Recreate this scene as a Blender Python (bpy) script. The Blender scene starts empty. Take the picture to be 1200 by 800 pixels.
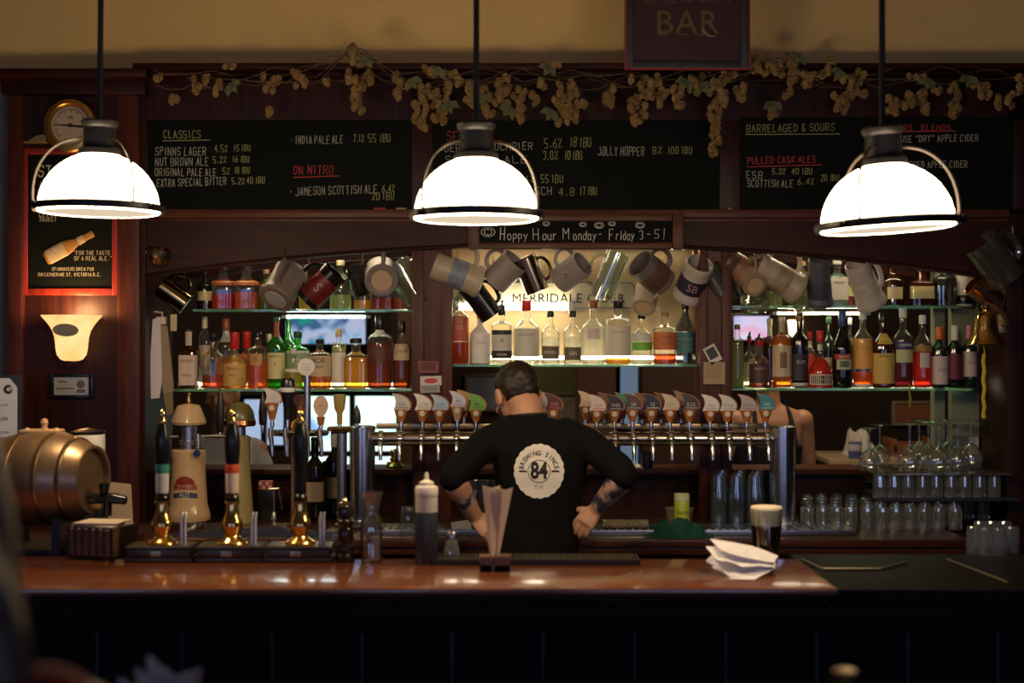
import bpy, bmesh, math, random
from math import sin, cos, pi, radians
from mathutils import Vector, Matrix

S = bpy.context.scene
COL = S.collection
RNG = random.Random(84)

# ------------------------------------------------------------ camera, world, exposure
F = 1200 * 50.0 / 36.0          # focal length in pixels of the 1200x800 frame
EYE = 1.65
cam_d = bpy.data.cameras.new('camera')
cam = bpy.data.objects.new('camera', cam_d)
COL.objects.link(cam)
cam.location = (0, 0, EYE)
cam.rotation_euler = (pi / 2, 0, 0)
cam_d.sensor_width = 36.0
cam_d.lens = 50.0
cam_d.clip_start = 0.05
cam_d.clip_end = 60
cam_d.dof.use_dof = True
cam_d.dof.focus_distance = 5.65
cam_d.dof.aperture_fstop = 2.2
S.camera = cam

S.view_settings.view_transform = 'Standard'
S.view_settings.look = 'None'
S.view_settings.gamma = 1.0
S.view_settings.use_curve_mapping = False
S.view_settings.exposure = 0.0
cy = S.cycles
cy.use_denoising = True
cy.max_bounces = 10
cy.diffuse_bounces = 4
cy.glossy_bounces = 4
cy.transmission_bounces = 6
cy.transparent_max_bounces = 48
cy.caustics_reflective = False
cy.caustics_refractive = False
cy.sample_clamp_indirect = 4.0
cy.sample_clamp_direct = 0.0
cy.blur_glossy = 0.5

W = bpy.data.worlds.new('world')
S.world = W
W.use_nodes = True
W.node_tree.nodes['Background'].inputs['Color'].default_value = (0.50, 0.62, 1.0, 1)
W.node_tree.nodes['Background'].inputs['Strength'].default_value = 0.004

# light strengths, tuned here
L_SHADE = 26.0       # the opal glass of the pendants
L_PEND = 22.0        # the bulb in each pendant, watts
L_SCONCE = 4.0
L_SCONCE_W = 9.0
L_TUBE = 22.0        # the tube behind the middle shelf
L_SHELF = 44.0       # the unseen tubes added behind the arched header
L_WIN = 1.5         # the windows of the far room
L_FRONT = 2.4        # the windows behind the drinkers


def P(x, y, d):
    """a point of the picture frame (1200x800) at distance d"""
    return Vector(((x - 600) * d / F, d, EYE - (y - 400) * d / F))


def pxm(n, d):
    return n * d / F


# ------------------------------------------------------------ materials
MATS = {}


def new_mat(name):
    m = bpy.data.materials.new(name)
    m.use_nodes = True
    nt = m.node_tree
    nt.nodes.clear()
    out = nt.nodes.new('ShaderNodeOutputMaterial')
    MATS[name] = m
    return m, nt, out


def N(nt, t, **kw):
    n = nt.nodes.new(t)
    for k, v in kw.items():
        if k in n.inputs:
            n.inputs[k].default_value = v
        else:
            setattr(n, k, v)
    return n


def c4(c):
    return (c[0], c[1], c[2], 1)


def plain(name, col, rough=0.5, metal=0.0, noise=0.0, nscale=20.0, bump=0.0, coat=0.0, spec=0.5, sheen=0.0, trans=0.0):
    if name in MATS:
        return MATS[name]
    m, nt, out = new_mat(name)
    b = N(nt, 'ShaderNodeBsdfPrincipled')
    b.inputs['Base Color'].default_value = c4(col)
    b.inputs['Roughness'].default_value = rough
    b.inputs['Metallic'].default_value = metal
    b.inputs['Specular IOR Level'].default_value = spec
    if coat:
        b.inputs['Coat Weight'].default_value = coat
        b.inputs['Coat Roughness'].default_value = 0.08
    if sheen:
        b.inputs['Sheen Weight'].default_value = sheen
    nt.links.new(b.outputs[0], out.inputs[0])
    if noise or bump:
        tc = N(nt, 'ShaderNodeTexCoord')
        nz = N(nt, 'ShaderNodeTexNoise')
        nz.inputs['Scale'].default_value = nscale
        nz.inputs['Detail'].default_value = 5
        nt.links.new(tc.outputs['Object'], nz.inputs['Vector'])
        if noise:
            mx = N(nt, 'ShaderNodeMix', data_type='RGBA')
            mx.inputs[6].default_value = c4([v * (1 - noise) for v in col])
            mx.inputs[7].default_value = c4([min(1, v * (1 + noise)) for v in col])
            nt.links.new(nz.outputs['Fac'], mx.inputs[0])
            nt.links.new(mx.outputs[2], b.inputs['Base Color'])
        if bump:
            bp = N(nt, 'ShaderNodeBump')
            bp.inputs['Strength'].default_value = bump
            bp.inputs['Distance'].default_value = 0.004
            nt.links.new(nz.outputs['Fac'], bp.inputs['Height'])
            nt.links.new(bp.outputs[0], b.inputs['Normal'])
    return m


def wood(name, c1, c2, rough=0.35, scale=(1.2, 14, 14), coat=0.0, bump=0.15, spec=0.5):
    if name in MATS:
        return MATS[name]
    m, nt, out = new_mat(name)
    b = N(nt, 'ShaderNodeBsdfPrincipled')
    b.inputs['Roughness'].default_value = rough
    b.inputs['Specular IOR Level'].default_value = spec
    b.inputs['Coat Weight'].default_value = coat
    b.inputs['Coat Roughness'].default_value = 0.12
    tc = N(nt, 'ShaderNodeTexCoord')
    mp = N(nt, 'ShaderNodeMapping')
    mp.inputs['Scale'].default_value = scale
    nz = N(nt, 'ShaderNodeTexNoise')
    nz.inputs['Scale'].default_value = 3.0
    nz.inputs['Detail'].default_value = 8
    nz.inputs['Distortion'].default_value = 0.6
    rp = N(nt, 'ShaderNodeValToRGB')
    rp.color_ramp.elements[0].position = 0.3
    rp.color_ramp.elements[0].color = c4(c1)
    rp.color_ramp.elements[1].position = 0.72
    rp.color_ramp.elements[1].color = c4(c2)
    bp = N(nt, 'ShaderNodeBump')
    bp.inputs['Strength'].default_value = bump
    bp.inputs['Distance'].default_value = 0.003
    nt.links.new(tc.outputs['Object'], mp.inputs['Vector'])
    nt.links.new(mp.outputs[0], nz.inputs['Vector'])
    nt.links.new(nz.outputs['Fac'], rp.inputs['Fac'])
    nt.links.new(rp.outputs['Color'], b.inputs['Base Color'])
    nt.links.new(nz.outputs['Fac'], bp.inputs['Height'])
    nt.links.new(bp.outputs[0], b.inputs['Normal'])
    nt.links.new(b.outputs[0], out.inputs[0])
    return m


def glass(name, tint=(0.93, 0.97, 0.95), refl=0.06, rough=0.03, milk=0.0, milkcol=(0.9, 0.9, 0.9), edge=0.75):
    """thin-walled glass: tinted see-through plus a Fresnel reflection; milk adds a frosted share"""
    if name in MATS:
        return MATS[name]
    m, nt, out = new_mat(name)
    tr = N(nt, 'ShaderNodeBsdfTransparent')
    tr.inputs[0].default_value = c4(tint)
    body = tr.outputs[0]
    if milk:
        df = N(nt, 'ShaderNodeBsdfDiffuse')
        df.inputs[0].default_value = c4(milkcol)
        tl = N(nt, 'ShaderNodeBsdfTranslucent')
        tl.inputs[0].default_value = c4(milkcol)
        m1 = N(nt, 'ShaderNodeMixShader')
        m1.inputs[0].default_value = 0.55
        nt.links.new(df.outputs[0], m1.inputs[1])
        nt.links.new(tl.outputs[0], m1.inputs[2])
        m2 = N(nt, 'ShaderNodeMixShader')
        m2.inputs[0].default_value = milk
        nt.links.new(body, m2.inputs[1])
        nt.links.new(m1.outputs[0], m2.inputs[2])
        body = m2.outputs[0]
    gl = N(nt, 'ShaderNodeBsdfGlossy')
    gl.inputs['Color'].default_value = (1, 1, 1, 1)
    gl.inputs['Roughness'].default_value = rough
    lw = N(nt, 'ShaderNodeLayerWeight')
    lw.inputs['Blend'].default_value = 0.22
    mr = N(nt, 'ShaderNodeMapRange')
    mr.inputs['To Min'].default_value = refl
    mr.inputs['To Max'].default_value = edge
    mx = N(nt, 'ShaderNodeMixShader')
    nt.links.new(lw.outputs['Fresnel'], mr.inputs['Value'])
    nt.links.new(mr.outputs[0], mx.inputs[0])
    nt.links.new(body, mx.inputs[1])
    nt.links.new(gl.outputs[0], mx.inputs[2])
    nt.links.new(mx.outputs[0], out.inputs[0])
    return m


def glow(name, col, strength, base=None):
    if name in MATS:
        return MATS[name]
    m, nt, out = new_mat(name)
    e = N(nt, 'ShaderNodeEmission')
    e.inputs[0].default_value = c4(col)
    e.inputs[1].default_value = strength
    nt.links.new(e.outputs[0], out.inputs[0])
    return m


def paint(col, rough=0.55):
    """a flat printed or painted colour, cached by its value"""
    k = 'paint_%02x%02x%02x_%d' % (int(col[0] * 255), int(col[1] * 255), int(col[2] * 255), int(rough * 100))
    return plain(k, col, rough)


DARKWOOD = wood('mahogany_dark', (0.016, 0.0034, 0.0018), (0.046, 0.0090, 0.0040), 0.45, spec=0.18)
VERTWOOD = wood('mahogany_upright', (0.016, 0.0038, 0.0026), (0.040, 0.009, 0.0055), 0.42, (14, 14, 1.2), spec=0.22)
REDWOOD = wood('mahogany_red_stiles', (0.045, 0.010, 0.005), (0.10, 0.023, 0.011), 0.40, (14, 14, 1.2), spec=0.25)
TRIMWOOD = wood('mahogany_trim', (0.055, 0.016, 0.007), (0.11, 0.034, 0.014), 0.38, spec=0.25)
BARWOOD = wood('bar_top_varnish', (0.13, 0.034, 0.010), (0.29, 0.088, 0.026), 0.28, (1.0, 9, 9), 1.0, 0.03)
CREAM = plain('cream_plaster', (0.78, 0.54, 0.21), 0.85, noise=0.16, nscale=2.2, bump=0.1)
BLACKBOARD = plain('blackboard', (0.0035, 0.0050, 0.0042), 0.7, noise=0.4, nscale=6, spec=0.12)
CHROME = plain('chrome', (0.82, 0.82, 0.85), 0.20, 1.0)
STEEL = plain('brushed_steel', (0.55, 0.55, 0.56), 0.28, 1.0)
BRASS = plain('polished_brass', (0.90, 0.58, 0.20), 0.16, 1.0)
OLDBRASS = plain('aged_brass', (0.52, 0.32, 0.11), 0.3, 1.0, noise=0.25, nscale=30)
COPPER = plain('copper', (0.62, 0.27, 0.12), 0.24, 1.0, noise=0.2)
BLACKMET = plain('blackened_metal', (0.012, 0.012, 0.015), 0.42, 0.5)
BLACKPL = plain('black_plastic', (0.008, 0.008, 0.009), 0.25)
RUBBER = plain('black_rubber', (0.012, 0.011, 0.010), 0.6, bump=0.4, nscale=300)
CLEAR = glass('clear_glass')
CLEARB = glass('clear_bottle_glass', (0.97, 0.99, 0.97), 0.035, 0.03, 0.03, (0.92, 0.95, 0.90))
SHELFGL = glass('shelf_glass', (0.60, 0.88, 0.72), 0.10, 0.02, 0.35, (0.45, 0.85, 0.62))


# ------------------------------------------------------------ mesh building
class MB:
    def __init__(self):
        self.bm = bmesh.new()

    def v(self, co):
        return self.bm.verts.new(co)

    def f(self, vs):
        try:
            return self.bm.faces.new(vs)
        except ValueError:
            return None

    def box(self, x0, x1, y0, y1, z0, z1, bev=0.0, M=None):
        b = self.bm if not bev else bmesh.new()
        vs = [b.verts.new((x, y, z)) for z in (z0, z1) for y in (y0, y1) for x in (x0, x1)]
        for q in ((0, 2, 3, 1), (4, 5, 7, 6), (0, 1, 5, 4), (2, 6, 7, 3), (0, 4, 6, 2), (1, 3, 7, 5)):
            b.faces.new([vs[i] for i in q])
        if bev:
            bmesh.ops.bevel(b, geom=b.edges[:], offset=bev, segments=2, profile=0.6, affect='EDGES')
            if M is not None:
                bmesh.ops.transform(b, matrix=M, verts=b.verts[:])
            self.merge(b)
        elif M is not None:
            bmesh.ops.transform(b, matrix=M, verts=vs)
        return self

    def merge(self, b):
        mp = {}
        for v in b.verts:
            mp[v] = self.bm.verts.new(v.co)
        for f in b.faces:
            self.f([mp[v] for v in f.verts])
        b.free()

    def rings(self, rows, closed=True, cap0=True, cap1=True):
        """rows of points, each row a ring"""
        R = [[self.v(p) for p in r] for r in rows]
        n = len(rows[0])
        for a, b in zip(R[:-1], R[1:]):
            for i in range(n if closed else n - 1):
                j = (i + 1) % n
                self.f((a[i], a[j], b[j], b[i]))
        if cap0:
            self.f(R[0][::-1])
        if cap1:
            self.f(R[-1])
        return self

    def lathe(self, prof, n=24, M=None, sq=None, flat=1.0, cap0=True, cap1=True, a0=0.0):
        """prof: (radius, z) from the bottom up; sq: squareness of each ring (0 round .. 1 square)"""
        rows = []
        for k, (r, z) in enumerate(prof):
            s = 0 if sq is None else (sq[k] if isinstance(sq, (list, tuple)) else sq)
            row = []
            for i in range(n):
                a = a0 + 2 * pi * i / n
                cx, sx = cos(a), sin(a)
                q = 1.0
                if s:
                    e = 2 + 6 * s
                    q = (abs(cx) ** e + abs(sx) ** e) ** (-1 / e)
                p = Vector((r * q * cx, r * q * sx * flat, z))
                row.append(M @ p if M is not None else p)
            rows.append(row)
        return self.rings(rows, True, cap0 and prof[0][0] > 1e-5, cap1 and prof[-1][0] > 1e-5)

    def tube(self, pts, r, n=8, cap=True, flat=None, up=None):
        pts = [Vector(p) for p in pts]
        rs = r if isinstance(r, (list, tuple)) else [r] * len(pts)
        rows = []
        nrm = Vector(up) if up is not None else None
        for i, p in enumerate(pts):
            t = (pts[min(i + 1, len(pts) - 1)] - pts[max(i - 1, 0)])
            t = t.normalized() if t.length > 1e-9 else Vector((0, 0, 1))
            if nrm is None:
                nrm = t.orthogonal().normalized()
            nrm = (nrm - t * nrm.dot(t))
            nrm = nrm.normalized() if nrm.length > 1e-6 else t.orthogonal().normalized()
            bn = t.cross(nrm)
            rr = rs[i]
            ra, rb = rr if isinstance(rr, (list, tuple)) else (rr, rr if flat is None else rr * flat)
            rows.append([p + nrm * ra * cos(2 * pi * k / n) + bn * rb * sin(2 * pi * k / n) for k in range(n)])
        return self.rings(rows, True, cap, cap)

    def ball(self, c, r, n=12, m=8, sc=(1, 1, 1), M=None):
        prof = [(max(1e-6, sin(pi * k / m)) * r, -cos(pi * k / m) * r) for k in range(m + 1)]
        T = Matrix.Translation(Vector(c)) @ (M if M is not None else Matrix.Identity(4)) @ Matrix.Diagonal((sc[0], sc[1], sc[2], 1))
        return self.lathe(prof, n, T, cap0=False, cap1=False)

    def prism(self, pts, y0, y1, M=None):
        """outline in x,z pushed from y0 (front) to y1"""
        a = [Vector((p[0], y0, p[1])) for p in pts]
        b = [Vector((p[0], y1, p[1])) for p in pts]
        if M is not None:
            a = [M @ p for p in a]
            b = [M @ p for p in b]
        A = [self.v(p) for p in a]
        B = [self.v(p) for p in b]
        n = len(pts)
        self.f(A)
        self.f(B[::-1])
        for i in range(n):
            j = (i + 1) % n
            self.f((A[j], A[i], B[i], B[j]))
        return self

    def obj(self, name, mat, parent=None, loc=None, smooth=True, ang=35, fixn=True):
        bmesh.ops.remove_doubles(self.bm, verts=self.bm.verts[:], dist=1e-6)
        if fixn:
            bmesh.ops.recalc_face_normals(self.bm, faces=self.bm.faces[:])
        me = bpy.data.meshes.new(name)
        self.bm.to_mesh(me)
        self.bm.free()
        return link_mesh(name, me, mat, parent, loc, smooth, ang)


def link_mesh(name, me, mat, parent=None, loc=None, smooth=True, ang=35):
    if smooth:
        me.polygons.foreach_set('use_smooth', [True] * len(me.polygons))
        me.set_sharp_from_angle(angle=radians(ang))
    o = bpy.data.objects.new(name, me)
    if mat is not None:
        me.materials.append(mat)
    COL.objects.link(o)
    if parent is not None:
        o.parent = parent
    if loc is not None:
        o.location = loc
    return o


def tag(o, label, cat, group=None, kind=None):
    o['label'] = label
    o['category'] = cat
    if group:
        o['group'] = group
    if kind:
        o['kind'] = kind
    return o


def thing(name, label, cat, loc=(0, 0, 0), M=None, group=None):
    o = bpy.data.objects.new(name, None)
    o.empty_display_size = 0.05
    COL.objects.link(o)
    if M is not None:
        o.matrix_world = M
    else:
        o.location = loc
    return tag(o, label, cat, group)


def struct(o, label=None):
    o['kind'] = 'structure'
    if label:
        o['label'] = label
    return o


def dup(o, loc=None, label=None, group=None):
    r = o.copy()
    COL.objects.link(r)
    if loc is not None:
        r.location = loc
    if label:
        r['label'] = label
    if group:
        r['group'] = group
    for ch in list(o.children):
        c = ch.copy()
        COL.objects.link(c)
        c.parent = r
        for g in list(ch.children):
            d = g.copy()
            COL.objects.link(d)
            d.parent = c
    return r


def frame_at(loc, zdir, xdir=(1, 0, 0)):
    """matrix whose z axis is zdir and whose x axis leans to xdir"""
    z = Vector(zdir).normalized()
    x = Vector(xdir)
    x = (x - z * x.dot(z))
    x = x.normalized() if x.length > 1e-6 else z.orthogonal().normalized()
    y = z.cross(x)
    M = Matrix((x, y, z)).transposed().to_4x4()
    M.translation = Vector(loc)
    return M


# ------------------------------------------------------------ lettering
def text_mesh(txt, size, align='CENTER', bend=0.0, depth=0.0004, space=1.0, bold=0.0, sx=1.0):
    """upright printed text in the x-z plane facing -y; bend wraps it on a cylinder of that radius"""
    cu = bpy.data.curves.new('t', 'FONT')
    cu.body = txt
    cu.size = size
    cu.align_x = align
    cu.align_y = 'CENTER'
    cu.resolution_u = 2
    cu.extrude = depth
    cu.offset = bold
    cu.space_character = space
    o = bpy.data.objects.new('t', cu)
    COL.objects.link(o)
    dg = bpy.context.evaluated_depsgraph_get()
    me = bpy.data.meshes.new_from_object(o.evaluated_get(dg))
    bpy.data.objects.remove(o)
    bpy.data.curves.remove(cu)
    for v in me.vertices:
        x, y, z = v.co
        x *= sx
        if bend:
            a = x / bend
            R = bend + z
            v.co = (R * sin(a), -R * cos(a), y)
        else:
            v.co = (x, -z, y)
    me.materials.clear()
    return me


def put_text(txt, size, mat, parent, loc, name='lettering', rotz=0.0, roty=0.0, **kw):
    me = text_mesh(txt, size, **kw)
    o = link_mesh(name, me, mat, parent, loc, smooth=False)
    if rotz or roty:
        o.rotation_euler = (0, roty, rotz)
    return o


GL = {
    'A': '002640 1232', 'B': '00063645443303 3342413000', 'C': '4536160501103041', 'D': '00062644422000', 'E': '46060040 0333',
    'F': '460600 0333', 'G': '45361605011030414323', 'H': '0006 4046 0343', 'I': '2026', 'J': '4641301001', 'K': '0006 460340',
    'L': '060040', 'M': '0006234640', 'N': '00064046', 'O': '160501103041453616', 'P': '00063645443303', 'Q': '160501103041453616 2240',
    'R': '00063645443303 2340', 'S': '453616050413334241301001', 'T': '0646 2620', 'U': '060110304146', 'V': '062046',
    'W': '0610233046', 'X': '0046 0640', 'Y': '062346 2320', 'Z': '06460040',
    '0': '160501103041453616', '1': '2620', '2': '05163645440040', '3': '0516364544333342413010', '4': '30360242',
    '5': '4606033342413000', '6': '36030110304142330 3'.replace(' ', ''), '7': '064620', '8': '13040516364544331302011030414233',
    '9': '43130405163645434120', '%': '0046 0516 3041', '.': '2021', '-': '1333', "'": '2625', '!': '2622 2120',
    '&': '40051626250110204 2'.replace(' ', ''), ',': '2110', '*': '1323', '"': '1615 3635',
    'o': '140301103041433414', 'p': '00063645443303', 'y': '0623 4600', 'u': '0401103041 4440', 'r': '0400 021434', 'n': '0400 0314344340',
    'd': '4640 433414030110304 1'.replace(' 1', '1'), 'a': '4440 4334140301103041', 'i': '2420 2625',
}


def chalk(mb, txt, x, z, h, y, w=0.0024, sp=1.30, slope=0.0, wf=0.62, jit=0.25, th=0.0006):
    """hand-lettered strokes of height h starting at x, baseline z, on the plane y"""
    u = h / 6.0
    cx = x
    for ch in txt:
        if ch == ' ':
            cx += u * 4 * wf * 0.8
            continue
        g = GL.get(ch) or GL.get(ch.upper())
        narrow = ch in 'I1i.!\',-*'
        wide = 4 * u * wf * (0.55 if narrow else 1.0)
        dy = -2 if ch in 'py' else 0
        jz = RNG.uniform(-jit, jit) * u
        lean = RNG.uniform(-0.05, 0.08)
        for st in g.split():
            pts = []
            for k in range(0, len(st) - 1, 2):
                gx, gy = int(st[k]), int(st[k + 1]) + dy
                X = cx + ((gx - 2) * u * wf + wide / 2) + lean * gy * u + RNG.uniform(-jit, jit) * u * 0.5
                Z = z + gy * u + jz + (cx - x) * slope + RNG.uniform(-jit, jit) * u * 0.5
                pts.append(Vector((X, y, Z)))
            chalk_line(mb, pts, w, th)
        cx += wide + u * sp
    return cx


def chalk_line(mb, pts, w, th=0.0006):
    for a, b in zip(pts[:-1], pts[1:]):
        d = b - a
        if d.length < 1e-6:
            continue
        t = d.normalized()
        nrm = Vector((-t.z, 0, t.x)) * (w / 2)
        a2, b2 = a - t * w * 0.3, b + t * w * 0.3
        q = [a2 - nrm, b2 - nrm, b2 + nrm, a2 + nrm]
        A = [mb.v(p + Vector((0, -th, 0))) for p in q]
        B = [mb.v(p) for p in q]
        mb.f(A)
        for i in range(4):
            j = (i + 1) % 4
            mb.f((A[i], A[j], B[j], B[i]))


CH_WHITE = plain('chalk_white', (0.40, 0.41, 0.35), 0.9, noise=0.45, nscale=400)
CH_YELLOW = plain('chalk_yellow', (0.33, 0.34, 0.15), 0.9, noise=0.45, nscale=400)
CH_RED = plain('chalk_red', (0.45, 0.06, 0.06), 0.9, noise=0.45, nscale=400)
# ------------------------------------------------------------ the setting
HD = 5.85            # front plane of the back bar header
ZC = 1.017           # front counter top
ZB = 0.912           # back counter top
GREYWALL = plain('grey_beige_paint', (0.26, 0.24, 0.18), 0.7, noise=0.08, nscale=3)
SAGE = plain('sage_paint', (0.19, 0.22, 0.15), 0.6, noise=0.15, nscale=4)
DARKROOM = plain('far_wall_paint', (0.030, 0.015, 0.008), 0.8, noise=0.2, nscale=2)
FLOORW = wood('floor_boards', (0.03, 0.014, 0.008), (0.07, 0.032, 0.016), 0.45, (1, 9, 1))
CEILP = plain('ceiling_paint', (0.30, 0.22, 0.12), 0.8, noise=0.1, nscale=2)

struct(MB().box(-5, 5, -4.2, 10.4, -0.1, 0.0).obj('floor', FLOORW, smooth=False))
struct(MB().box(-5, 5, -4.2, 10.4, 3.5, 3.6).obj('ceiling', CEILP, smooth=False))
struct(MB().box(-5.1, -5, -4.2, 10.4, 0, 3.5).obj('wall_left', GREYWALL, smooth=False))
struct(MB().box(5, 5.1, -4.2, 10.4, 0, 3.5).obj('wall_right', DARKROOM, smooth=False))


def wall_with_holes(name, x0, x1, z0, z1, y0, y1, holes, mat):
    """a wall in the x-z plane with rectangular openings that do not overlap in x"""
    m = MB()
    cx = x0
    for (a, b, c, d) in sorted(holes):
        if a > cx:
            m.box(cx, a, y0, y1, z0, z1)
        if c > z0:
            m.box(a, b, y0, y1, z0, c)
        if d < z1:
            m.box(a, b, y0, y1, d, z1)
        cx = b
    if cx < x1:
        m.box(cx, x1, y0, y1, z0, z1)
    return struct(m.obj(name, mat, smooth=False))


def sky_pane(name, base, strength, blobs=None, scale=3.0):
    """a bright window: daylight with soft patches of what stands outside"""
    m, nt, out = new_mat(name)
    e = N(nt, 'ShaderNodeEmission')
    e.inputs[1].default_value = strength
    if blobs:
        tc = N(nt, 'ShaderNodeTexCoord')
        nz = N(nt, 'ShaderNodeTexNoise')
        nz.inputs['Scale'].default_value = scale
        nz.inputs['Detail'].default_value = 2
        rp = N(nt, 'ShaderNodeValToRGB')
        els = rp.color_ramp.elements
        els[0].position, els[0].color = blobs[0][0], c4(blobs[0][1])
        els[1].position, els[1].color = blobs[-1][0], c4(blobs[-1][1])
        for p, c in blobs[1:-1]:
            k = els.new(p)
            k.color = c4(c)
        nt.links.new(tc.outputs['Object'], nz.inputs['Vector'])
        nt.links.new(nz.outputs['Fac'], rp.inputs['Fac'])
        nt.links.new(rp.outputs['Color'], e.inputs[0])
    else:
        e.inputs[0].default_value = c4(base)
    nt.links.new(e.outputs[0], out.inputs[0])
    return m


def window(name, x0, x1, z0, z1, y, mat, bars=(1, 1), inward=-1, fw=0.05):
    w = bpy.data.objects.new(name, None)
    COL.objects.link(w)
    struct(w)
    cx, cz = (x0 + x1) / 2, (z0 + z1) / 2
    w.location = (cx, y, cz)
    hx, hz = (x1 - x0) / 2, (z1 - z0) / 2
    fr = MB()
    fr.box(-hx - fw, -hx, -0.05, 0.05, -hz - fw, hz + fw)
    fr.box(hx, hx + fw, -0.05, 0.05, -hz - fw, hz + fw)
    fr.box(-hx, hx, -0.05, 0.05, hz, hz + fw)
    fr.box(-hx, hx, -0.05, 0.05, -hz - fw, -hz)
    for i in range(1, bars[0]):
        x = -hx + 2 * hx * i / bars[0]
        fr.box(x - 0.018, x + 0.018, -0.03, 0.03, -hz, hz)
    for i in range(1, bars[1]):
        z = -hz + 2 * hz * i / bars[1]
        fr.box(-hx, hx, -0.03, 0.03, z - 0.018, z + 0.018)
    fr.obj('window_frame', DARKWOOD, w, smooth=False)
    MB().box(-hx, hx, 0.035 * -inward, 0.045 * -inward, -hz, hz).obj('pane', mat, w, smooth=False)
    return w


# far room, seen through the open shelves
DF = 10.0
WA = (P(360, 600, DF), P(464, 464, DF))
WC = (P(284, 522, DF), P(332, 468, DF))
WB = (P(727, 585, DF), P(750, 425, DF))
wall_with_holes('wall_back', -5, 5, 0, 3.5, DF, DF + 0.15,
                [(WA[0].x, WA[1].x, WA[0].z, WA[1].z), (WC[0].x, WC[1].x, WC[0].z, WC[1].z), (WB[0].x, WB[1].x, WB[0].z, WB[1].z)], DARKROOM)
window('window_1', WA[0].x, WA[1].x, WA[0].z, WA[1].z, DF + 0.05,
       sky_pane('street_daylight', (0.8, 1, 0.95), L_WIN,
                [(0.30, (0.10, 0.12, 0.22)), (0.34, (0.25, 0.45, 0.80)), (0.39, (0.66, 0.95, 0.88)), (0.64, (0.74, 1.0, 0.90)), (0.72, (0.45, 0.25, 0.42))], 2.2),
       (2, 2))
window('window_2', WB[0].x, WB[1].x, WB[0].z, WB[1].z, DF + 0.05, sky_pane('side_daylight', (0.45, 0.62, 0.85), L_WIN * 0.16), (1, 2), fw=0.03)
window('window_6', WC[0].x, WC[1].x, WC[0].z, WC[1].z, DF + 0.05, sky_pane('alley_daylight', (0.5, 0.65, 0.9), L_WIN * 0.5), (2, 1), fw=0.03)
# the street side, behind the drinkers
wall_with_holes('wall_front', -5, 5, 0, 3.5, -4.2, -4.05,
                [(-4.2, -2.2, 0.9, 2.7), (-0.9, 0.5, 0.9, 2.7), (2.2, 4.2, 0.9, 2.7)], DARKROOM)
DAY = sky_pane('front_daylight', (0.40, 0.52, 1.0), L_FRONT)
window('window_3', -4.2, -2.2, 0.9, 2.7, -4.1, DAY, (2, 3), inward=1)
window('window_4', -0.9, 0.5, 0.9, 2.7, -4.1, DAY, (2, 3), inward=1)
window('window_5', 2.2, 4.2, 0.9, 2.7, -4.1, DAY, (2, 3), inward=1)

# wall over the back bar, and the wall beyond its ends
ZT = P(0, 82, 6.0).z
struct(MB().box(-5, 5, 6.0, 6.3, ZT, 3.5).obj('wall_upper', CREAM, smooth=False))
xl = P(12, 0, 5.9).x
struct(MB().box(-5, xl, 6.0, 6.3, 0, ZT).obj('wall_beside_pier', GREYWALL, smooth=False))
xr = P(1201, 0, 5.85).x
struct(MB().box(xr, 5, 5.8, 6.3, 0, ZT).obj('wall_beside_post', DARKWOOD, smooth=False))

# panelled wood pier at the far end
pd = 5.80
pier = MB()
pier.box(P(12, 0, pd).x, P(168, 0, pd).x, pd + 0.03, 6.3, 0, P(0, 86, pd).z)
struct(pier.obj('wall_pier', VERTWOOD, smooth=False))
st = MB()
zt = P(0, 112, pd).z
st.box(P(10, 0, pd).x, P(27, 0, pd).x, pd - 0.01, pd + 0.03, 0, zt, 0.004)
st.box(P(138, 0, pd).x, P(164, 0, pd).x, pd - 0.015, pd + 0.03, 0, zt, 0.004)
struct(st.obj('trim_1', REDWOOD))
cr = MB()
cr.box(P(4, 0, pd).x, P(172, 0, pd).x, pd - 0.03, pd + 0.03, zt, P(0, 95, pd).z, 0.006)
cr.box(P(-8, 0, pd).x, P(178, 0, pd).x, pd - 0.10, 6.0, P(0, 95, pd).z, P(0, 85, pd).z, 0.008)
struct(cr.obj('trim_2', DARKWOOD))


# ------------------------------------------------------------ the back bar
bb = thing('backbar', 'dark mahogany back bar with a shallow arched header and open glass shelf bays', 'back bar', (P(660, 0, HD).x, HD, ZB))
BB0 = Vector(bb.location)


def bbo(m, name, mat, **kw):
    for v in m.bm.verts:
        v.co -= BB0
    return m.obj(name, mat, bb, **kw)


def hx(x):
    return P(x, 0, HD).x


def hz(y):
    return P(0, y, HD).z


def arch_y(x):
    return 288 + 37 * ((x - 660) / 488.0) ** 2


X0, X1 = 168, 1180
# fascia with the arched lower edge, front and back
for (ya, yb, nm, mt) in ((HD, HD + 0.05, 'arched_header', DARKWOOD), (6.26, 6.30, 'rear_header', DARKWOOD)):
    up = [(hx(X0 + (X1 - X0) * i / 48), hz(arch_y(X0 + (X1 - X0) * i / 48))) for i in range(49)]
    pts = up + [(hx(X1), hz(250)), (hx(X0), hz(250))]
    mb = MB()
    n = len(up)
    for i in range(n - 1):
        a, b = up[i], up[i + 1]
        t = hz(250)
        mb.prism([a, b, (b[0], t), (a[0], t)], ya, yb)
    bbo(mb, nm, mt, ang=60)
# thin bead along the arch
mb = MB()
mb.tube([(hx(X0 + (X1 - X0) * i / 48), HD - 0.004, hz(arch_y(X0 + (X1 - X0) * i / 48)) + 0.008) for i in range(49)], 0.007, 6)
bbo(mb, 'arch_bead', DARKWOOD)
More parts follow.
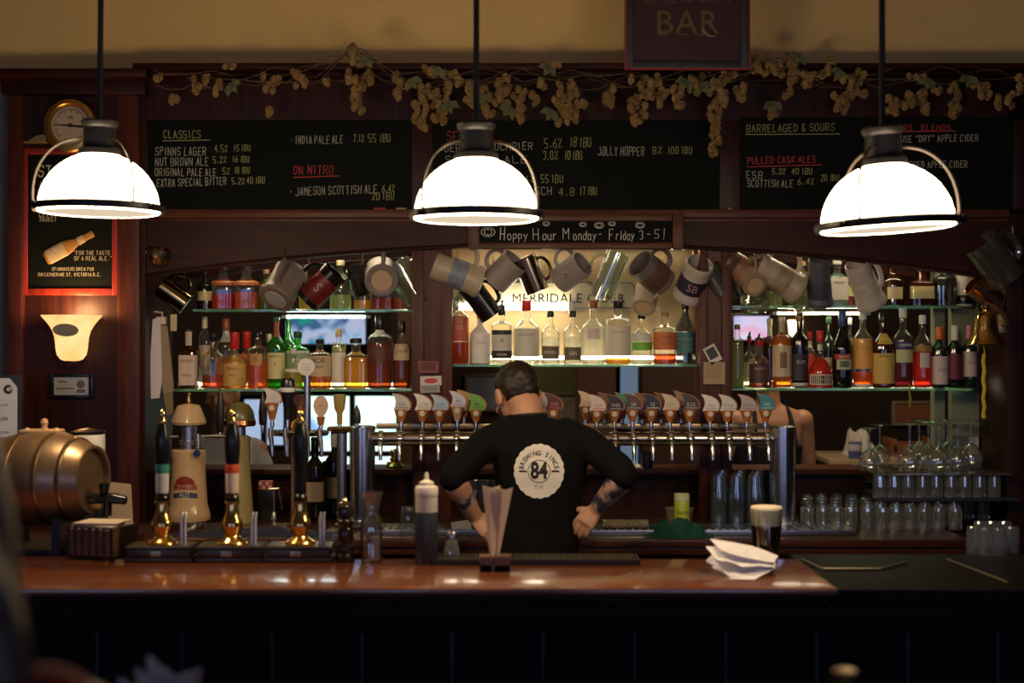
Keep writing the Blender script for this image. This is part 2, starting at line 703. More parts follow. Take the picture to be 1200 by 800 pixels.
# upper carcass behind the boards, ledge, frieze, stiles
mb = MB()
mb.box(hx(X0), hx(X1), HD + 0.02, 6.30, hz(250), hz(92))
bbo(mb, 'upper_carcass', DARKWOOD, smooth=False)
mb = MB()
mb.box(hx(X0), hx(X1), HD - 0.035, HD + 0.02, hz(256), hz(246), 0.005)
mb.box(hx(X0), hx(X1), HD - 0.018, HD + 0.02, hz(260), hz(256), 0.003)
bbo(mb, 'chalk_ledge', TRIMWOOD)
mb = MB()
mb.box(hx(X0), hx(X1), HD - 0.006, HD + 0.02, hz(141), hz(98))
for a, b in ((483, 507), (843, 867)):
    mb.box(hx(a), hx(b), HD - 0.012, HD + 0.02, hz(246), hz(141), 0.003)
mb.box(hx(X0), hx(174), HD - 0.012, HD + 0.02, hz(246), hz(141), 0.003)
mb.box(hx(1186), hx(1200), HD - 0.012, HD + 0.02, hz(246), hz(141), 0.003)
bbo(mb, 'frieze_and_stiles', VERTWOOD)
mb = MB()
for (y0, y1, dp) in ((98, 92, 0.03), (92, 87, 0.07), (87, 80, 0.12)):
    mb.box(hx(X0 - 4), hx(1215), HD - dp, 6.0, hz(y0), hz(y1), 0.006)
bbo(mb, 'cornice', DARKWOOD)
# uprights between the bays
UD = 5.90
for (a, b, c, d) in ((483, 496, 518, 530), (820, 830, 846, 858)):
    mb = MB()
    zt, zb = P(0, 285, UD).z, ZB
    mb.box(P(a, 0, UD).x, P(b, 0, UD).x, UD, UD + 0.05, zb, zt, 0.004)
    mb.box(P(c, 0, UD).x, P(d, 0, UD).x, UD, UD + 0.05, zb, zt, 0.004)
    mb.box(P(b, 0, UD).x - 0.01, P(c, 0, UD).x + 0.01, UD + 0.02, 6.28, zb, zt)
    bbo(mb, 'upright', REDWOOD)
# end post
mb = MB()
mb.box(P(1180, 0, HD).x, P(1200, 0, HD).x, HD, 6.28, 0, hz(250), 0.005)
bbo(mb, 'end_post', VERTWOOD)
# sage side return with the outlet plates
mb = MB()
mb.box(P(1116, 0, 6.2).x, P(1185, 0, 6.2).x, 6.20, 6.26, ZB, hz(290))
mb.box(P(1092, 0, 6.22).x, P(1104, 0, 6.22).x, 6.18, 6.24, ZB, hz(290))
bbo(mb, 'side_return', SAGE, smooth=False)
# ledge and dark splash board behind the taps
mb = MB()
mb.box(P(168, 0, 6.1).x, P(1015, 0, 6.1).x, 6.05, 6.30, P(0, 556, 6.05).z, P(0, 553, 6.05).z + 0.012, 0.004)
bbo(mb, 'ledge_shelf', TRIMWOOD)
mb = MB()
mb.box(P(168, 0, 6.1).x, P(1015, 0, 6.1).x, 6.12, 6.16, ZB, P(0, 556, 6.05).z)
bbo(mb, 'splash_board', DARKWOOD, smooth=False)
mb = MB()
mb.box(P(1015, 0, 6.2).x, P(1185, 0, 6.2).x, 6.24, 6.28, ZB - 0.1, P(0, 566, 6.2).z)
bbo(mb, 'low_splash_board', BLACKMET, smooth=False)
# lit panel at the back of the middle bay
PANEL = plain('panel_cream_gloss', (0.52, 0.38, 0.19), 0.4)
mb = MB()
mb.box(P(530, 0, 6.25).x, P(822, 0, 6.25).x, 6.25, 6.275, P(0, 427, 6.25).z, P(0, 284, 6.25).z)
bbo(mb, 'back_panel', PANEL, smooth=False)

# ------------------------------------------------------------ glass shelves, each its own
SHELVES = {}


def shelf(key, x0, x1, y, label, y0=5.96, y1=6.2, mat=None):
    a, b = P(x0, y, y0), P(x1, y, y0)
    z = a.z
    o = MB().box(-(b.x - a.x) / 2, (b.x - a.x) / 2, 0, y1 - y0, -0.010, 0.0, 0.0015).obj('glass_shelf', mat or SHELFGL, None, ((a.x + b.x) / 2, y0, z))
    tag(o, label, 'shelf')
    SHELVES[key] = z
    return o


shelf('lt', 226, 484, 362, 'upper glass shelf in the bay nearest the wall sconce, behind hanging mugs')
shelf('lm', 190, 484, 456, 'lower glass shelf of whiskey bottles nearest the wall sconce')
shelf('c', 529, 821, 427, 'middle bay glass shelf with clear vodka and gin bottles')
shelf('rt', 858, 1128, 358, 'upper glass shelf beside the hanging brass bell, behind hanging mugs')
shelf('rm', 858, 1140, 455, 'lower glass shelf of liqueur bottles leading to the brass bell')


# slim tubes that light the shelves, some of them unseen additions
def tube_lamp(x0, x1, y, d, r, strength, label, col=(1, 0.86, 0.62)):
    a, b = P(x0, y, d), P(x1, y, d)
    t = thing('tube_lamp', label, 'lamp', a)
    MB().tube([(0.02, 0, 0), (b.x - a.x - 0.02, 0, 0)], r, 12).obj('tube', glow('tube_glow_%d' % int(strength * 10), col, strength), t)
    c = MB()
    c.box(0, 0.022, -r * 1.1, r * 1.4, -r * 1.2, r * 1.2, 0.002)
    c.box(b.x - a.x - 0.022, b.x - a.x, -r * 1.1, r * 1.4, -r * 1.2, r * 1.2, 0.002)
    c.box(0.0, b.x - a.x, r * 1.05, r * 1.4, -r * 0.8, r * 0.8)
    c.obj('holder', plain('lamp_holder_white', (0.6, 0.55, 0.45), 0.4), t)
    return t


tube_lamp(532, 672, 359, 6.19, 0.017, L_TUBE, 'glowing cream tube lamp behind the clear bottles of the middle shelf')
tube_lamp(560, 815, 290, 6.20, 0.008, L_TUBE * 0.3, 'slim tube lamp under the header above the middle bay')
tube_lamp(560, 806, 419, 6.215, 0.008, L_TUBE * 0.9, 'added unseen tube light standing on the middle shelf behind the clear bottles')  # added uplight, hidden by the bottles it brightens
tube_lamp(240, 480, 278, 6.03, 0.008, L_SHELF, 'added unseen tube light behind the arched header at the sconce end', (1, 0.80, 0.50))  # added out of sight to light the bottle fronts
tube_lamp(545, 805, 270, 6.0, 0.008, L_SHELF * 0.22, 'added unseen tube light behind the arched header over the middle bay', (1, 0.80, 0.50))  # added fill for the middle bay, hidden by the fascia
tube_lamp(870, 1130, 278, 6.03, 0.008, L_SHELF, 'added unseen tube light behind the arched header at the bell end', (1, 0.80, 0.50))  # added fill for the liqueur bottles, hidden by the fascia
tube_lamp(208, 482, 450, 6.19, 0.006, 16.0, 'added unseen tube light lying behind the whiskey bottles on the lower shelf', (1, 0.84, 0.55))  # added backlight so the whiskey glows, hidden by the bottles
tube_lamp(866, 1128, 449, 6.19, 0.006, 16.0, 'slim tube lamp lying behind the liqueur bottles on the lower shelf', (1, 0.84, 0.55))
tube_lamp(330, 434, 371, 6.14, 0.006, 26.0, 'bright strip lamp under the upper glass shelf above the green whiskey bottle', (0.85, 1, 0.95))
tube_lamp(905, 1020, 367, 6.14, 0.006, 22.0, 'bright strip lamp under the upper glass shelf above the liqueur bottles', (0.9, 1, 0.85))

# ------------------------------------------------------------ counters
bc = thing('backbar_counter', 'dark wooden back counter under the beer taps with a metal drip rail', 'counter', (0, 5.3, 0))
m = MB()
xa, xb = -2.6, P(1137, 0, 5.3).x
m.box(xa, xb, 0.0, 0.86, ZB - 0.03, ZB, 0.006)
m.box(xa, xb, 0.012, 0.04, ZB - 0.06, ZB - 0.03, 0.006)
m.obj('counter_top', wood('back_counter_wood', (0.035, 0.010, 0.0045), (0.085, 0.025, 0.010), 0.35, (1, 9, 9), 0.2), bc)
m = MB()
m.box(xa, xb, 0.03, 0.84, 0.0, ZB - 0.06)
m.obj('cabinet', DARKWOOD, bc, smooth=False)
m = MB()
m.box(P(440, 0, 5.45).x, P(1000, 0, 5.45).x, 0.10, 0.30, ZB, ZB + 0.022, 0.004)
for i in range(60):
    x = P(440, 0, 5.45).x + 0.02 + i * 0.029
    m.box(x, x + 0.012, 0.115, 0.285, ZB + 0.021, ZB + 0.025)
m.obj('drip_rail', STEEL, bc)

fc = thing('bar_counter', 'varnished reddish wooden bar counter with a dark boarded front', 'counter', (-0.9, 3.64, 0))
m = MB()
xe0, xe1 = -3.6, P(983, 0, 3.64).x + 0.9
m.box(xe0, xe1, 0, 0.50, ZC - 0.018, ZC, 0.007)
m.obj('counter_top', BARWOOD, fc)
m = MB()
m.box(xe0, xe1 - 0.02, 0.010, 0.48, ZC - 0.05, ZC - 0.0185, 0.006)
m.obj('edge_moulding', wood('bar_edge_dark', (0.006, 0.003, 0.002), (0.014, 0.006, 0.004), 0.5, spec=0.15), fc)
m = MB()
m.box(xe0, xe1 - 0.02, 0.10, 0.44, 0.06, ZC - 0.05)
m.box(xe1 - 0.02, xe1 + 1.2, 0.10, 0.36, 0.06, ZC - 0.055)
m.box(xe0, xe1 + 1.2, 0.07, 0.12, 0.0, 0.12, 0.004)
m.box(xe0, xe1 + 1.2, 0.06, 0.12, P(0, 738, 3.72).z, ZC - 0.055, 0.004)
m.obj('front_panel', wood('bar_front_black', (0.004, 0.003, 0.003), (0.008, 0.0055, 0.005), 0.55, (14, 14, 1.2), spec=0.15), fc)
m = MB()
for x in (1168, 1063, 956, 850, 743, 636, 530, 425, 320, 215, 115, 10, -95):
    X = P(x, 0, 3.74).x + 0.9
    m.box(X - 0.006, X + 0.006, 0.088, 0.099, 0.13, P(0, 740, 3.74).z, 0.004)
m.obj('batten_strips', plain('batten_gloss', (0.009, 0.0085, 0.011), 0.4, spec=0.3), fc)
# foot rail
m = MB()
m.tube([(xe0, -0.06, 0.17), (xe1 + 1.0, -0.06, 0.17)], 0.022, 12)
for i in range(5):
    X = xe0 + 0.5 + i * 1.05
    m.tube([(X, 0.08, 0.17), (X, -0.06, 0.17)], 0.012, 8)
m.obj('foot_rail', OLDBRASS, fc)

sc_ = thing('service_counter', 'black service counter with low rails at the end of the wooden bar', 'counter', (1.5, 3.7, 0))
m = MB()
for (a, b, z0, z1) in ((-3.7, 0.72, 0, 0),):
    pass
x0s = P(984, 0, 3.64).x - 1.5 + 0.002
x1s = 1.2
blk = plain('service_black', (0.0035, 0.003, 0.0025), 0.5, noise=0.3, nscale=5, spec=0.12)
m.box(x0s, x1s, 0.0, 0.62, ZC - 0.05, ZC - 0.012, 0.005)
m.obj('counter_top', blk, sc_)
m = MB()
m.box(x0s, x1s, 0.40, 0.60, 0.0, ZC - 0.05)
m.obj('base_panel', plain('service_base', (0.006, 0.005, 0.005), 0.5), sc_, smooth=False)
m = MB()
for (p, q) in (((963, 663), (1032, 663)), ((1032, 663), (1062, 655)), ((1110, 652), (1182, 679)), ((940, 652), (966, 664))):
    a = Vector(((p[0] - 600) / (p[1] - 400) * (EYE - ZC), F * (EYE - ZC) / (p[1] - 400), 0))
    b = Vector(((q[0] - 600) / (q[1] - 400) * (EYE - ZC), F * (EYE - ZC) / (q[1] - 400), 0))
    a = a - Vector((1.5, 3.7, -ZC + 0.008))
    b = b - Vector((1.5, 3.7, -ZC + 0.008))
    m.tube([a, b], 0.004, 6)
m.obj('rail', plain('service_rail', (0.10, 0.08, 0.055), 0.4, 0.3), sc_)
# ------------------------------------------------------------ pendant lamps
def light(name, kind, watts, col, loc, parent=None, radius=0.05, spot=None, rot=None):
    l = bpy.data.lights.new(name, kind)
    l.energy = watts
    l.color = col
    if kind in ('POINT', 'SPOT'):
        l.shadow_soft_size = radius
    if spot:
        l.spot_size = spot
        l.spot_blend = 0.6
    o = bpy.data.objects.new(name, l)
    COL.objects.link(o)
    o.location = loc
    if rot:
        o.rotation_euler = rot
    if parent is not None:
        o.parent = parent
    return o


SHADE = glow('opal_shade_glow', (1.0, 0.74, 0.44), L_SHADE)
WARM = (1.0, 0.72, 0.42)


def ribbed_glow():
    m, nt, out = new_mat('ribbed_inner_glass')
    e = N(nt, 'ShaderNodeEmission')
    e.inputs[0].default_value = (1.0, 0.80, 0.58, 1)
    e.inputs[1].default_value = 0.75
    nt.links.new(e.outputs[0], out.inputs[0])
    return m


RIBGL = ribbed_glow()


def pendant(x, yring, d, label, tilt=(0, 0), rod_x=None):
    c = P(x, yring, d)
    M = Matrix.Translation(c) @ Matrix.Rotation(tilt[1], 4, 'Y') @ Matrix.Rotation(tilt[0], 4, 'X')
    t = thing('pendant_lamp', label, 'lamp', M=M, group=None)
    R = 0.183
    # opal dome, slightly below the ring too
    prof = [(0.166, -0.014), (0.173, -0.011), (0.174, -0.006)]
    prof += [(0.172 * cos(a), 0.172 * 0.95 * sin(a)) for a in [pi / 2 * k / 10 for k in range(0, 10)]] + [(0.045, 0.165)]
    MB().lathe(prof, 48, cap0=False, cap1=True).obj('glass_shade', SHADE, t)
    # ribbed inside of the shade
    m = MB()
    rows = []
    for k in range(7):
        a = pi / 2 * (k / 6.0) * 0.9
        rr, zz = 0.164 * cos(a), -0.013 + 0.150 * sin(a)
        rows.append([Vector(((rr - (0.0035 if i % 2 else 0)) * cos(2 * pi * i / 120), (rr - (0.0035 if i % 2 else 0)) * sin(2 * pi * i / 120), zz)) for i in range(120)])
    m.rings(rows, True, False, True)
    m.obj('ribbed_liner', RIBGL, t, smooth=False)
    # dark ring
    MB().lathe([(0.174, -0.008), (0.186, -0.012), (0.190, -0.002), (0.188, 0.010), (0.178, 0.013), (0.172, 0.010)], 48, cap0=False, cap1=False).obj('rim_ring', BLACKMET, t)
    # wires over the dome
    for k in range(3):
        a0 = pi / 2 + 2.05 * (k + 0.1) + (0.25 if x > 800 else 0) - (0.35 if x < 300 else 0)
        pts = []
        for j in range(13):
            a = pi / 2 * j / 12.0
            r, z = 0.184 * cos(a) ** 0.9 + 0.04 * (j / 12.0), 0.006 + 0.196 * sin(a)
            r = max(r, 0.05)
            pts.append((r * cos(a0), r * sin(a0), z))
        MB().tube(pts, 0.0042, 6).obj('wire_arm', plain('lamp_wire', (0.03, 0.022, 0.018), 0.4, 0.7), t)
    # knurled lugs on the ring
    for k in range(3):
        a0 = pi / 2 + 2.05 * (k + 0.1)
        MB().ball((0.192 * cos(a0), 0.192 * sin(a0), 0.0), 0.010, 8, 6).obj('thumb_screw', BLACKMET, t)
    # socket cap
    MB().lathe([(0.062, 0.155), (0.060, 0.172), (0.048, 0.180), (0.046, 0.235), (0.052, 0.242), (0.055, 0.252), (0.050, 0.258), (0.012, 0.262)], 28).obj('socket_cap', BLACKMET, t)
    # rod, upright whatever the tilt
    m = MB()
    top = Vector(((rod_x if rod_x else x) - 600, 0, 0)) * (d / F)
    p0 = Vector((0, 0, 0.255))
    Mi = M.inverted()
    p1 = Mi @ Vector((top.x, c.y, 3.5))
    m.tube([p0, p1], 0.0085, 10)
    q = Mi @ Vector((top.x, c.y, 3.47))
    m.obj('hanging_rod', BLACKMET, t)
    light('bulb_light', 'POINT', L_PEND, WARM, (0, 0, -0.01), t, 0.06)
    return t


pendant(116, 244, 4.17, 'pendant lamp with white glowing dome before the round brass gauge', (0.0, 0.01), 121)
pendant(558, 252, 3.98, 'pendant lamp with white glowing dome above the bartender', (0.0, 0.0), 559)
pendant(1040, 263, 3.76, 'pendant lamp with white glowing dome, tilted, beside the cask ales chalkboard', (0.0, -0.055), 1033)

# ------------------------------------------------------------ wall sconce
t = thing('wall_sconce', 'amber glass wall sconce shaped like an upturned bell, lit, on the wood pier', 'lamp', P(84, 397, 5.72))


def sconce_mat():
    m, nt, out = new_mat('sconce_glass')
    e = N(nt, 'ShaderNodeEmission')
    tc = N(nt, 'ShaderNodeTexCoord')
    nz = N(nt, 'ShaderNodeTexNoise')
    nz.inputs['Scale'].default_value = 12
    rp = N(nt, 'ShaderNodeValToRGB')
    rp.color_ramp.elements[0].position = 0.3
    rp.color_ramp.elements[0].color = (1.0, 0.46, 0.13, 1)
    rp.color_ramp.elements[1].position = 0.75
    rp.color_ramp.elements[1].color = (1.0, 0.66, 0.30, 1)
    e.inputs[1].default_value = L_SCONCE * 0.34
    nt.links.new(tc.outputs['Object'], nz.inputs['Vector'])
    nt.links.new(nz.outputs['Fac'], rp.inputs['Fac'])
    nt.links.new(rp.outputs['Color'], e.inputs[0])
    nt.links.new(e.outputs[0], out.inputs[0])
    return m


u = pxm(1, 5.70)
MB().lathe([(r * u, z * u) for r, z in ((8, -26), (13, -24), (17, -19), (18.5, -12), (19, -6), (20, 2), (22, 9), (26, 16), (30, 21), (35, 26.5), (35.5, 28), (33.5, 28), (28, 22), (20, 14), (17, 4), (15, -14))], 36, flat=0.8, cap1=False).obj('glass_shade', sconce_mat(), t)
MB().lathe([(r * u, z * u) for r, z in ((1, -27.5), (9, -26.5), (9, -25), (5, -24))], 20, flat=0.8).obj('cup_finial', OLDBRASS, t)
m = MB()
m.tube([(0, 0, -22 * u), (0, 0.06, -24 * u), (0, 0.105, -18 * u)], 0.008, 8)
m.lathe([(0.03, 0), (0.026, 0.008)], 16, frame_at((0, 0.108, -16 * u), (0, -1, 0)))
m.obj('bracket', OLDBRASS, t)
m = MB()
m.lathe([(0.001, 0), (15 * u, 0.0005), (15 * u, 0.003), (0.001, 0.004)], 28, frame_at((0, -22.5 * u, 10.5 * u), (0, -1, -0.55)), flat=0.55)
m.obj('oval_badge', plain('badge_grey', (0.30, 0.27, 0.22), 0.5), t)
light('sconce_light', 'POINT', L_SCONCE_W, (1, 0.55, 0.22), (0, 0.0, 30 * u), t, 0.05)

# ------------------------------------------------------------ round brass gauge
g = thing('brass_gauge', 'round brass gauge with a cream dial and dark needle on the wood pier', 'gauge', P(83, 147, 5.778))
u = pxm(1, 5.778)
Mg = frame_at((0, 0, 0), (0, -1, 0))
MB().lathe([(r * u, z * u) for r, z in ((26, -14), (26, -4), (31, -2), (32, 3), (30, 6), (25, 7), (22.5, 4), (22, 0))], 40, Mg, cap1=False).obj('case_ring', plain('gauge_brass', (0.62, 0.36, 0.09), 0.3, 1.0), g)
MB().lathe([(0.0001, 0), (22.3 * u, 0), (22.3 * u, 1.2 * u), (0.0001, 1.2 * u)], 36, Mg).obj('dial', plain('dial_cream', (0.46, 0.36, 0.24), 0.6), g)
m = MB()
for k in range(40):
    a = radians(-225 + 270 * k / 39.0)
    r0, r1 = (15, 20) if k % 4 == 0 else (17.5, 20)
    p = Vector((cos(a), 0, -sin(a)))
    m.tube([p * r0 * u + Vector((0, -1.6 * u, 0)), p * r1 * u + Vector((0, -1.6 * u, 0))], 0.35 * u, 4)
m.obj('scale_marks', BLACKPL, g)
m = MB()
m.tube([(-20 * u, -2.4 * u, 1.0 * u), (0, -2.4 * u, -0.3 * u), (17 * u, -2.4 * u, -2 * u)], [0.4 * u, 1.1 * u, 1.3 * u], 6)
m.ball((0, -2.4 * u, 0), 2.6 * u, 10, 6)
m.obj('needle', BLACKPL, g)
put_text('LBS', 4.5 * u, BLACKPL, g, (0, -1.7 * u, 9 * u), 'dial_lettering')
m = MB()
m.box(-54 * u, -27 * u, -6 * u, 6 * u, -21 * u, -18.5 * u, 0.002)
m.prism([(-54 * u, -21 * u), (-30 * u, -21 * u), (-24 * u, -10 * u), (-40 * u, -12 * u)], -2 * u, 2 * u)
m.obj('side_bracket', plain('gauge_bracket', (0.36, 0.25, 0.08), 0.45, 0.8), g)

# ------------------------------------------------------------ red framed ale poster board
DP = 5.818
pb = thing('framed_ale_board', 'black ale poster with a tilted bottle in a red wooden frame above the sconce', 'sign', P(83, 260, DP))
u = pxm(1, DP)
w2, h2 = 57, 86
m = MB()
for (a, b, c, d) in ((-w2, -w2 + 8, -h2, h2), (w2 - 8, w2, -h2, h2), (-w2 + 8, w2 - 8, h2 - 7, h2), (-w2 + 8, w2 - 8, -h2, -h2 + 8)):
    m.box(a * u, b * u, -0.012, 0.012, c * u, d * u, 0.003)
m.obj('red_frame', wood('red_frame_wood', (0.20, 0.016, 0.008), (0.34, 0.035, 0.016), 0.32, (14, 14, 2)), pb)
MB().box((-w2 + 8) * u, (w2 - 8) * u, 0.0, 0.010, (-h2 + 8) * u, (h2 - 7) * u).obj('poster', BLACKBOARD, pb, smooth=False)
PR = plain('print_cream', (0.62, 0.56, 0.42), 0.7)
m = MB()
yy = -0.0004
for (txt, x0, zz, h, w) in (('STRONG', -38, 53, 13, 2.0), ('ALE', -38, 34, 13, 2.0), ('LET OUR', -37, 6.5, 5.5, .8), ('THIRST', -37, 0.5, 5, .8),
                            ('"FOR THE TASTE', 3, -38.5, 4.6, 0.6), ('OF A REAL ALE."', 4.5, -45, 4.6, 0.6),
                            ('SPINNAKERS BREW PUB', -22, -57, 3.8, 0.5), ('ON CATHERINE ST, VICTORIA B.C.', -38, -63.5, 3.8, 0.5)):
    chalk(m, txt, x0 * u, zz * u, h * u, yy, w * u * (0.75 if h > 5 else 0.62), sp=1.9, wf=0.64, jit=0.05)
m.obj('printed_lettering', PR, pb, smooth=False)
# printed bottle, a raised relief
bt = Matrix.Translation((-3 * u, -0.002, -29 * u)) @ Matrix.Rotation(radians(62), 4, 'Y')
prof = [(7, -30), (8, -29), (8.6, -24), (8.6, -3), (7.5, 3), (5.5, 8), (4.4, 12), (3.6, 28), (4.2, 29), (4.2, 33), (3.6, 33.5)]
MB().lathe([(r * u, z * u) for r, z in prof], 20, bt, flat=0.18).obj('bottle_picture', plain('print_amber', (0.34, 0.17, 0.035), 0.5, noise=0.3, nscale=60), pb)
MB().lathe([(8.8 * u, -27 * u), (8.9 * u, -26 * u), (8.9 * u, -5 * u), (8.8 * u, -4 * u)], 20, bt, flat=0.19).obj('label_picture', plain('print_label', (0.42, 0.34, 0.22), 0.6, noise=0.5, nscale=120), pb)
put_text('ALE', 7 * u, paint((0.25, 0.05, 0.05)), pb, (-16 * u, -0.0045, -36 * u), 'label_lettering', roty=radians(-28))
MB().lathe([(4.6 * u, 13 * u), (5 * u, 14 * u), (4.8 * u, 20 * u), (4.3 * u, 21 * u)], 16, bt, flat=0.22).obj('neck_label_picture', plain('print_label', (0.6, 0.54, 0.42), 0.6), pb)

# ------------------------------------------------------------ little framed plate under the sconce
t = thing('framed_picture', 'small framed silver engraving under the amber sconce', 'picture', P(84, 452, 5.82))
u = pxm(1, 5.82)
m = MB()
for (a, b, c, d) in ((-26, -20.5, -14, 14), (20.5, 26, -14, 14), (-20.5, 20.5, 10.5, 14), (-20.5, 20.5, -14, -10.5)):
    m.box(a * u, b * u, -0.010, 0.010, c * u, d * u, 0.002)
m.obj('frame', BLACKPL, t)
MB().box(-20.5 * u, 20.5 * u, -0.002, 0.006, -10.5 * u, 10.5 * u).obj('plate', plain('engraved_silver', (0.52, 0.50, 0.44), 0.4, 0.5, noise=0.3, nscale=40), t, smooth=False)
m = MB()
for (z, a, b) in ((5, -16, -5), (-3, -18, 3)):
    m.box(a * u, b * u, -0.003, -0.002, (z - 0.8) * u, (z + 0.8) * u)
m.ball((11 * u, -0.002, 2 * u), 5 * u, 12, 6, (1, 0.15, 1))
m.box(6 * u, 16 * u, -0.004, -0.002, -8 * u, -4 * u)
m.obj('engraving', plain('engraving_dark', (0.10, 0.09, 0.08), 0.6), t)

# ------------------------------------------------------------ white luggage-tag sign in a dark frame
t = thing('tag_sign', 'white tag shaped notice on a dark blue board behind the wooden cask', 'sign', P(2, 478, 5.4))
u = pxm(1, 5.4)
MB().box(-60 * u, 23 * u, 0.004, 0.020, -70 * u, 39 * u, 0.002).obj('backing_board', plain('navy_board', (0.012, 0.016, 0.03), 0.5), t)
MB().prism([(-50 * u, -60 * u), (18 * u, -60 * u), (18 * u, 24 * u), (9 * u, 35 * u), (-50 * u, 35 * u)], 0.0, 0.004).obj('paper_tag', plain('tag_white', (0.66, 0.70, 0.78), 0.7), t, smooth=False)
MB().lathe([(2.2 * u, 0), (5.5 * u, 0.001), (5.5 * u, 0.003), (2.2 * u, 0.004)], 24, frame_at((8 * u, 0.001, 22 * u), (0, -1, 0)), cap0=False, cap1=False).obj('eyelet', COPPER, t)
put_text('cask', 6 * u, paint((0.35, 0.30, 0.3)), t, (3 * u, -0.001, 4 * u), 'lettering')
put_text('real ale', 8 * u, paint((0.05, 0.05, 0.06)), t, (-4 * u, -0.001, -12 * u), 'lettering')
put_text('on tap now', 6 * u, paint((0.2, 0.2, 0.22)), t, (-5 * u, -0.001, -28 * u), 'lettering')
m = MB()
zq_ = ZB - t.location.z + .004
m.tube([(-10 * u, 0.03, -60 * u), (-10 * u, 0.10, zq_)], 0.008, 6)
zq = ZB - t.location.z
m.box(-40 * u, 10 * u, 0.02, 0.035, zq + .004, -60 * u)
m.box(-40 * u, 10 * u, -0.02, 0.12, zq, zq + .005)
m.obj('stand_leg', BLACKMET, t)

# ------------------------------------------------------------ saloon sign
t = thing('hanging_bar_sign', 'dark red saloon bar sign with gold letters hanging before the cream wall', 'sign', P(806, 0, 5.50))
u = pxm(1, 5.5)
MB().box(-66 * u, 64 * u, -0.004, 0.012, -73 * u, 75 * u).obj('red_board', plain('sign_red', (0.030, 0.003, 0.003), 0.5, noise=0.2, nscale=8), t, smooth=False)
m = MB()
for (a, b, c, d) in ((-72, -64, -80, 82), (62, 71, -80, 82), (-64, 62, -80, -72), (-64, 62, 74, 82)):
    m.box(a * u, b * u, -0.014, 0.016, c * u, d * u, 0.003)
m.obj('frame', plain('sign_frame_black', (0.012, 0.014, 0.010), 0.45), t)
m = MB()
for (a, b, c, d) in ((-74, -72, -82, 84), (71, 73, -82, 84), (-72, 71, -82, -80), (-72, 71, 82, 84)):
    m.box(a * u, b * u, -0.010, 0.014, c * u, d * u)
m.obj('red_edge', plain('sign_edge_red', (0.22, 0.02, 0.015), 0.5), t, smooth=False)
GOLDP = plain('sign_gold_paint', (0.13, 0.085, 0.025), 0.45, 0.3)
put_text('BAR', 40 * u, GOLDP, t, (-1 * u, -0.005, -28 * u), 'gold_lettering', space=1.05, bold=0.0)
m = MB()
m.tube([(17 * u, -0.006, -34 * u), (24 * u, -0.006, -42 * u), (33 * u, -0.006, -43 * u)], [2 * u, 2.4 * u, 0.6 * u], 6)
for sx in (-29, -7, 17):
    m.box((sx - 5) * u, (sx + 6) * u, -0.0056, -0.005, -41.5 * u, -40 * u)
m.obj('gold_flourish', GOLDP, t)
put_text('SALOON', 26 * u, plain('sign_dull_gold', (0.06, 0.045, 0.02), 0.5), t, (-1 * u, -0.005, 4 * u), 'gold_lettering')
m = MB()
for sx in (-55, 53):
    m.tube([(sx * u, 0, 83 * u), (sx * u, 0, 3.5 - t.location.z)], 0.004, 6)
m.obj('hanging_chain', BLACKMET, t)

# ------------------------------------------------------------ chalkboards
DB = HD - 0.008
ub = pxm(1, DB)


def chalk_px(mb, txt, x0, x1, yb, h, org, wpx=1.1, y1=None, jit=0.25):
    """letters between two picture columns of the board, standing on the line yb (ending at y1)"""
    def width(sp, wf):
        uu = h / 6.0
        w = 0
        for ch in txt:
            if ch == ' ':
                w += uu * 4 * wf * 0.8
            else:
                w += 4 * uu * wf * (0.55 if ch in 'I1i.!\',-*' else 1) + uu * sp
        return w * 0.9
    k = (x1 - x0) / max(1e-6, width(1.3, 0.62))
    chalk(mb, txt, (x0 - org[0]) * ub, (org[1] - yb) * ub, h * 0.9 * ub, -0.0004, wpx * 0.8 * ub, sp=1.45 * k, wf=0.56 * k, slope=((yb - y1) / (x1 - x0) if y1 else 0), jit=jit)


def board(x0, x1, y0, y1, label):
    cx, cyy = (x0 + x1) / 2, (y0 + y1) / 2
    t = thing('chalkboard', label, 'chalkboard', P(cx, cyy, DB))
    MB().box((x0 - cx) * ub, (x1 - cx) * ub, 0, 0.026, (cyy - y1) * ub, (cyy - y0) * ub).obj('slate', BLACKBOARD, t, smooth=False)
    return t, (cx, cyy)


def write(t, org, mat, rows, name):
    m = MB()
    for r in rows:
        if r[0] == '_':
            chalk_line(m, [Vector(((r[1] - org[0]) * ub, -0.0004, (org[1] - r[3]) * ub)), Vector(((r[2] - org[0]) * ub, -0.0004, (org[1] - r[4]) * ub))], 1.0 * ub)
        else:
            chalk_px(m, *r[:5], org, *(r[5:]))
    m.obj(name, mat, t, smooth=False)


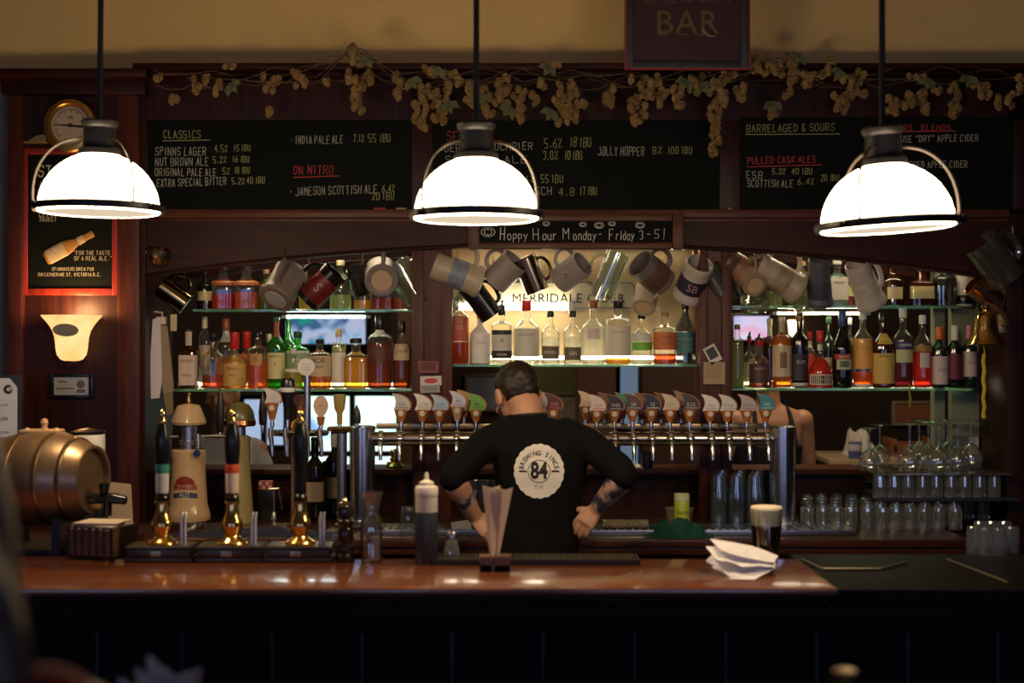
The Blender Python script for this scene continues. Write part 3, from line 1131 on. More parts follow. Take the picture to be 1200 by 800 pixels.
t, o = board(174, 483, 141, 246, 'chalkboard of classic beers, the big board nearest the brass gauge')
write(t, o, CH_WHITE, [('SPINNS LAGER', 182, 245, 182, 10.5), ('NUT BROWN ALE', 182, 248, 194, 10), ('ORIGINAL PALE ALE', 182, 257, 206, 9.5),
                       ('EXTRA SPECIAL BITTER', 184, 269, 219, 9.5, 1.1, 216), ('* INDIA PALE ALE', 341, 405, 168, 10), ('* JAMESON SCOTTISH ALE', 340, 446, 229, 10.5, 1.1, 226)], 'white_lettering')
write(t, o, CH_YELLOW, [('CLASSICS', 192, 238, 162, 10), ('_', 191, 246, 165, 164), ('4.5%', 252, 268, 178, 9), ('15 IBU', 274, 295, 177, 8), ('5.2%', 250, 267, 191, 8), ('16 IBU', 273, 294, 190, 8),
                        ('5%', 261, 271, 204, 8), ('18 IBU', 275, 294, 203, 8), ('5.2%', 272, 288, 216, 8), ('40 IBU', 289, 312, 215, 8.5), ('7.1%', 414, 428, 166, 9), ('55 IBU', 432, 460, 166, 10),
                        ('6.4%', 448, 464, 225, 9.5), ('20 IBU', 436, 464, 234, 9.5)], 'yellow_lettering')
write(t, o, CH_RED, [('ON NITRO', 344, 394, 204, 11), ('_', 344, 397, 208, 206)], 'red_lettering')

t, o = board(507, 843, 141, 246, 'chalkboard of seasonal beers behind the pendant lamp above the bartender')
write(t, o, CH_WHITE, [('GERMAN RAUCHBIER', 521, 629, 178, 9.5, 1.1, 175), ('SESSION ALE', 522, 623, 191, 9), ('JOLLY HOPPER', 701, 758, 182, 11), ('KOLSCH', 606, 650, 228, 10), ('CITRA IPA', 560, 616, 216, 9)], 'white_lettering')
write(t, o, CH_YELLOW, [('5.6%', 638, 661, 173, 12), ('18 IBU', 668, 695, 172, 12), ('3.0%', 636, 656, 187, 11), ('10 IBU', 662, 684, 187, 11), ('8%', 765, 778, 180, 9), ('100 IBU', 783, 813, 180, 9),
                        ('6%', 616, 628, 214, 9), ('55 IBU', 634, 662, 214, 10), ('4.8', 655, 676, 229, 10), ('17 IBU', 680, 701, 228, 10)], 'yellow_lettering')
write(t, o, CH_RED, [('SEASONAL', 524, 586, 165, 12), ('_', 523, 588, 167, 165)], 'red_lettering')

t, o = board(867, 1186, 137, 246, 'chalkboard of cask ales and apple ciders on the bell side')
write(t, o, CH_WHITE, [('ESB', 875, 896, 209, 9), ('SCOTTISH ALE', 876, 932, 219, 9), ('HOUSE "DRY" APPLE CIDER', 1046, 1151, 167, 8.5, 1.1, 165), ('HOPPED APPLE CIDER', 1057, 1137, 197, 8.5, 1.1, 196)], 'white_lettering')
write(t, o, CH_YELLOW, [('BARRELAGED & SOURS', 875, 983, 155, 9.5, 1.1, 153), ('_', 874, 984, 157.5, 157), ('5.2%', 905, 922, 204, 7), ('40 IBU', 928, 954, 204, 7.5), ('6.4%', 935, 956, 216, 8), ('20 IBU', 962, 985, 212, 8)], 'yellow_lettering')
write(t, o, CH_RED, [('PULLED CASK ALES', 876, 960, 192, 8.5, 1.1, 190), ('_', 875, 963, 195.5, 193), ('CIDERS', 1040, 1071, 153, 7.5), ('BLENDS', 1080, 1117, 153, 7.5), ('_', 1040, 1120, 154.5, 153.5)], 'red_lettering')

# happy hour board
DHH = HD - 0.035
uh = pxm(1, DHH)
t = thing('framed_chalkboard', 'small framed blackboard of the happy hour under the big boards', 'chalkboard', P(675, 271, DHH))
m = MB()
for (a, b, c, d) in ((-126, -113, -21, 21), (113, 126, -21, 21), (-113, 113, 11.5, 21), (-113, 113, -21, -13)):
    m.box(a * uh, b * uh, -0.016, 0.022, c * uh, d * uh, 0.006)
m.obj('frame', TRIMWOOD, t)
MB().box(-114 * uh, 114 * uh, -0.002, 0.010, -14 * uh, 13 * uh).obj('slate', BLACKBOARD, t, smooth=False)
ub_keep, ub = ub, uh
m = MB()
for (txt, x0, x1, yb, h) in (('H', 586, 594, 281, 16), ('oppy', 595, 621, 281, 11), ('H', 625, 635, 281, 15), ('our', 636, 655, 281, 11), ('M', 660, 671, 280, 14), ('onday', 672, 701, 281, 11), ('-', 702, 708, 280, 12),
                             ('F', 714, 721, 281, 14), ('riday', 722, 745, 281, 11), ('3', 749, 756, 280, 11), ('-', 758, 766, 278, 8), ('5', 767, 775, 279, 11), ('!', 776, 783, 280, 14)):
    k = [ch for ch in txt]
    chalk_px(m, txt, x0, x1, yb, h, (675, 271), 1.0, None, 0.12)
for (x, y, r) in ((572, 272, 6), (640, 262, 3), (683, 263, 3), (702, 264, 4), (717, 262, 3), (750, 264, 4)):
    cx, cz = (x - 675) * uh, (271 - y) * uh
    for q in range(2):
        pts = [Vector((cx + r * (1.4 - 0.6 * q) * uh * cos(a * 0.7), -0.0026, cz + r * (0.9 - 0.35 * q) * uh * sin(a * 0.7))) for a in range(10)]
        chalk_line(m, pts, 0.7 * uh)
for v in m.bm.verts:
    v.co.y -= 0.0021
m.obj('white_lettering', plain('chalk_bright', (0.72, 0.72, 0.68), 0.9, noise=0.3, nscale=400), t, smooth=False)
ub = ub_keep

# chalk sticks on the ledge
for (x, col, lab, ln) in ((445, CH_RED, 'stub of red chalk on the wooden ledge under the classics board', 14), (470, CH_YELLOW, 'stick of yellow chalk on the ledge at the lamp end of the classics board', 12), (855, CH_WHITE, 'stub of white chalk on the ledge between the two boards', 4)):
    c = P(x, 246, HD - 0.018)
    o = MB().tube([(-ln / 2 * ub, 0, 0.005), (ln / 2 * ub, 0.004, 0.005)], 0.005, 8).obj('chalk_stick', col, None, c)
    tag(o, lab, 'chalk')

# ------------------------------------------------------------ dried hop garland
HOP = plain('dried_hop', (0.26, 0.165, 0.055), 0.8, noise=0.5, nscale=18)
HOPLEAF = plain('dried_leaf', (0.10, 0.11, 0.05), 0.8, noise=0.4, nscale=20)
VINE = plain('vine_stem', (0.10, 0.06, 0.03), 0.8)
DG = 5.66
gl = thing('hop_garland', 'garland of dried hop cones and vine draped along the cornice above the boards', 'garland', P(690, 95, DG))
G0 = Vector(gl.location)


def hop_cone(m, c, r, h, M):
    prof = []
    n = 5
    for k in range(n):
        z = -h / 2 + h * k / n
        e = sin(pi * (0.18 + 0.74 * k / n))
        prof += [(r * e * 0.80, z), (r * e * 1.08, z + h / n * 0.55)]
    prof.append((r * 0.2, h / 2))
    rows = []
    T = Matrix.Translation(c) @ M
    for k, (rr, z) in enumerate(prof):
        rows.append([T @ Vector((rr * (1 + 0.16 * (1 if (i + k // 2) % 2 else -1)) * cos(2 * pi * i / 8), rr * (1 + 0.16 * (1 if (i + k // 2) % 2 else -1)) * sin(2 * pi * i / 8), z)) for i in range(8)])
    m.rings(rows)


CL = [(186, 85, 97, 6), (203, 108, 122, 7), (234, 85, 110, 10), (256, 92, 115, 6), (268, 72, 82, 8), (317, 85, 112, 10), (318, 122, 140, 6), (352, 80, 106, 9), (383, 90, 102, 4), (418, 50, 80, 12), (411, 80, 100, 7),
      (420, 85, 134, 9), (433, 80, 105, 4), (468, 82, 120, 6), (492, 95, 155, 10), (505, 75, 90, 8), (515, 100, 146, 12), (530, 80, 105, 12), (552, 90, 128, 12), (575, 95, 140, 12), (590, 85, 130, 10),
      (608, 100, 145, 8), (625, 105, 125, 6), (635, 90, 105, 6), (660, 92, 150, 13), (672, 100, 145, 8), (683, 115, 128, 4), (714, 97, 127, 8), (742, 85, 100, 6), (748, 110, 148, 12), (760, 85, 118, 14),
      (776, 100, 128, 8), (795, 90, 120, 10), (797, 118, 128, 5), (815, 85, 115, 10), (830, 90, 115, 8), (844, 85, 130, 9), (838, 115, 187, 8), (857, 80, 95, 10), (868, 96, 122, 6), (890, 62, 90, 14),
      (905, 120, 142, 6), (912, 70, 92, 10), (930, 60, 100, 10), (925, 100, 118, 8), (945, 80, 105, 10), (965, 75, 95, 8), (985, 105, 135, 11), (998, 85, 120, 11), (1015, 105, 116, 5), (1045, 110, 137, 10),
      (1065, 105, 130, 10), (1080, 102, 135, 9), (1098, 100, 112, 6), (1118, 95, 142, 8), (1140, 90, 105, 8), (1155, 95, 118, 9), (1168, 108, 132, 7), (1184, 105, 130, 5), (1195, 85, 112, 8), (1010, 80, 95, 8),
      (1075, 85, 96, 10), (648, 72, 80, 8), (975, 68, 76, 10)]
CONE = None
for (x, y0, y1, hw) in CL:
    m = MB()
    n = max(3, int((y1 - y0) * hw * 2 / 50.0))
    for k in range(n):
        f = (k + RNG.random()) / n
        x_ = x + RNG.uniform(-hw, hw) * (1.0 - 0.45 * f)
        y_ = y0 + 4 + (y1 - y0 - 8) * f
        d_ = DG + RNG.uniform(-0.035, 0.03)
        c = P(x_, y_, d_) - G0
        M = Matrix.Rotation(RNG.uniform(-0.6, 0.6), 4, 'X') @ Matrix.Rotation(RNG.uniform(-0.6, 0.6), 4, 'Y')
        s = RNG.uniform(0.85, 1.15)
        hop_cone(m, c, 0.0135 * s, 0.034 * s, M)
    m.obj('hop_cluster', HOP, gl, smooth=False)
m = MB()
for q in range(4):
    pts = []
    ph = RNG.uniform(0, 6)
    for i in range(60):
        x = 180 + (1205 - 180) * i / 59.0
        bow = -28 * math.exp(-((x - 415) / 34.0) ** 2) - 14 * math.exp(-((x - 905) / 40.0) ** 2)
        y = 92 + bow + 8 * sin(x / 38.0 + ph) + 5 * sin(x / 13.0 + ph * 2) + RNG.uniform(-2, 2)
        pts.append(P(x, y, DG + 0.02 * sin(x / 20 + q)) - G0)
    a, b = (0, 60) if q < 2 else sorted((RNG.randrange(0, 25), RNG.randrange(32, 60)))
    m.tube(pts[a:b], 0.0019, 5)
m.obj('vine', VINE, gl)
for (x, y) in ((268, 98), (430, 66), (515, 78), (525, 118), (600, 125), (648, 128), (805, 93), (820, 98), (938, 62), (987, 82), (905, 118), (1090, 92), (565, 110), (1135, 88), (480, 92), (645, 75)):
    m = MB()
    c = P(x, y, DG - 0.03) - G0
    a0 = RNG.uniform(-0.8, 0.8)
    for lobe in (-0.8, 0, 0.8):
        a = -pi / 2 + lobe + a0
        tip = c + Vector((0.055 * cos(a), RNG.uniform(-0.02, 0.02), 0.055 * sin(a)))
        s = Vector((-sin(a), 0, cos(a))) * 0.016
        mid = (c + tip) / 2 + Vector((0, -0.008, 0))
        A = [m.v(c), m.v(mid + s), m.v(tip), m.v(mid - s)]
        B = [m.v(p.co + Vector((0, 0.0015, 0))) for p in A]
        m.f(A)
        m.f(B[::-1])
        for i in range(4):
            j = (i + 1) % 4
            m.f((A[j], A[i], B[i], B[j]))
    m.obj('hop_leaf', HOPLEAF, gl, smooth=False)
# ------------------------------------------------------------ bottles on the glass shelves
def liquid(name, col, dens=0.5):
    """liquid in a bottle: light comes through it and is also scattered in its colour"""
    k = 'liquid_' + name
    if k in MATS:
        return MATS[k]
    m, nt, out = new_mat(k)
    tr = N(nt, 'ShaderNodeBsdfTransparent')
    tr.inputs[0].default_value = c4([v ** 0.6 for v in col])
    tl = N(nt, 'ShaderNodeBsdfTranslucent')
    tl.inputs[0].default_value = c4(col)
    df = N(nt, 'ShaderNodeBsdfPrincipled')
    df.inputs['Base Color'].default_value = c4(col)
    df.inputs['Roughness'].default_value = 0.08
    a = N(nt, 'ShaderNodeMixShader')
    a.inputs[0].default_value = 0.5
    b = N(nt, 'ShaderNodeMixShader')
    b.inputs[0].default_value = dens
    nt.links.new(tl.outputs[0], a.inputs[1])
    nt.links.new(df.outputs[0], a.inputs[2])
    nt.links.new(tr.outputs[0], b.inputs[1])
    nt.links.new(a.outputs[0], b.inputs[2])
    nt.links.new(b.outputs[0], out.inputs[0])
    return m


LQ = {
    'amber': liquid('amber', (0.80, 0.24, 0.025)), 'darkamber': liquid('dark_amber', (0.36, 0.075, 0.012), 0.6), 'gold': liquid('gold', (0.95, 0.50, 0.05)),
    'orange': liquid('orange', (0.90, 0.20, 0.03), 0.7), 'red': liquid('red', (0.80, 0.05, 0.02), 0.65), 'darkred': liquid('dark_red', (0.22, 0.012, 0.02), 0.7), 'rust': liquid('rust', (0.62, 0.11, 0.02), 0.6),
    'clear': liquid('clear', (0.88, 0.90, 0.86), 0.16), 'pale': liquid('pale', (0.80, 0.82, 0.45), 0.3), 'green': liquid('green', (0.10, 0.35, 0.05), 0.5), 'yellow': liquid('yellow', (0.92, 0.62, 0.06), 0.6),
}
GLS = {
    'clear': CLEARB, 'green': glass('green_bottle_glass', (0.25, 0.75, 0.18), 0.08, 0.03, 0.22, (0.12, 0.55, 0.06)), 'olive': glass('olive_glass', (0.45, 0.5, 0.18), 0.08, 0.03, 0.15, (0.3, 0.35, 0.1)),
    'brown': glass('brown_glass', (0.42, 0.16, 0.05), 0.08, 0.03, 0.12, (0.3, 0.1, 0.03)), 'black': plain('black_bottle', (0.008, 0.007, 0.007), 0.08, spec=0.7), 'frost': plain('frosted_white', (0.80, 0.78, 0.76), 0.45),
    'darkgreen': plain('dark_green_bottle', (0.010, 0.022, 0.012), 0.08, spec=0.7), 'smoke': glass('smoke_glass', (0.35, 0.38, 0.36), 0.12, 0.03, 0.1, (0.3, 0.32, 0.3)),
}
CAPS = {'black': (0.012, 0.012, 0.012), 'red': (0.60, 0.02, 0.02), 'cream': (0.70, 0.60, 0.40), 'cork': (0.42, 0.26, 0.13), 'copper': (0.32, 0.10, 0.035), 'gold': (0.6, 0.4, 0.12), 'white': (0.75, 0.73, 0.7),
        'orange': (0.75, 0.16, 0.03), 'pink': (0.55, 0.15, 0.22), 'blue': (0.03, 0.07, 0.25), 'silver': (0.62, 0.62, 0.62), 'green': (0.03, 0.10, 0.04)}
SH = {
    'round': dict(bt=.60, st=.76, nr=.30), 'square': dict(bt=.60, st=.72, nr=.36, sq=.8), 'squat': dict(bt=.46, st=.66, nr=.26), 'wine': dict(bt=.62, st=.76, nr=.34), 'tall': dict(bt=.72, st=.82, nr=.38),
    'decanter': dict(bt=.62, st=.74, nr=.42, sq=.7), 'sloped': dict(bt=.50, st=.80, nr=.30), 'pear': dict(bt=.26, st=.60, nr=.22), 'shouldered': dict(bt=.68, st=.78, nr=.30), 'dome': dict(bt=.55, st=.74, nr=.30),
}


def ring_radius(k, z):
    """relative radius of a bottle shape at height z"""
    if z < 0.03:
        return 0.86 + 0.14 * (z / 0.03)
    if z <= k['bt']:
        return 1.0
    if z < k['st']:
        f = (z - k['bt']) / (k['st'] - k['bt'])
        return k['nr'] + (1 - k['nr']) * (0.5 + 0.5 * cos(pi * f)) ** 0.85
    return k['nr']


def bottle(x, w, yt, d, shelf_z, shape, gl_, liq, level, labels, cap, label, name='spirit_bottle', group=None, capz=0.90, pourer=None, capw=1.15):
    k = SH[shape]
    R = pxm(w, d) / 2
    H = P(0, yt, d).z - shelf_z
    c = Vector((P(x, 0, d).x, d, shelf_z))
    t = thing(name, label, 'bottle', c, group=group)
    sq = k.get('sq', 0)
    zs = [0, .012, .03, .15, .3, .45, k['bt']] + [k['bt'] + (k['st'] - k['bt']) * f for f in (.15, .3, .45, .6, .75, .9)] + [k['st'], .95]
    zs = sorted(set(z for z in zs))
    n = 24

    def sqz(z):
        return sq * max(0.0, min(1.0, 1.25 * (ring_radius(k, z) - k['nr']) / (1 - k['nr'])))
    prof = [(R * ring_radius(k, z), H * z) for z in zs]
    prof = [(prof[0][0], H * 0.004)] + prof[1:]
    top = prof[-1][0]
    prof += [(top * 1.18, H * .955), (top * 1.18, H * .985), (top * 0.9, H * .99)]
    sqs = [sqz(z) for z in zs] + [0, 0, 0]
    MB().lathe(prof, n, sq=sqs).obj('glass_body', GLS[gl_], t)
    if liq:
        lz = [z for z in zs if z < level] + [level]
        MB().lathe([(R * 0.93 * ring_radius(k, z), max(H * z, H * 0.014)) for z in lz], n, sq=[sqz(z) for z in lz]).obj('liquid', LQ[liq], t)
    for lb in labels:
        z0, z1, col, span = lb[:4]
        rows = []
        m_ = 14
        zz = [z0 + (z1 - z0) * q / 3.0 for q in range(4)]
        front, back = [], []
        for z in zz:
            rr = R * ring_radius(k, z) * 1.012
            s = sqz(z)
            e = 2 + 6 * s
            ro, ri = [], []
            for i in range(m_ + 1):
                a = -pi / 2 + radians(span) * (i / m_ - 0.5)
                q = (abs(cos(a)) ** e + abs(sin(a)) ** e) ** (-1 / e) if s else 1
                ro.append(Vector((rr * q * cos(a), rr * q * sin(a), H * z)))
                ri.append(Vector(((rr - 0.0006) * q * cos(a), (rr - 0.0006) * q * sin(a), H * z)))
            rows.append(ro + ri[::-1])
        MB().rings(rows).obj('label', paint(col), t)
        for tx in lb[4:]:
            s, size, tcol, zf = tx[:4]
            dy = R * 1.02 * ring_radius(k, zf)
            put_text(s, pxm(size, d), paint(tcol), t, (0, -dy if sq else 0, H * zf), 'label_lettering', bend=0 if sq else dy, sx=tx[4] if len(tx) > 4 else 0.85)
    if cap:
        mt = paint(CAPS[cap], 0.3)
        r = top * capw
        MB().lathe([(r * .94, H * capz), (r, H * (capz + .01)), (r, H * .985), (r * .85, H)], 20).obj('cap', mt, t)
    if pourer:
        m = MB()
        m.lathe([(top * 1.2, H * .97), (top * 1.2, H * 1.03), (top * .5, H * 1.05)], 14)
        m.tube([(0, 0, H * 1.04), (0.004, 0, H * 1.13)], [0.006, 0.003], 8)
        m.obj('pourer', paint(CAPS[pourer], 0.3), t)
    return t


CREAML = (0.68, 0.58, 0.40)
WHITEL = (0.72, 0.68, 0.62)
INK = (0.03, 0.02, 0.02)
lm, lt, cm, rm, rt = (SHELVES[k] for k in ('lm', 'lt', 'c', 'rm', 'rt'))
GW = 'whiskey bottles near the sconce'
BT = [
    # lower shelf near the sconce
    (221, 21, 385, 6.05, lm, 'square', 'brown', 'darkamber', .66, [(.06, .56, (0.70, 0.55, 0.45), 150, ('JIM BEAM', 5, INK, .46, .7), ('WHISKEY', 4, INK, .22, .7)), (.72, .96, (0.6, 0.48, 0.42), 200)], None, 'square dark bourbon bottle with a white label, at the sconce end of the lower shelf', 0.9),
    (240, 14, 371, 6.16, lm, 'tall', 'clear', 'clear', .6, [(.3, .6, (0.5, 0.42, 0.3), 150)], 'cream', 'slim clear bottle with a cream cap behind the square bourbon bottle', 0.84),
    (250, 27, 391, 6.04, lm, 'dome', 'clear', 'rust', .25, [], 'black', 'round shouldered clear bottle a quarter full of reddish spirit', 0.88),
    (265, 25, 373, 6.15, lm, 'round', 'clear', 'amber', .45, [(.66, .82, (0.66, 0.66, 0.64), 300)], 'copper', 'tall bottle with a wide copper brown stopper behind the round clear bottle', 0.82),
    (275, 28, 389, 6.04, lm, 'squat', 'clear', 'gold', .58, [(.05, .45, (0.66, 0.42, 0.12), 160, ("Maker's", 6, (0.25, 0.02, 0.02), .36, .75), ('Mark', 5.5, (0.25, 0.02, 0.02), .24, .75))], 'red', 'squat bourbon bottle with yellow label and dripping red wax top, the front one', 0.70),
    (289, 26, 388, 6.15, lm, 'squat', 'clear', 'amber', .6, [(.05, .42, (0.60, 0.36, 0.10), 160)], 'red', 'red wax topped bottle standing behind the squat yellow labelled bourbon', 0.70),
    (302, 24, 389, 6.03, lm, 'shouldered', 'clear', 'orange', .5, [(.42, .62, (0.55, 0.30, 0.10), 70, ('B', 7, (0.2, 0.06, 0.02), .52))], 'black', 'clear whiskey bottle half full of orange amber spirit with a round seal', 0.90),
    (315, 16, 391, 6.16, lm, 'round', 'clear', 'pale', .6, [], 'cream', 'small clear bottle with a pale yellow cap behind the half full whiskey', 0.84),
    (324, 21, 371, 6.04, lm, 'round', 'green', 'green', .7, [(.14, .50, (0.72, 0.66, 0.30), 165, ('JAMESON', 4.6, (0.10, 0.05, 0.03), .45, .75), ('R', 6, (0.5, 0.08, 0.06), .34)), (.72, .93, (0.40, 0.10, 0.06), 200)], 'green', 'bright green whiskey bottle with a cream label', 0.93),
    (338, 19, 371, 6.17, lm, 'round', 'green', 'green', .7, [(.2, .5, (0.62, 0.58, 0.3), 150)], 'green', 'second green bottle standing half behind the green cream labelled one', 0.93),
    (349, 27, 388, 6.06, lm, 'shouldered', 'green', None, .5, [(.35, .62, (0.30, 0.42, 0.24), 160, ('GLEN', 5, WHITEL, .5)), (.62, .66, (0.7, 0.7, 0.62), 170)], 'green', 'green malt bottle with a white shoulder behind the tall tap lens', 0.88),
    (344, 22, 408, 5.99, lm, 'squat', 'clear', 'yellow', .5, [(.42, .5, (0.75, 0.72, 0.66), 180)], 'white', 'short bottle of bright yellow liqueur in front of the green malt', 0.86),
    (375, 27, 397, 6.05, lm, 'shouldered', 'clear', 'amber', .66, [(.25, .66, (0.60, 0.46, 0.30), 150, ('BOB', 9, INK, .56), ('BAKER', 4.6, INK, .44))], 'black', 'clear whiskey bottle with beige label printed in bold dark capitals', 0.90),
    (397, 17, 385, 6.05, lm, 'tall', 'clear', 'pale', .7, [(.10, .6, (0.78, 0.76, 0.68), 140)], 'cream', 'slender clear bottle with a tall whitish label and pale cap', 0.86),
    (417, 27, 396, 6.04, lm, 'decanter', 'clear', 'gold', .62, [], 'black', 'broad decanter bottle of golden yellow whiskey', 0.90),
    (445, 30, 369, 6.05, lm, 'shouldered', 'clear', 'darkamber', .62, [(.72, .84, (0.70, 0.70, 0.68), 330), (.36, .58, (0.10, 0.03, 0.02), 90)], 'black', 'large dark amber whiskey bottle with tall black stopper and silver foil neck', 0.80),
    (471, 22, 376, 6.06, lm, 'round', 'clear', 'darkamber', .66, [(.42, .66, (0.66, 0.50, 0.30), 110, ('LOT 40', 5.5, INK, .55, .9))], 'black', 'dark rye bottle with cream label at the upright end of the lower shelf', 0.82),
    # upper shelf near the sconce
    (240, 17, 318, 6.12, lt, 'wine', 'black', None, 0, [(.24, .48, (0.55, 0.45, 0.22), 170)], 'black', 'black bottle with a cream band on the upper shelf nearest the dark tankard', 0.9),
    (262, 25, 312, 6.12, lt, 'decanter', 'clear', 'red', .36, [(.56, .66, (0.42, 0.10, 0.03), 340)], 'black', 'square decanter of red spirit beside the black cream banded bottle', 0.9),
    (289, 26, 312, 6.12, lt, 'decanter', 'clear', 'orange', .40, [(.56, .66, (0.50, 0.16, 0.03), 340)], 'black', 'square decanter of orange red spirit beside the grey stone stein', 0.9),
    (312, 20, 316, 6.14, lt, 'round', 'olive', 'pale', .5, [], 'cork', 'olive glass bottle on the upper shelf behind the grey stone stein', 0.9),
    (357, 14, 318, 6.15, lt, 'tall', 'clear', 'yellow', .7, [], 'gold', 'narrow bottle of yellow liqueur between the stone stein and red mug', 0.9),
    (399, 26, 305, 6.12, lt, 'round', 'clear', 'pale', .3, [], 'cream', 'tall pale bottle on the upper shelf behind the dark red mug', 0.9),
    (425, 22, 325, 6.16, lt, 'squat', 'clear', 'gold', .3, [], 'black', 'squat bottle with a little gold spirit behind the smoked glass mug', 0.9),
    (449, 25, 322, 6.16, lt, 'decanter', 'clear', 'rust', .35, [], 'cork', 'decanter with rust red spirit below the tan bottomed stein', 0.9),
    (470, 20, 318, 6.17, lt, 'round', 'clear', 'amber', .3, [], 'black', 'bottle with amber dregs behind the large dimpled glass mug', 0.9),
    # middle bay
    (538, 23, 346, 6.05, cm, 'shouldered', 'clear', 'rust', .32, [(.34, .70, (0.68, 0.16, 0.09), 150, ('CU', 8, (0.75, 0.60, 0.5), .64), ('VO', 8, (0.75, 0.60, 0.5), .53))], 'silver', 'clear bottle with a bright red label, first on the middle shelf', 0.92),
    (563, 24, 364, 6.05, cm, 'dome', 'frost', None, 0, [(.30, .44, (0.80, 0.77, 0.74), 120, ('LOVE', 5.5, (0.45, 0.30, 0.35), .40))], 'red', 'frosted white bottle with a red stopper on the middle shelf', 0.86),
    (588, 24, 360, 6.04, cm, 'shouldered', 'clear', 'clear', .6, [(.24, .52, (0.66, 0.64, 0.60), 150, ('A', 8, INK, .42)), (.10, .24, (0.03, 0.03, 0.03), 170, ('GEORGIAN', 3.5, WHITEL, .17, .7)), (.52, .60, (0.03, 0.03, 0.03), 150)], 'black', 'clear bottle with a round black and white label on the middle shelf', 0.86),
    (617, 31, 352, 6.06, cm, 'dome', 'clear', 'clear', .5, [(.12, .56, (0.66, 0.64, 0.56), 130, ('LONDON DRY', 3.5, (0.3, 0.28, 0.26), .46))], 'red', 'broad clear bottle with a red stopper and pale label behind the bartender', 0.84),
    (645, 22, 364, 6.05, cm, 'round', 'clear', 'clear', .5, [(.10, .34, (0.16, 0.12, 0.07), 125, ('VODKA', 5.5, WHITEL, .22))], 'black', 'clear vodka bottle with a dark pointed label', 0.88),
    (671, 22, 364, 6.05, cm, 'round', 'clear', 'clear', .5, [(.08, .32, (0.16, 0.12, 0.07), 125, ('GIN', 6.5, WHITEL, .20))], 'black', 'clear gin bottle with a dark pointed label', 0.88),
    (695, 28, 352, 6.07, cm, 'dome', 'clear', 'clear', .6, [(.40, .56, (0.66, 0.55, 0.48), 60)], 'copper', 'tall clear bottle with a copper brown stopper beside the gin', 0.88),
    (724, 31, 352, 6.05, cm, 'shouldered', 'clear', 'gold', .10, [(.14, .60, (0.70, 0.66, 0.55), 140, ('BARREL GIN', 3.6, (0.35, 0.3, 0.25), .5))], 'black', 'broad clear bottle with a large cream label and a little gold spirit', 0.88),
    (752, 25, 368, 6.05, cm, 'dome', 'clear', 'clear', .5, [(.28, .44, (0.18, 0.50, 0.06), 150), (.46, .62, (0.66, 0.68, 0.6), 140)], 'black', 'clear bottle with a bright green stripe and a black pourer', 0.90),
    (779, 28, 366, 6.04, cm, 'shouldered', 'clear', 'rust', .20, [(.28, .62, (0.58, 0.17, 0.06), 150, ('ISLAND', 5, (0.2, 0.08, 0.04), .52), ('RUM', 5, (0.2, 0.08, 0.04), .40))], 'cork', 'rounded bottle with an orange label on the middle shelf', 0.92),
    (803, 24, 352, 6.08, cm, 'sloped', 'smoke', None, 0, [(.18, .50, (0.05, 0.18, 0.19), 150), (.22, .25, (0.5, 0.6, 0.58), 150), (.30, .33, (0.5, 0.6, 0.58), 150), (.38, .41, (0.5, 0.6, 0.58), 150)], 'black', 'dark bottle with teal stripes at the end of the middle shelf', 0.86),
    # lower shelf by the bell
    (864, 15, 380, 6.06, rm, 'tall', 'clear', 'pale', .72, [], 'cork', 'tall pale green bottle, first on the lower shelf by the bell', 0.92),
    (878, 14, 396, 6.14, rm, 'round', 'clear', 'pale', .5, [], 'red', 'small clear bottle with a red pourer behind the brandy', 0.9),
    (889, 23, 398, 6.04, rm, 'dome', 'clear', 'darkamber', .16, [(.10, .50, (0.09, 0.05, 0.05), 150, ('BRANDY', 4, (0.5, 0.35, 0.25), .40)), (.56, .66, (0.14, 0.04, 0.03), 60)], 'red', 'brandy bottle with a dark label and red pourer', 0.88),
    (902, 16, 373, 6.15, rm, 'wine', 'brown', 'darkamber', .6, [(.74, .95, (0.65, 0.6, 0.4), 250)], 'cream', 'slim brown bottle with a pale neck band behind the spiced rum', 0.9),
    (916, 23, 371, 6.04, rm, 'shouldered', 'clear', 'amber', .70, [(.16, .60, (0.62, 0.52, 0.34), 150), (.28, .50, (0.22, 0.10, 0.06), 40), (.78, .96, (0.55, 0.42, 0.30), 250)], 'cream', 'spiced rum bottle with a cream picture label and amber spirit', 0.93),
    (937, 20, 366, 6.04, rm, 'wine', 'black', None, 0, [(.10, .45, (0.035, 0.03, 0.04), 160, ('RUM', 6, (0.45, 0.40, 0.4), .34)), (.02, .07, (0.65, 0.60, 0.55), 200)], 'copper', 'black rum bottle with a white foot band', 0.88),
    (949, 13, 389, 6.14, rm, 'wine', 'clear', 'orange', .6, [(.72, .84, (0.75, 0.7, 0.6), 300)], 'red', 'small orange bottle with a red cap behind the black rum', 0.88),
    (961, 29, 387, 6.02, rm, 'pear', 'clear', 'red', .52, [(.06, .24, (0.70, 0.62, 0.5), 130), (.08, .22, (0.08, 0.07, 0.06), 116, ('CORDON', 4, (0.6, 0.5, 0.4), .15)), (.66, .76, (0.65, 0.6, 0.55), 300)], 'red', 'pear shaped orange liqueur bottle with a red cap and white framed label', 0.80),
    (971, 16, 371, 6.16, rm, 'wine', 'darkgreen', None, 0, [(.2, .42, (0.6, 0.6, 0.5), 150)], 'green', 'dark green wine shaped bottle behind the orange liqueur', 0.9),
    (987, 24, 364, 6.03, rm, 'sloped', 'black', None, 0, [(.37, .44, (0.36, 0.05, 0.03), 120, ('BAILEYS', 4.4, (0.75, 0.62, 0.5), .405, .8)), (.24, .37, (0.45, 0.47, 0.35), 90), (.27, .35, (0.06, 0.10, 0.05), 50)], 'blue', 'black cream liqueur bottle with a red and green oval label', 0.80),
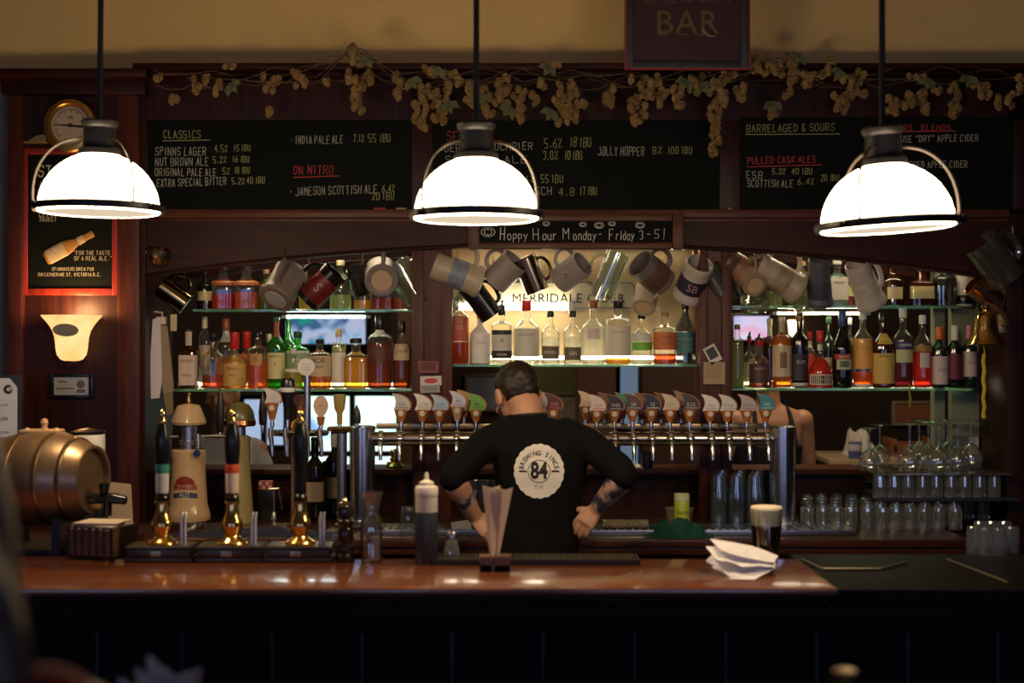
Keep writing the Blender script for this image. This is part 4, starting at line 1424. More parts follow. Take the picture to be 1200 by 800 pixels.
    (996, 13, 372, 6.16, rm, 'round', 'clear', 'pale', .7, [], 'white', 'thin clear bottle behind the black cream liqueur', 0.9),
    (1011, 23, 361, 6.04, rm, 'round', 'clear', 'orange', .20, [(.24, .62, (0.78, 0.40, 0.10), 160, ('COCONUT', 4, (0.4, 0.2, 0.08), .5), ('MANGO', 4, (0.7, 0.55, 0.2), .36)), (.01, .05, (0.8, 0.78, 0.72), 200)], 'white', 'clear bottle with an orange label and red liquid at the bottom', 0.86),
    (1035, 27, 366, 6.04, rm, 'dome', 'brown', 'darkamber', .7, [(.06, .46, (0.66, 0.46, 0.12), 165, ('FRATELLO', 4.2, INK, .42, .8)), (.58, .72, (0.6, 0.36, 0.08), 90)], 'black', 'brown hazelnut liqueur bottle with a big yellow label', 0.86),
    (1058, 24, 361, 6.04, rm, 'round', 'clear', 'darkred', .56, [(.32, .48, (0.50, 0.55, 0.30), 110), (.49, .58, (0.04, 0.05, 0.16), 170, ('CAMPARI', 5, (0.7, 0.7, 0.72), .535, .75))], 'white', 'dark red bitter bottle with a pale green label', 0.88),
    (1081, 22, 369, 6.04, rm, 'round', 'clear', 'red', .54, [(.28, .48, (0.55, 0.56, 0.50), 60), (.50, .58, (0.35, 0.2, 0.05), 170)], 'white', 'red aperitif bottle with a white tilted label', 0.88),
    (1101, 20, 383, 6.04, rm, 'wine', 'darkgreen', None, 0, [(.06, .52, (0.62, 0.54, 0.50), 165, ('VQA', 6, (0.12, 0.1, 0.3), .3))], 'orange', 'wine bottle with a large white label and orange capsule', 0.80),
    (1119, 19, 381, 6.04, rm, 'wine', 'black', None, 0, [(.14, .54, (0.13, 0.02, 0.04), 165)], 'white', 'wine bottle with a maroon label beside the white labelled one', 0.76),
    (1136, 17, 381, 6.05, rm, 'wine', 'darkgreen', None, 0, [(.18, .58, (0.58, 0.50, 0.45), 165, ('MERLOT', 4, (0.4, 0.06, 0.08), .4, .8))], 'pink', 'wine bottle with a cream label and pink capsule next to the bell', 0.78),
    # upper shelf by the bell
    (886, 20, 322, 6.16, rt, 'round', 'olive', 'pale', .5, [], 'cork', 'pale green bottle on the upper shelf behind the tan bottomed stein', 0.9),
    (908, 18, 326, 6.17, rt, 'squat', 'clear', 'pale', .5, [], 'cream', 'squat clear bottle on the upper shelf behind the big cream stein', 0.9),
    (940, 18, 306, 6.15, rt, 'tall', 'clear', 'yellow', .4, [], 'gold', 'yellow bottle on the upper shelf beside the blue grey stein', 0.9),
    (981, 23, 304, 6.12, rt, 'square', 'clear', 'clear', .6, [(.14, .60, (0.68, 0.62, 0.58), 140, ('TEQUILA', 4, INK, .5, .75))], 'white', 'square white labelled bottle between the blue grey stein and the white stein', 0.9),
    (997, 12, 318, 6.16, rt, 'round', 'clear', 'red', .4, [(.3, .6, (0.66, 0.6, 0.3), 150)], 'cream', 'little bottle of red cordial behind the white stein', 0.9),
    (1046, 27, 306, 6.10, rt, 'dome', 'brown', 'darkamber', .55, [(.16, .42, (0.62, 0.52, 0.30), 80)], 'black', 'round brown bottle with a cream shield label on the upper shelf', 0.9),
    (1079, 27, 314, 6.10, rt, 'square', 'brown', 'darkamber', .7, [(.20, .66, (0.50, 0.42, 0.20), 150)], 'black', 'square brown bottle with a big cream label on the upper shelf', 0.9),
    (1107, 24, 308, 6.10, rt, 'decanter', 'smoke', None, 0, [], 'silver', 'cut crystal decanter near the end of the upper shelf', 0.84),
]
for (x, w, yt, d, sz, shp, g_, lq, lv, lbs, cp, lab, cz) in BT:
    bottle(x, w, yt, d, sz, shp, g_, lq, lv, lbs, cp, lab, capz=cz,
           pourer={'small clear bottle with a red pourer behind the brandy': 'black', 'brandy bottle with a dark label and red pourer': 'black', 'clear bottle with a bright green stripe and a black pourer': 'black',
                   'clear bottle with a round black and white label on the middle shelf': 'black'}.get(lab), capw=1.45 if cz < 0.75 else 1.25)

# card propped at the end of the upper shelf and the white canister
c = Vector((P(1130, 0, 6.1).x, 6.1, rt))
t = thing('canister', 'grey white canister with a black band beside the hanging copper mug', 'canister', c)
R, H = pxm(20, 6.1) / 2, P(0, 314, 6.1).z - rt
MB().lathe([(R * .96, 0), (R, .004), (R, H * .9), (R * .85, H * .95), (R * .3, H)], 24).obj('body', plain('canister_grey', (0.42, 0.40, 0.36), 0.4), t)
MB().lathe([(R * 1.01, H * .06), (R * 1.03, H * .07), (R * 1.03, H * .28), (R * 1.01, H * .29)], 24, cap0=False, cap1=False).obj('black_band', BLACKPL, t)

# lettered mirror sign in the middle bay
t = thing('lettered_panel', 'cream glass panel lettered with a cider name behind the hanging mugs', 'sign', P(665, 347, 6.225))
u = pxm(1, 6.225)
MB().prism([(-80 * u, -10 * u), (-75 * u, -16 * u), (75 * u, -16 * u), (80 * u, -10 * u), (80 * u, 12 * u), (75 * u, 18 * u), (-75 * u, 18 * u), (-80 * u, 12 * u)], 0.0, 0.006).obj('panel', plain('panel_glass_cream', (0.58, 0.53, 0.36), 0.25), t, smooth=False)
m = MB()
ol = [(-78, -9), (-74, -14), (74, -14), (78, -9), (78, 11), (74, 16), (-74, 16), (-78, 11), (-78, -9)]
for a, b in zip(ol[:-1], ol[1:]):
    m.tube([(a[0] * u, -0.001, a[1] * u), (b[0] * u, -0.001, b[1] * u)], 0.5 * u, 4)
m.obj('outline', BLACKPL, t)
put_text('MERRIDALE CIDER', 15.5 * u, BLACKPL, t, (1 * u, -0.001, -3 * u), 'lettering', space=1.05, sx=1.0)
m = MB()
for sx in (-60, 60):
    m.box((sx - 3) * u, (sx + 3) * u, 0.006, 0.026, -10 * u, 10 * u)
m.obj('standoff', BRASS, t, smooth=False)
# ------------------------------------------------------------ mugs hanging from the header
CER = {
    'stone': plain('stoneware_grey', (0.17, 0.145, 0.135), 0.45, noise=0.35, nscale=25), 'lilac': plain('stoneware_lilac', (0.302, 0.259, 0.252), 0.4), 'white': plain('mug_white', (0.518, 0.475, 0.432), 0.3), 'cream': plain('mug_cream', (0.446, 0.374, 0.274), 0.35, noise=0.1, nscale=20),
    'darkred': plain('mug_dark_red', (0.032, 0.004, 0.007), 0.25), 'black': plain('mug_black', (0.009, 0.007, 0.007), 0.25), 'brown': plain('mug_brown', (0.115, 0.058, 0.032), 0.4, noise=0.4, nscale=30), 'blue': plain('mug_blue_grey', (0.094, 0.101, 0.122), 0.4, noise=0.2),
    'steel': plain('tankard_steel', (0.40, 0.33, 0.27), 0.2, 1.0), 'pewter': plain('tankard_dark', (0.20, 0.15, 0.09), 0.18, 1.0), 'copper': COPPER, 'tan': plain('mug_tan', (0.374, 0.274, 0.173), 0.4), 'smoke': glass('smoked_mug', (0.25, 0.25, 0.23), 0.15, 0.05, 0.15, (0.2, 0.2, 0.18)),
    'glass': glass('mug_glass', (0.86, 0.90, 0.84), 0.14, 0.03, 0.06, (0.8, 0.85, 0.75)),
}
HOOKS = []


def mug(x, y, d, h, w, axis, hdl, mat, label, taper=0.0, rings=0, band=None, base=None, inner=None, dimple=False, hs=0.62, mark=None, name='hanging_mug'):
    """axis: base to mouth as (picture right, picture up, towards the camera)"""
    c = P(x, y, d)
    H, R = pxm(h, d), pxm(w, d) / 2
    az = Vector((axis[0], -axis[2], axis[1])).normalized()
    ax = Vector((hdl[0], 0.0, hdl[1]))
    M = frame_at(c - az * H / 2, az, ax)
    t = thing(name, label, 'mug', M=M)

    def rad(f):
        r = R * (1 - taper * f)
        if rings and f < 0.16:
            r *= 1.10 - 0.05 * (abs(f - 0.08) / 0.08)
        if rings and 0.86 < f < 0.94:
            r *= 1.04
        return r
    wall = R * 0.09
    fs = [0.0, .03, .08, .14, .18, .3, .5, .7, .84, .88, .93, .97, 1.0]
    prof = [(R * 0.80, H * 0.012), (R * .86, 0)] + [(rad(f), H * f if f else H * .012) for f in fs] + [(rad(1) - wall * .5, H * 1.012), (rad(1) - wall, H)] + [(rad(f) - wall, H * f) for f in (.8, .5, .2, .09)] + [(R * .3, H * .07)]
    mb = MB()
    if dimple:
        rows = []
        n = 40
        for (r, z) in prof:
            f = z / H
            amp = 0.05 if 0.1 < f < 0.75 else 0.0
            rows.append([Vector((r * (1 - amp * (0.5 + 0.5 * cos(10 * 2 * pi * i / n))) * cos(2 * pi * i / n), r * (1 - amp * (0.5 + 0.5 * cos(10 * 2 * pi * i / n))) * sin(2 * pi * i / n), z)) for i in range(n)])
        mb.rings(rows)
    else:
        mb.lathe(prof, 32)
    mb.obj('body', CER[mat], t)
    # handle
    pts = []
    zt, zb = H * .86, H * .22
    k = hs * R * 1.25
    for i in range(13):
        a = pi * i / 12.0
        pts.append((rad(.5) * 0.96 + k * sin(a) ** 0.75, 0, (zt + zb) / 2 + (zt - zb) / 2 * cos(a)))
    MB().tube(pts, [R * .13] * 13, 8, flat=1.35).obj('handle', CER[mat], t)
    if band:
        z0, z1, col = band[:3]
        MB().lathe([(rad(z0) * 1.004, H * z0), (rad(z0) * 1.014, H * (z0 + .01)), (rad(z1) * 1.014, H * (z1 - .01)), (rad(z1) * 1.004, H * z1)], 32, cap0=False, cap1=False).obj('printed_band', plain('band_%d' % int(col[0] * 1e5 + col[1] * 1e3 + col[2] * 100), col, 0.45, noise=0.5, nscale=45), t)
    if base:
        MB().lathe([(R * .66, -H * .012), (R * .68, H * .005), (R * .01, H * .006)], 28, cap0=True).obj('base_disc', plain('base_%d' % int(base[0] * 1e4), base, 0.5), t)
    if mark:
        # a printed mark on the side that faces the camera
        s, size, col = mark
        Mi = M.inverted().to_3x3()
        v = Mi @ Vector((0, -1, 0.0))
        ang = math.atan2(v.y, v.x)
        o = put_text(s, pxm(size, d), paint(col), t, (0, 0, H * .48), 'printed_mark', bend=R * 1.03, sx=0.9)
        o.rotation_euler = (0, 0, ang + pi / 2)
    # where the handle hangs
    tip = M @ Vector((rad(.5) * .96 + k + R * .10, 0, (zt + zb) / 2 + (zt - zb) * 0.2))
    HOOKS.append(tip)
    return t


mug(204, 346, 5.93, 36, 26, (-0.75, 0.55, .05), (0.5, 0.9), 'pewter', 'dark polished tankard hanging at the sconce end of the arch', hs=0.8)
mug(333, 334, 5.93, 46, 40, (0.35, 0.75, -0.55), (0.3, 0.9), 'stone', 'grey stone stein showing its bluish round base, hanging before the upper shelf', rings=1, base=(0.34, 0.36, 0.40), hs=0.75)
mug(376, 336, 5.93, 48, 32, (0.62, 0.62, 0.1), (-0.55, 0.8), 'black', 'black mug with a dark red panel and script mark, hanging tilted', band=(.14, .80, (0.13, 0.008, 0.012)), mark=('S', 16, (0.50, 0.30, 0.2)))
mug(421, 328, 5.96, 30, 27, (-0.05, 0.75, .62), (0.0, 1), 'smoke', 'small smoked glass mug hanging with its mouth forward', hs=0.6)
mug(447, 324, 5.92, 44, 36, (-0.10, 0.25, -0.95), (0.1, 1), 'stone', 'stone stein hanging with its round tan base facing the room', taper=-.1, rings=1, base=(0.46, 0.33, 0.22), hs=0.7)
mug(478, 332, 5.95, 56, 34, (-0.45, 0.75, .15), (0.85, 0.55), 'glass', 'large dimpled glass mug hanging beside the dark upright', dimple=True, hs=0.75)
mug(536, 321, 5.93, 60, 36, (-0.92, 0.34, .1), (0.35, 1), 'cream', 'big beige stein with blue scenes, hanging almost level over the red labelled bottle', taper=.10, rings=1, band=(.34, .66, (0.20, 0.24, 0.32)), base=(0.62, 0.46, 0.26), hs=0.95)
mug(523, 342, 6.00, 46, 30, (-0.6, 0.72, .1), (-0.5, 0.9), 'glass', 'glass mug hanging behind the beige and blue stein', dimple=True)
mug(563, 352, 5.99, 46, 28, (-0.55, 0.75, 0.1), (0.6, 0.8), 'black', 'plain black mug hanging above the frosted white bottle', hs=0.5)
mug(592, 318, 5.93, 38, 34, (0.62, 0.62, .30), (-0.5, 0.95), 'lilac', 'plain lilac grey mug hanging mouth up under the small blackboard', hs=0.55)
mug(622, 322, 5.95, 42, 28, (-0.35, 0.85, .12), (0.75, 0.7), 'steel', 'brushed steel tankard hanging behind the lilac grey mug', taper=-.08, hs=0.6)
mug(669, 319, 5.93, 38, 32, (0.66, 0.48, .42), (-0.15, 1), 'lilac', 'lilac grey mug with a small dark crest, hanging alone in the middle bay', mark=('AI', 9, (0.12, 0.09, 0.1)), hs=0.7)
mug(714, 324, 5.93, 60, 28, (0.36, 0.90, .10), (-0.8, 0.6), 'glass', 'tall straight glass mug hanging in the middle bay', hs=0.7)
mug(764, 320, 5.93, 42, 36, (-0.66, 0.5, .45), (0.5, 0.9), 'stone', 'stone mug with brown scenes hanging mouth outward', band=(.2, .72, (0.12, 0.06, 0.045)), hs=0.6)
mug(757, 348, 6.0, 36, 28, (0.2, 0.7, -0.62), (0.6, 0.8), 'cream', 'cream mug hanging low behind the stone mug with brown scenes', base=(0.62, 0.50, 0.28))
mug(813, 328, 5.92, 50, 36, (0.22, 0.72, .62), (0.15, 1), 'white', 'white stein with a dark blue lettered panel hanging at the second upright', taper=.08, rings=1, band=(.26, .66, (0.030, 0.025, 0.055)), mark=('SB', 15, (0.45, 0.30, 0.32)), hs=0.5)
mug(841, 333, 5.95, 50, 30, (-0.50, 0.80, .1), (0.2, 1), 'glass', 'dimpled glass mug hanging before the second upright', dimple=True)
mug(866, 316, 5.96, 44, 34, (-0.80, 0.5, .15), (0.5, 0.9), 'brown', 'brown stein painted with figures, hanging between glass mugs', rings=1, band=(.25, .7, (0.28, 0.13, 0.09)))
mug(879, 327, 5.92, 34, 28, (-0.2, 0.5, -0.84), (0.0, 1), 'tan', 'tan stein hanging with a pale wooden looking base outward', base=(0.62, 0.44, 0.24), hs=0.7)
mug(884, 345, 6.0, 38, 34, (0.05, 0.8, -0.55), (-0.5, 0.8), 'glass', 'glass mug hanging below the tan stein', dimple=True)
mug(912, 325, 5.93, 60, 36, (-0.85, 0.50, .12), (0.45, 1), 'cream', 'big cream stein with painted sprigs hanging slanted', taper=.12, rings=1, band=(.30, .62, (0.34, 0.27, 0.17)), hs=0.9)
mug(938, 344, 6.0, 44, 32, (-0.4, 0.8, -.3), (0.6, 0.8), 'glass', 'glass mug hanging low behind the cream stein with sprigs', dimple=True)
mug(960, 331, 5.93, 56, 30, (-0.10, 0.90, .35), (0.1, 1), 'blue', 'tall blue grey stein hanging upright beside the white labelled bottle', taper=.18, rings=1, band=(.2, .55, (0.055, 0.06, 0.10)), hs=0.5)
mug(1013, 333, 5.92, 58, 34, (-0.42, 0.82, .40), (0.35, 1), 'white', 'ribbed white stein hanging mouth up under the tilted pendant lamp', taper=.16, rings=1, band=(.40, .62, (0.58, 0.52, 0.45)), hs=0.55)
mug(1164, 305, 5.80, 56, 46, (-0.62, 0.75, .15), (0.62, 0.78), 'glass', 'large fluted clear glass mug hanging on the end post', dimple=True, hs=0.45)
mug(1154, 344, 5.86, 38, 24, (-0.80, 0.55, .1), (0.1, 1), 'copper', 'copper tankard hanging above the brass bell', taper=-.05, hs=0.5)
# tiny gold cup ornament on the arch
mug(188, 300, 5.82, 18, 20, (0.25, 0.9, .2), (-0.3, 1), 'copper', 'tiny gold and black cup ornament hung on the face of the arch', band=(.45, .95, (0.02, 0.015, 0.012)), hs=0.9)
mb = MB()
for p in HOOKS:
    if p.y < HD:
        q = p + Vector((0, 0, 0.03))
        mb.tube([p, q, Vector((q.x, HD + 0.002, q.z + 0.01))], 0.0025, 6)
    else:
        top = hz(252)
        mb.tube([p - Vector((0, 0, 0.006)), p + Vector((0.006, 0, 0.0)), p + Vector((0.002, 0, 0.02)), Vector((p.x, p.y, top))], 0.0025, 6)
bbo(mb, 'cup_hook_row', OLDBRASS)

# ------------------------------------------------------------ the long beer tower on the back counter
TD = 5.62
u = pxm(1, TD)
tw = thing('beer_tower', 'long chrome beer tower with two round columns and a row of taps', 'beer tower', (P(670, 0, TD).x, TD, ZB + 0.022))
T0 = Vector(tw.location)


def tl(x, y, d=TD):
    return P(x, y, d) - T0


for (x, r, lab) in ((425, 14.5, 'column'), (917, 15, 'column')):
    zt = tl(x, 500).z
    X = tl(x, 0).x
    MB().lathe([(r * u * 1.25, 0), (r * u * 1.25, 0.012), (r * u, 0.016), (r * u, zt - 0.012), (r * u * 1.06, zt - 0.010), (r * u * 1.06, zt), (r * u * .9, zt + 0.004)], 36, Matrix.Translation((X, 0, 0))).obj('column', CHROME, tw)
MB().tube([tl(437, 514), tl(906, 514)], 8.2 * u, 20).obj('cross_pipe', plain('pipe_steel', (0.52, 0.46, 0.40), 0.22, 1.0), tw)
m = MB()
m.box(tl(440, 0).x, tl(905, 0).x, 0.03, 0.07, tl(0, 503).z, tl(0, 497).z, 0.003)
m.obj('pipe_tray', plain('tray_reflection_bronze', (0.38, 0.28, 0.14), 0.3, 1.0), tw)  # bronze tone stands for light reflected along a ledge

WD = wood('tap_handle_wood', (0.30, 0.10, 0.025), (0.52, 0.20, 0.055), 0.35, (14, 14, 3))
PALEWD = wood('tap_handle_pale_wood', (0.42, 0.24, 0.13), (0.56, 0.34, 0.20), 0.4, (14, 14, 3))


def faucet(x, d=TD):
    m = MB()
    c = tl(x, 514, d)
    m.tube([c + Vector((0, -0.02, 0)), c + Vector((0, -0.055, 0))], 0.011, 12)
    m.ball(c + Vector((0, -0.058, 0.002)), 0.0155, 14, 8)
    m.lathe([(0.007, 0), (0.012, .004), (0.009, .012), (0.012, .018), (0.008, .024)], 14, Matrix.Translation(c + Vector((0, -0.058, 0.012))))
    m.tube([c + Vector((0, -0.062, -0.006)), c + Vector((0, -0.078, -0.028)), c + Vector((0, -0.082, -0.078))], [0.010, 0.009, 0.0075], 12)
    m.obj('faucet', CHROME, tw)


def tap_handle(x, ytop, ywood, ybot, d, col, label, style='sail', mark=None, mcol=(0.06, 0.05, 0.06), wd=None, s=1.0, group=None):
    """a removable tap handle: chrome ferrule, tapered wood with a white disc, shaped paddle"""
    uu = pxm(1, d)
    base = P(x, ybot, d)
    t = thing('tap_handle', label, 'tap handle', base, group=group)
    hw = (ybot - ywood) * uu
    ferr = hw * 0.30 if style != 'spear' else 0.02
    MB().lathe([(0.006, -0.012), (0.006, 0), (0.009, .002), (0.0085, ferr * .5), (0.0075, ferr)], 14).obj('ferrule', CHROME, t)
    wmat = wd or WD
    if style == 'sail':
        MB().lathe([(3.3 * uu, ferr), (3.9 * uu, ferr + hw * .1), (7.2 * uu * s, hw * .85), (8.0 * uu * s, hw * .98), (7 * uu * s, hw * 1.02)], 16, flat=0.62).obj('wooden_grip', wmat, t)
        MB().lathe([(0.001, 0), (3.4 * uu, .0004), (3.2 * uu, .002), (0.001, .0026)], 18, frame_at((0, -4.3 * uu * s, hw * .80), (0, -1, -0.12))).obj('round_badge', plain('tap_badge', (0.66, 0.60, 0.52), 0.4), t)
        h = (ywood - ytop) * uu
        pts = []
        prof = [(-.52, -.02), (.52, -.02), (.62, .18), (.63, .36), (.55, .54), (.38, .72), (.10, .87), (-.25, .96), (-.62, 1.0), (-.44, .78), (-.36, .55), (-.38, .3), (-.46, .12)]
        for (a, b) in prof:
            pts.append((a * 17 * uu * s, hw + b * h))
        MB().prism([(a * 1.08 + 0.8 * uu, hw + (b - hw) * 1.03) for a, b in pts], -0.002, 0.009).obj('paddle_back', wmat, t, ang=50)
        MB().prism(pts, -0.0075, -0.002).obj('paddle', plain('paddle_%d' % int(col[0] * 1e5 + col[1] * 1e3 + col[2] * 1e2), col, 0.35, noise=0.12, nscale=60), t, ang=50)
        if mark:
            put_text(mark, 6.0 * uu * s, paint(mcol), t, (1.5 * uu, -0.0082, hw + h * .32), 'paddle_lettering', sx=0.85 if len(mark) < 5 else 0.6)
            mm = MB()
            mm.box(-5 * uu, 9 * uu, -0.0082, -0.0076, hw + h * .10, hw + h * .14)
            mm.obj('paddle_line', paint(mcol), t, smooth=False)
    elif style == 'round':
        h = (ywood - ytop) * uu
        MB().lathe([(3.5 * uu, ferr), (5 * uu, hw)], 14).obj('wooden_grip', wmat, t)
        pts = [(8.5 * uu * cos(a) * (1 - 0.22 * (sin(a) < 0) * abs(sin(a))), hw + h * (.5 + .52 * sin(a))) for a in [2 * pi * k / 24 for k in range(24)]]
        MB().prism(pts, -0.008, 0.006).obj('paddle', plain('paddle_r%d' % int(col[0] * 1e4), col, 0.4, noise=0.15, nscale=50), t, ang=50)
        if mark:
            put_text(mark, 4.5 * uu, paint(mcol), t, (0, -0.0088, hw + h * .55), 'paddle_lettering')
    elif style == 'black':
        H = (ybot - ytop) * uu
        MB().lathe([(4 * uu, ferr), (4.5 * uu, H * .4), (7 * uu, H * .62), (8.5 * uu, H * .78), (8.3 * uu, H * .95), (6 * uu, H)], 18, flat=.55).obj('grip', BLACKPL, t)
        MB().lathe([(8.4 * uu, H * .72), (8.7 * uu, H * .73), (8.9 * uu, H * .80), (8.6 * uu, H * .81)], 18, flat=.57, cap0=False, cap1=False).obj('white_band', paint((0.7, 0.7, 0.7)), t)
    elif style == 'spear':
        H = (ybot - ytop) * uu
        MB().lathe([(2.5 * uu, 0.015), (4.5 * uu, H * .15), (5 * uu, H * .45), (3.5 * uu, H * .75), (1.2 * uu, H * .92), (0.3 * uu, H)], 14, flat=.7).obj('grip', plain('spear_%d' % int(col[0] * 1e4), col, 0.35), t)
    elif style == 'gold':
        H = (ybot - ytop) * uu
        MB().lathe([(3 * uu, ferr), (3.4 * uu, H * .45), (6 * uu, H * .58), (7 * uu, H * .8), (7.5 * uu, H * .97), (6 * uu, H)], 18, flat=.6).obj('grip', plain('tap_olive_gold', (0.36, 0.27, 0.08), 0.35), t)
    return t


TAPS = [
    (470, 461, 480, 500, (0.50, 0.50, 0.48), 'UU', (0.04, 0.05, 0.10), 'tap handle with a white and navy paddle, nearest the chrome column by the hand pumps'),
    (495, 461, 480, 500, (0.68, 0.66, 0.64), 'LION', (0.25, 0.24, 0.26), 'tap handle with a white paddle of grey lettering, behind the squeeze bottle'),
    (515, 462, 480, 500, (0.42, 0.55, 0.68), 'BAY', (0.10, 0.25, 0.50), 'tap handle with a pale blue and white paddle'),
    (536, 458, 476, 500, (0.60, 0.62, 0.70), 'IPA', (0.05, 0.08, 0.35), 'tap handle with a white and blue paddle and long pale wooden grip'),
    (558, 461, 480, 500, (0.16, 0.42, 0.04), 'Blh', (0.02, 0.12, 0.01), 'tap handle with a bright green paddle beside the bartender'),
    (648, 461, 480, 502, (0.08, 0.025, 0.03), 'ESPER', (0.60, 0.15, 0.12), 'tap handle with a dark paddle and red lettering behind the shirt shoulder'),
    (699, 462, 481, 502, (0.68, 0.60, 0.54), 'ALE', (0.60, 0.18, 0.05), 'tap handle with a white paddle and orange lettering'),
    (720, 462, 481, 502, (0.025, 0.022, 0.022), 'WEE', (0.55, 0.45, 0.40), 'tap handle with a black paddle'),
    (741, 461, 480, 502, (0.10, 0.05, 0.04), 'SIR', (0.50, 0.55, 0.5), 'tap handle with a dark brown paddle and teal lettering'),
    (763, 461, 480, 502, (0.02, 0.02, 0.025), 'CJ', (0.62, 0.62, 0.6), 'tap handle with a black paddle and white initials'),
    (785, 461, 480, 502, (0.56, 0.50, 0.38), 'ODY', (0.35, 0.28, 0.2), 'tap handle with a cream paddle and faded lettering'),
    (808, 461, 480, 502, (0.045, 0.028, 0.022), 'ELLE', (0.55, 0.50, 0.42), 'tap handle with a dark brown paddle and cream lettering'),
    (832, 462, 481, 502, (0.70, 0.68, 0.65), 'Fog', (0.25, 0.25, 0.28), 'tap handle with a plain white paddle before the second upright'),
    (852, 462, 481, 502, (0.62, 0.60, 0.59), 'GOSE', (0.3, 0.3, 0.32), 'tap handle with a greyish white paddle next to the plain white one'),
    (875, 462, 481, 502, (0.45, 0.40, 0.38), 'HIGH', (0.25, 0.12, 0.14), 'tap handle with a grey and maroon paddle'),
    (897, 461, 480, 502, (0.03, 0.24, 0.30), 'HB', (0.5, 0.6, 0.6), 'tap handle with a teal paddle beside the chrome column by the glasses'),
]
for (x, y0, y1, y2, col, mk, mc, lab) in TAPS:
    d = TD - 0.055
    faucet(x)
    tap_handle(x, y0, y1, 500 if y2 > 500 else y2, d, col, lab, mark=mk, mcol=mc, wd=PALEWD if x == 536 else None, s=0.92 if x == 536 else 1.0)
faucet(448)
# handles on the guests' side of the pipe
for (x, y0, y1, y2, col, lab) in ((544, 457, 474, 496, (0.40, 0.26, 0.08), 'golden tap handle on the far side, behind the pale blue paddle'), (640, 459, 476, 496, (0.45, 0.42, 0.40), 'grey tap handle on the far side, close to the bartender ear'),
                                  (686, 458, 476, 498, (0.62, 0.50, 0.36), 'cream tap handle standing on the far side at the bartender shoulder'), (709, 460, 478, 496, (0.16, 0.09, 0.05), 'brown tap handle on the far side between white and black paddles'),
                                  (729, 460, 478, 496, (0.06, 0.26, 0.14), 'green tap handle on the far side behind the black paddle'), (752, 460, 478, 496, (0.20, 0.11, 0.06), 'brown tap handle on the far side near the black initialled paddle'),
                                  (775, 460, 478, 496, (0.14, 0.08, 0.05), 'brown tap handle on the far side behind the cream paddle'), (798, 458, 478, 496, (0.30, 0.20, 0.12), 'tan tap handle on the far side behind the dark brown cream lettered paddle')):
    tap_handle(x, y0, y1, y2, TD + 0.05, col, lab, s=0.85)

# ------------------------------------------------------------ short tower by the hand pumps
D2 = 5.66
u = pxm(1, D2)
t2 = thing('beer_tower', 'short chrome and brass beer tower with round dishes behind the hand pumps', 'beer tower', (P(350, 0, D2).x, D2, ZB))
Q0 = Vector(t2.location)


def ql(x, y, d=D2):
    return P(x, y, d) - Q0


MB().lathe([(14 * u, 0), (14 * u, .01), (9 * u, .016), (9 * u, ql(0, 512).z), (11 * u, ql(0, 510).z)], 28).obj('column', CHROME, t2)
X = ql(400, 0).x
MB().lathe([(9 * u, 0), (9 * u, .01), (6 * u, .016), (6 * u, ql(0, 508).z), (8 * u, ql(0, 506).z)], 24, Matrix.Translation((X, 0.02, 0))).obj('column', STEEL, t2)
MB().lathe([(8 * u, ql(0, 512).z), (34 * u, ql(0, 510).z), (36 * u, ql(0, 506).z), (34 * u, ql(0, 504).z), (10 * u, ql(0, 503).z)], 36, flat=.5).obj('dish', CHROME, t2)
MB().lathe([(8 * u, ql(0, 507).z), (17 * u, ql(0, 505).z), (18 * u, ql(0, 502).z), (16 * u, ql(0, 500).z)], 30, Matrix.Translation((X, 0.02, 0)), flat=.6).obj('dish', OLDBRASS, t2)
MB().lathe([(9 * u, ql(0, 504).z), (11 * u, ql(0, 499).z), (9 * u, ql(0, 494).z), (4 * u, ql(0, 491).z)], 24).obj('brass_cap', BRASS, t2)
for x in (320, 337, 362, 377):
    m = MB()
    c = ql(x, 508) + Vector((0, -0.06, 0))
    m.tube([c + Vector((0, .04, .004)), c], 0.010, 10)
    m.tube([c + Vector((0, 0, 0.028)), c, c + Vector((0.006, -.01, -.03)), c + Vector((0.010, -.012, -.085))], [0.008, 0.011, 0.009, 0.007], 10)
    m.obj('faucet', CHROME, t2)
# lens on a pole
m = MB()
m.tube([ql(360, 503), ql(360, 440)], 4.2 * u, 12)
m.obj('lens_pole', CHROME, t2)
MB().lathe([(0.0001, -0.006), (9.8 * u, -0.006), (10.6 * u, 0), (9.8 * u, .006), (0.0001, .007)], 32, frame_at(ql(359, 430), (0, -1, 0))).obj('round_lens', plain('lens_white', (0.72, 0.70, 0.68), 0.35), t2)
m = MB()
for k in range(3):
    m.box(-5 * u, 5 * u, -0.0005, 0.0, (3 - 3 * k) * u, (3.6 - 3 * k) * u)
bmesh.ops.translate(m.bm, vec=ql(359, 430) + Vector((0, -0.0075, 0)), verts=m.bm.verts[:])
m.obj('lens_print', paint((0.35, 0.33, 0.33)), t2, smooth=False)
d = D2 - 0.06
tap_handle(319, 455, 472, 500, d, (0.62, 0.60, 0.58), 'tap handle with a white paddle and brown wooden grip, by the ceramic tower', mark='No', mcol=(0.4, 0.4, 0.42))
tap_handle(337, 443, 470, 501, d, (0, 0, 0), 'black tap handle with a white band before the green malt', style='black')
tap_handle(352, 462, 476, 499, D2 + 0.02, (0.16, 0.07, 0.03), 'brown wooden tap handle behind the chrome lens pole', style='round')
tap_handle(376, 464, 488, 502, d, (0.56, 0.42, 0.30), 'tap handle with a rounded beige paddle', style='round', mark='ale', mcol=(0.4, 0.12, 0.08))
tap_handle(398, 462, 485, 502, D2 + 0.02, (0.3, 0.2, 0.05), 'olive gold flared tap handle on the small brass dish', style='gold')
tap_handle(418, 474, 485, 500, TD + 0.0, (0.01, 0.014, 0.012), 'black spear shaped tap handle over the chrome column', style='spear')
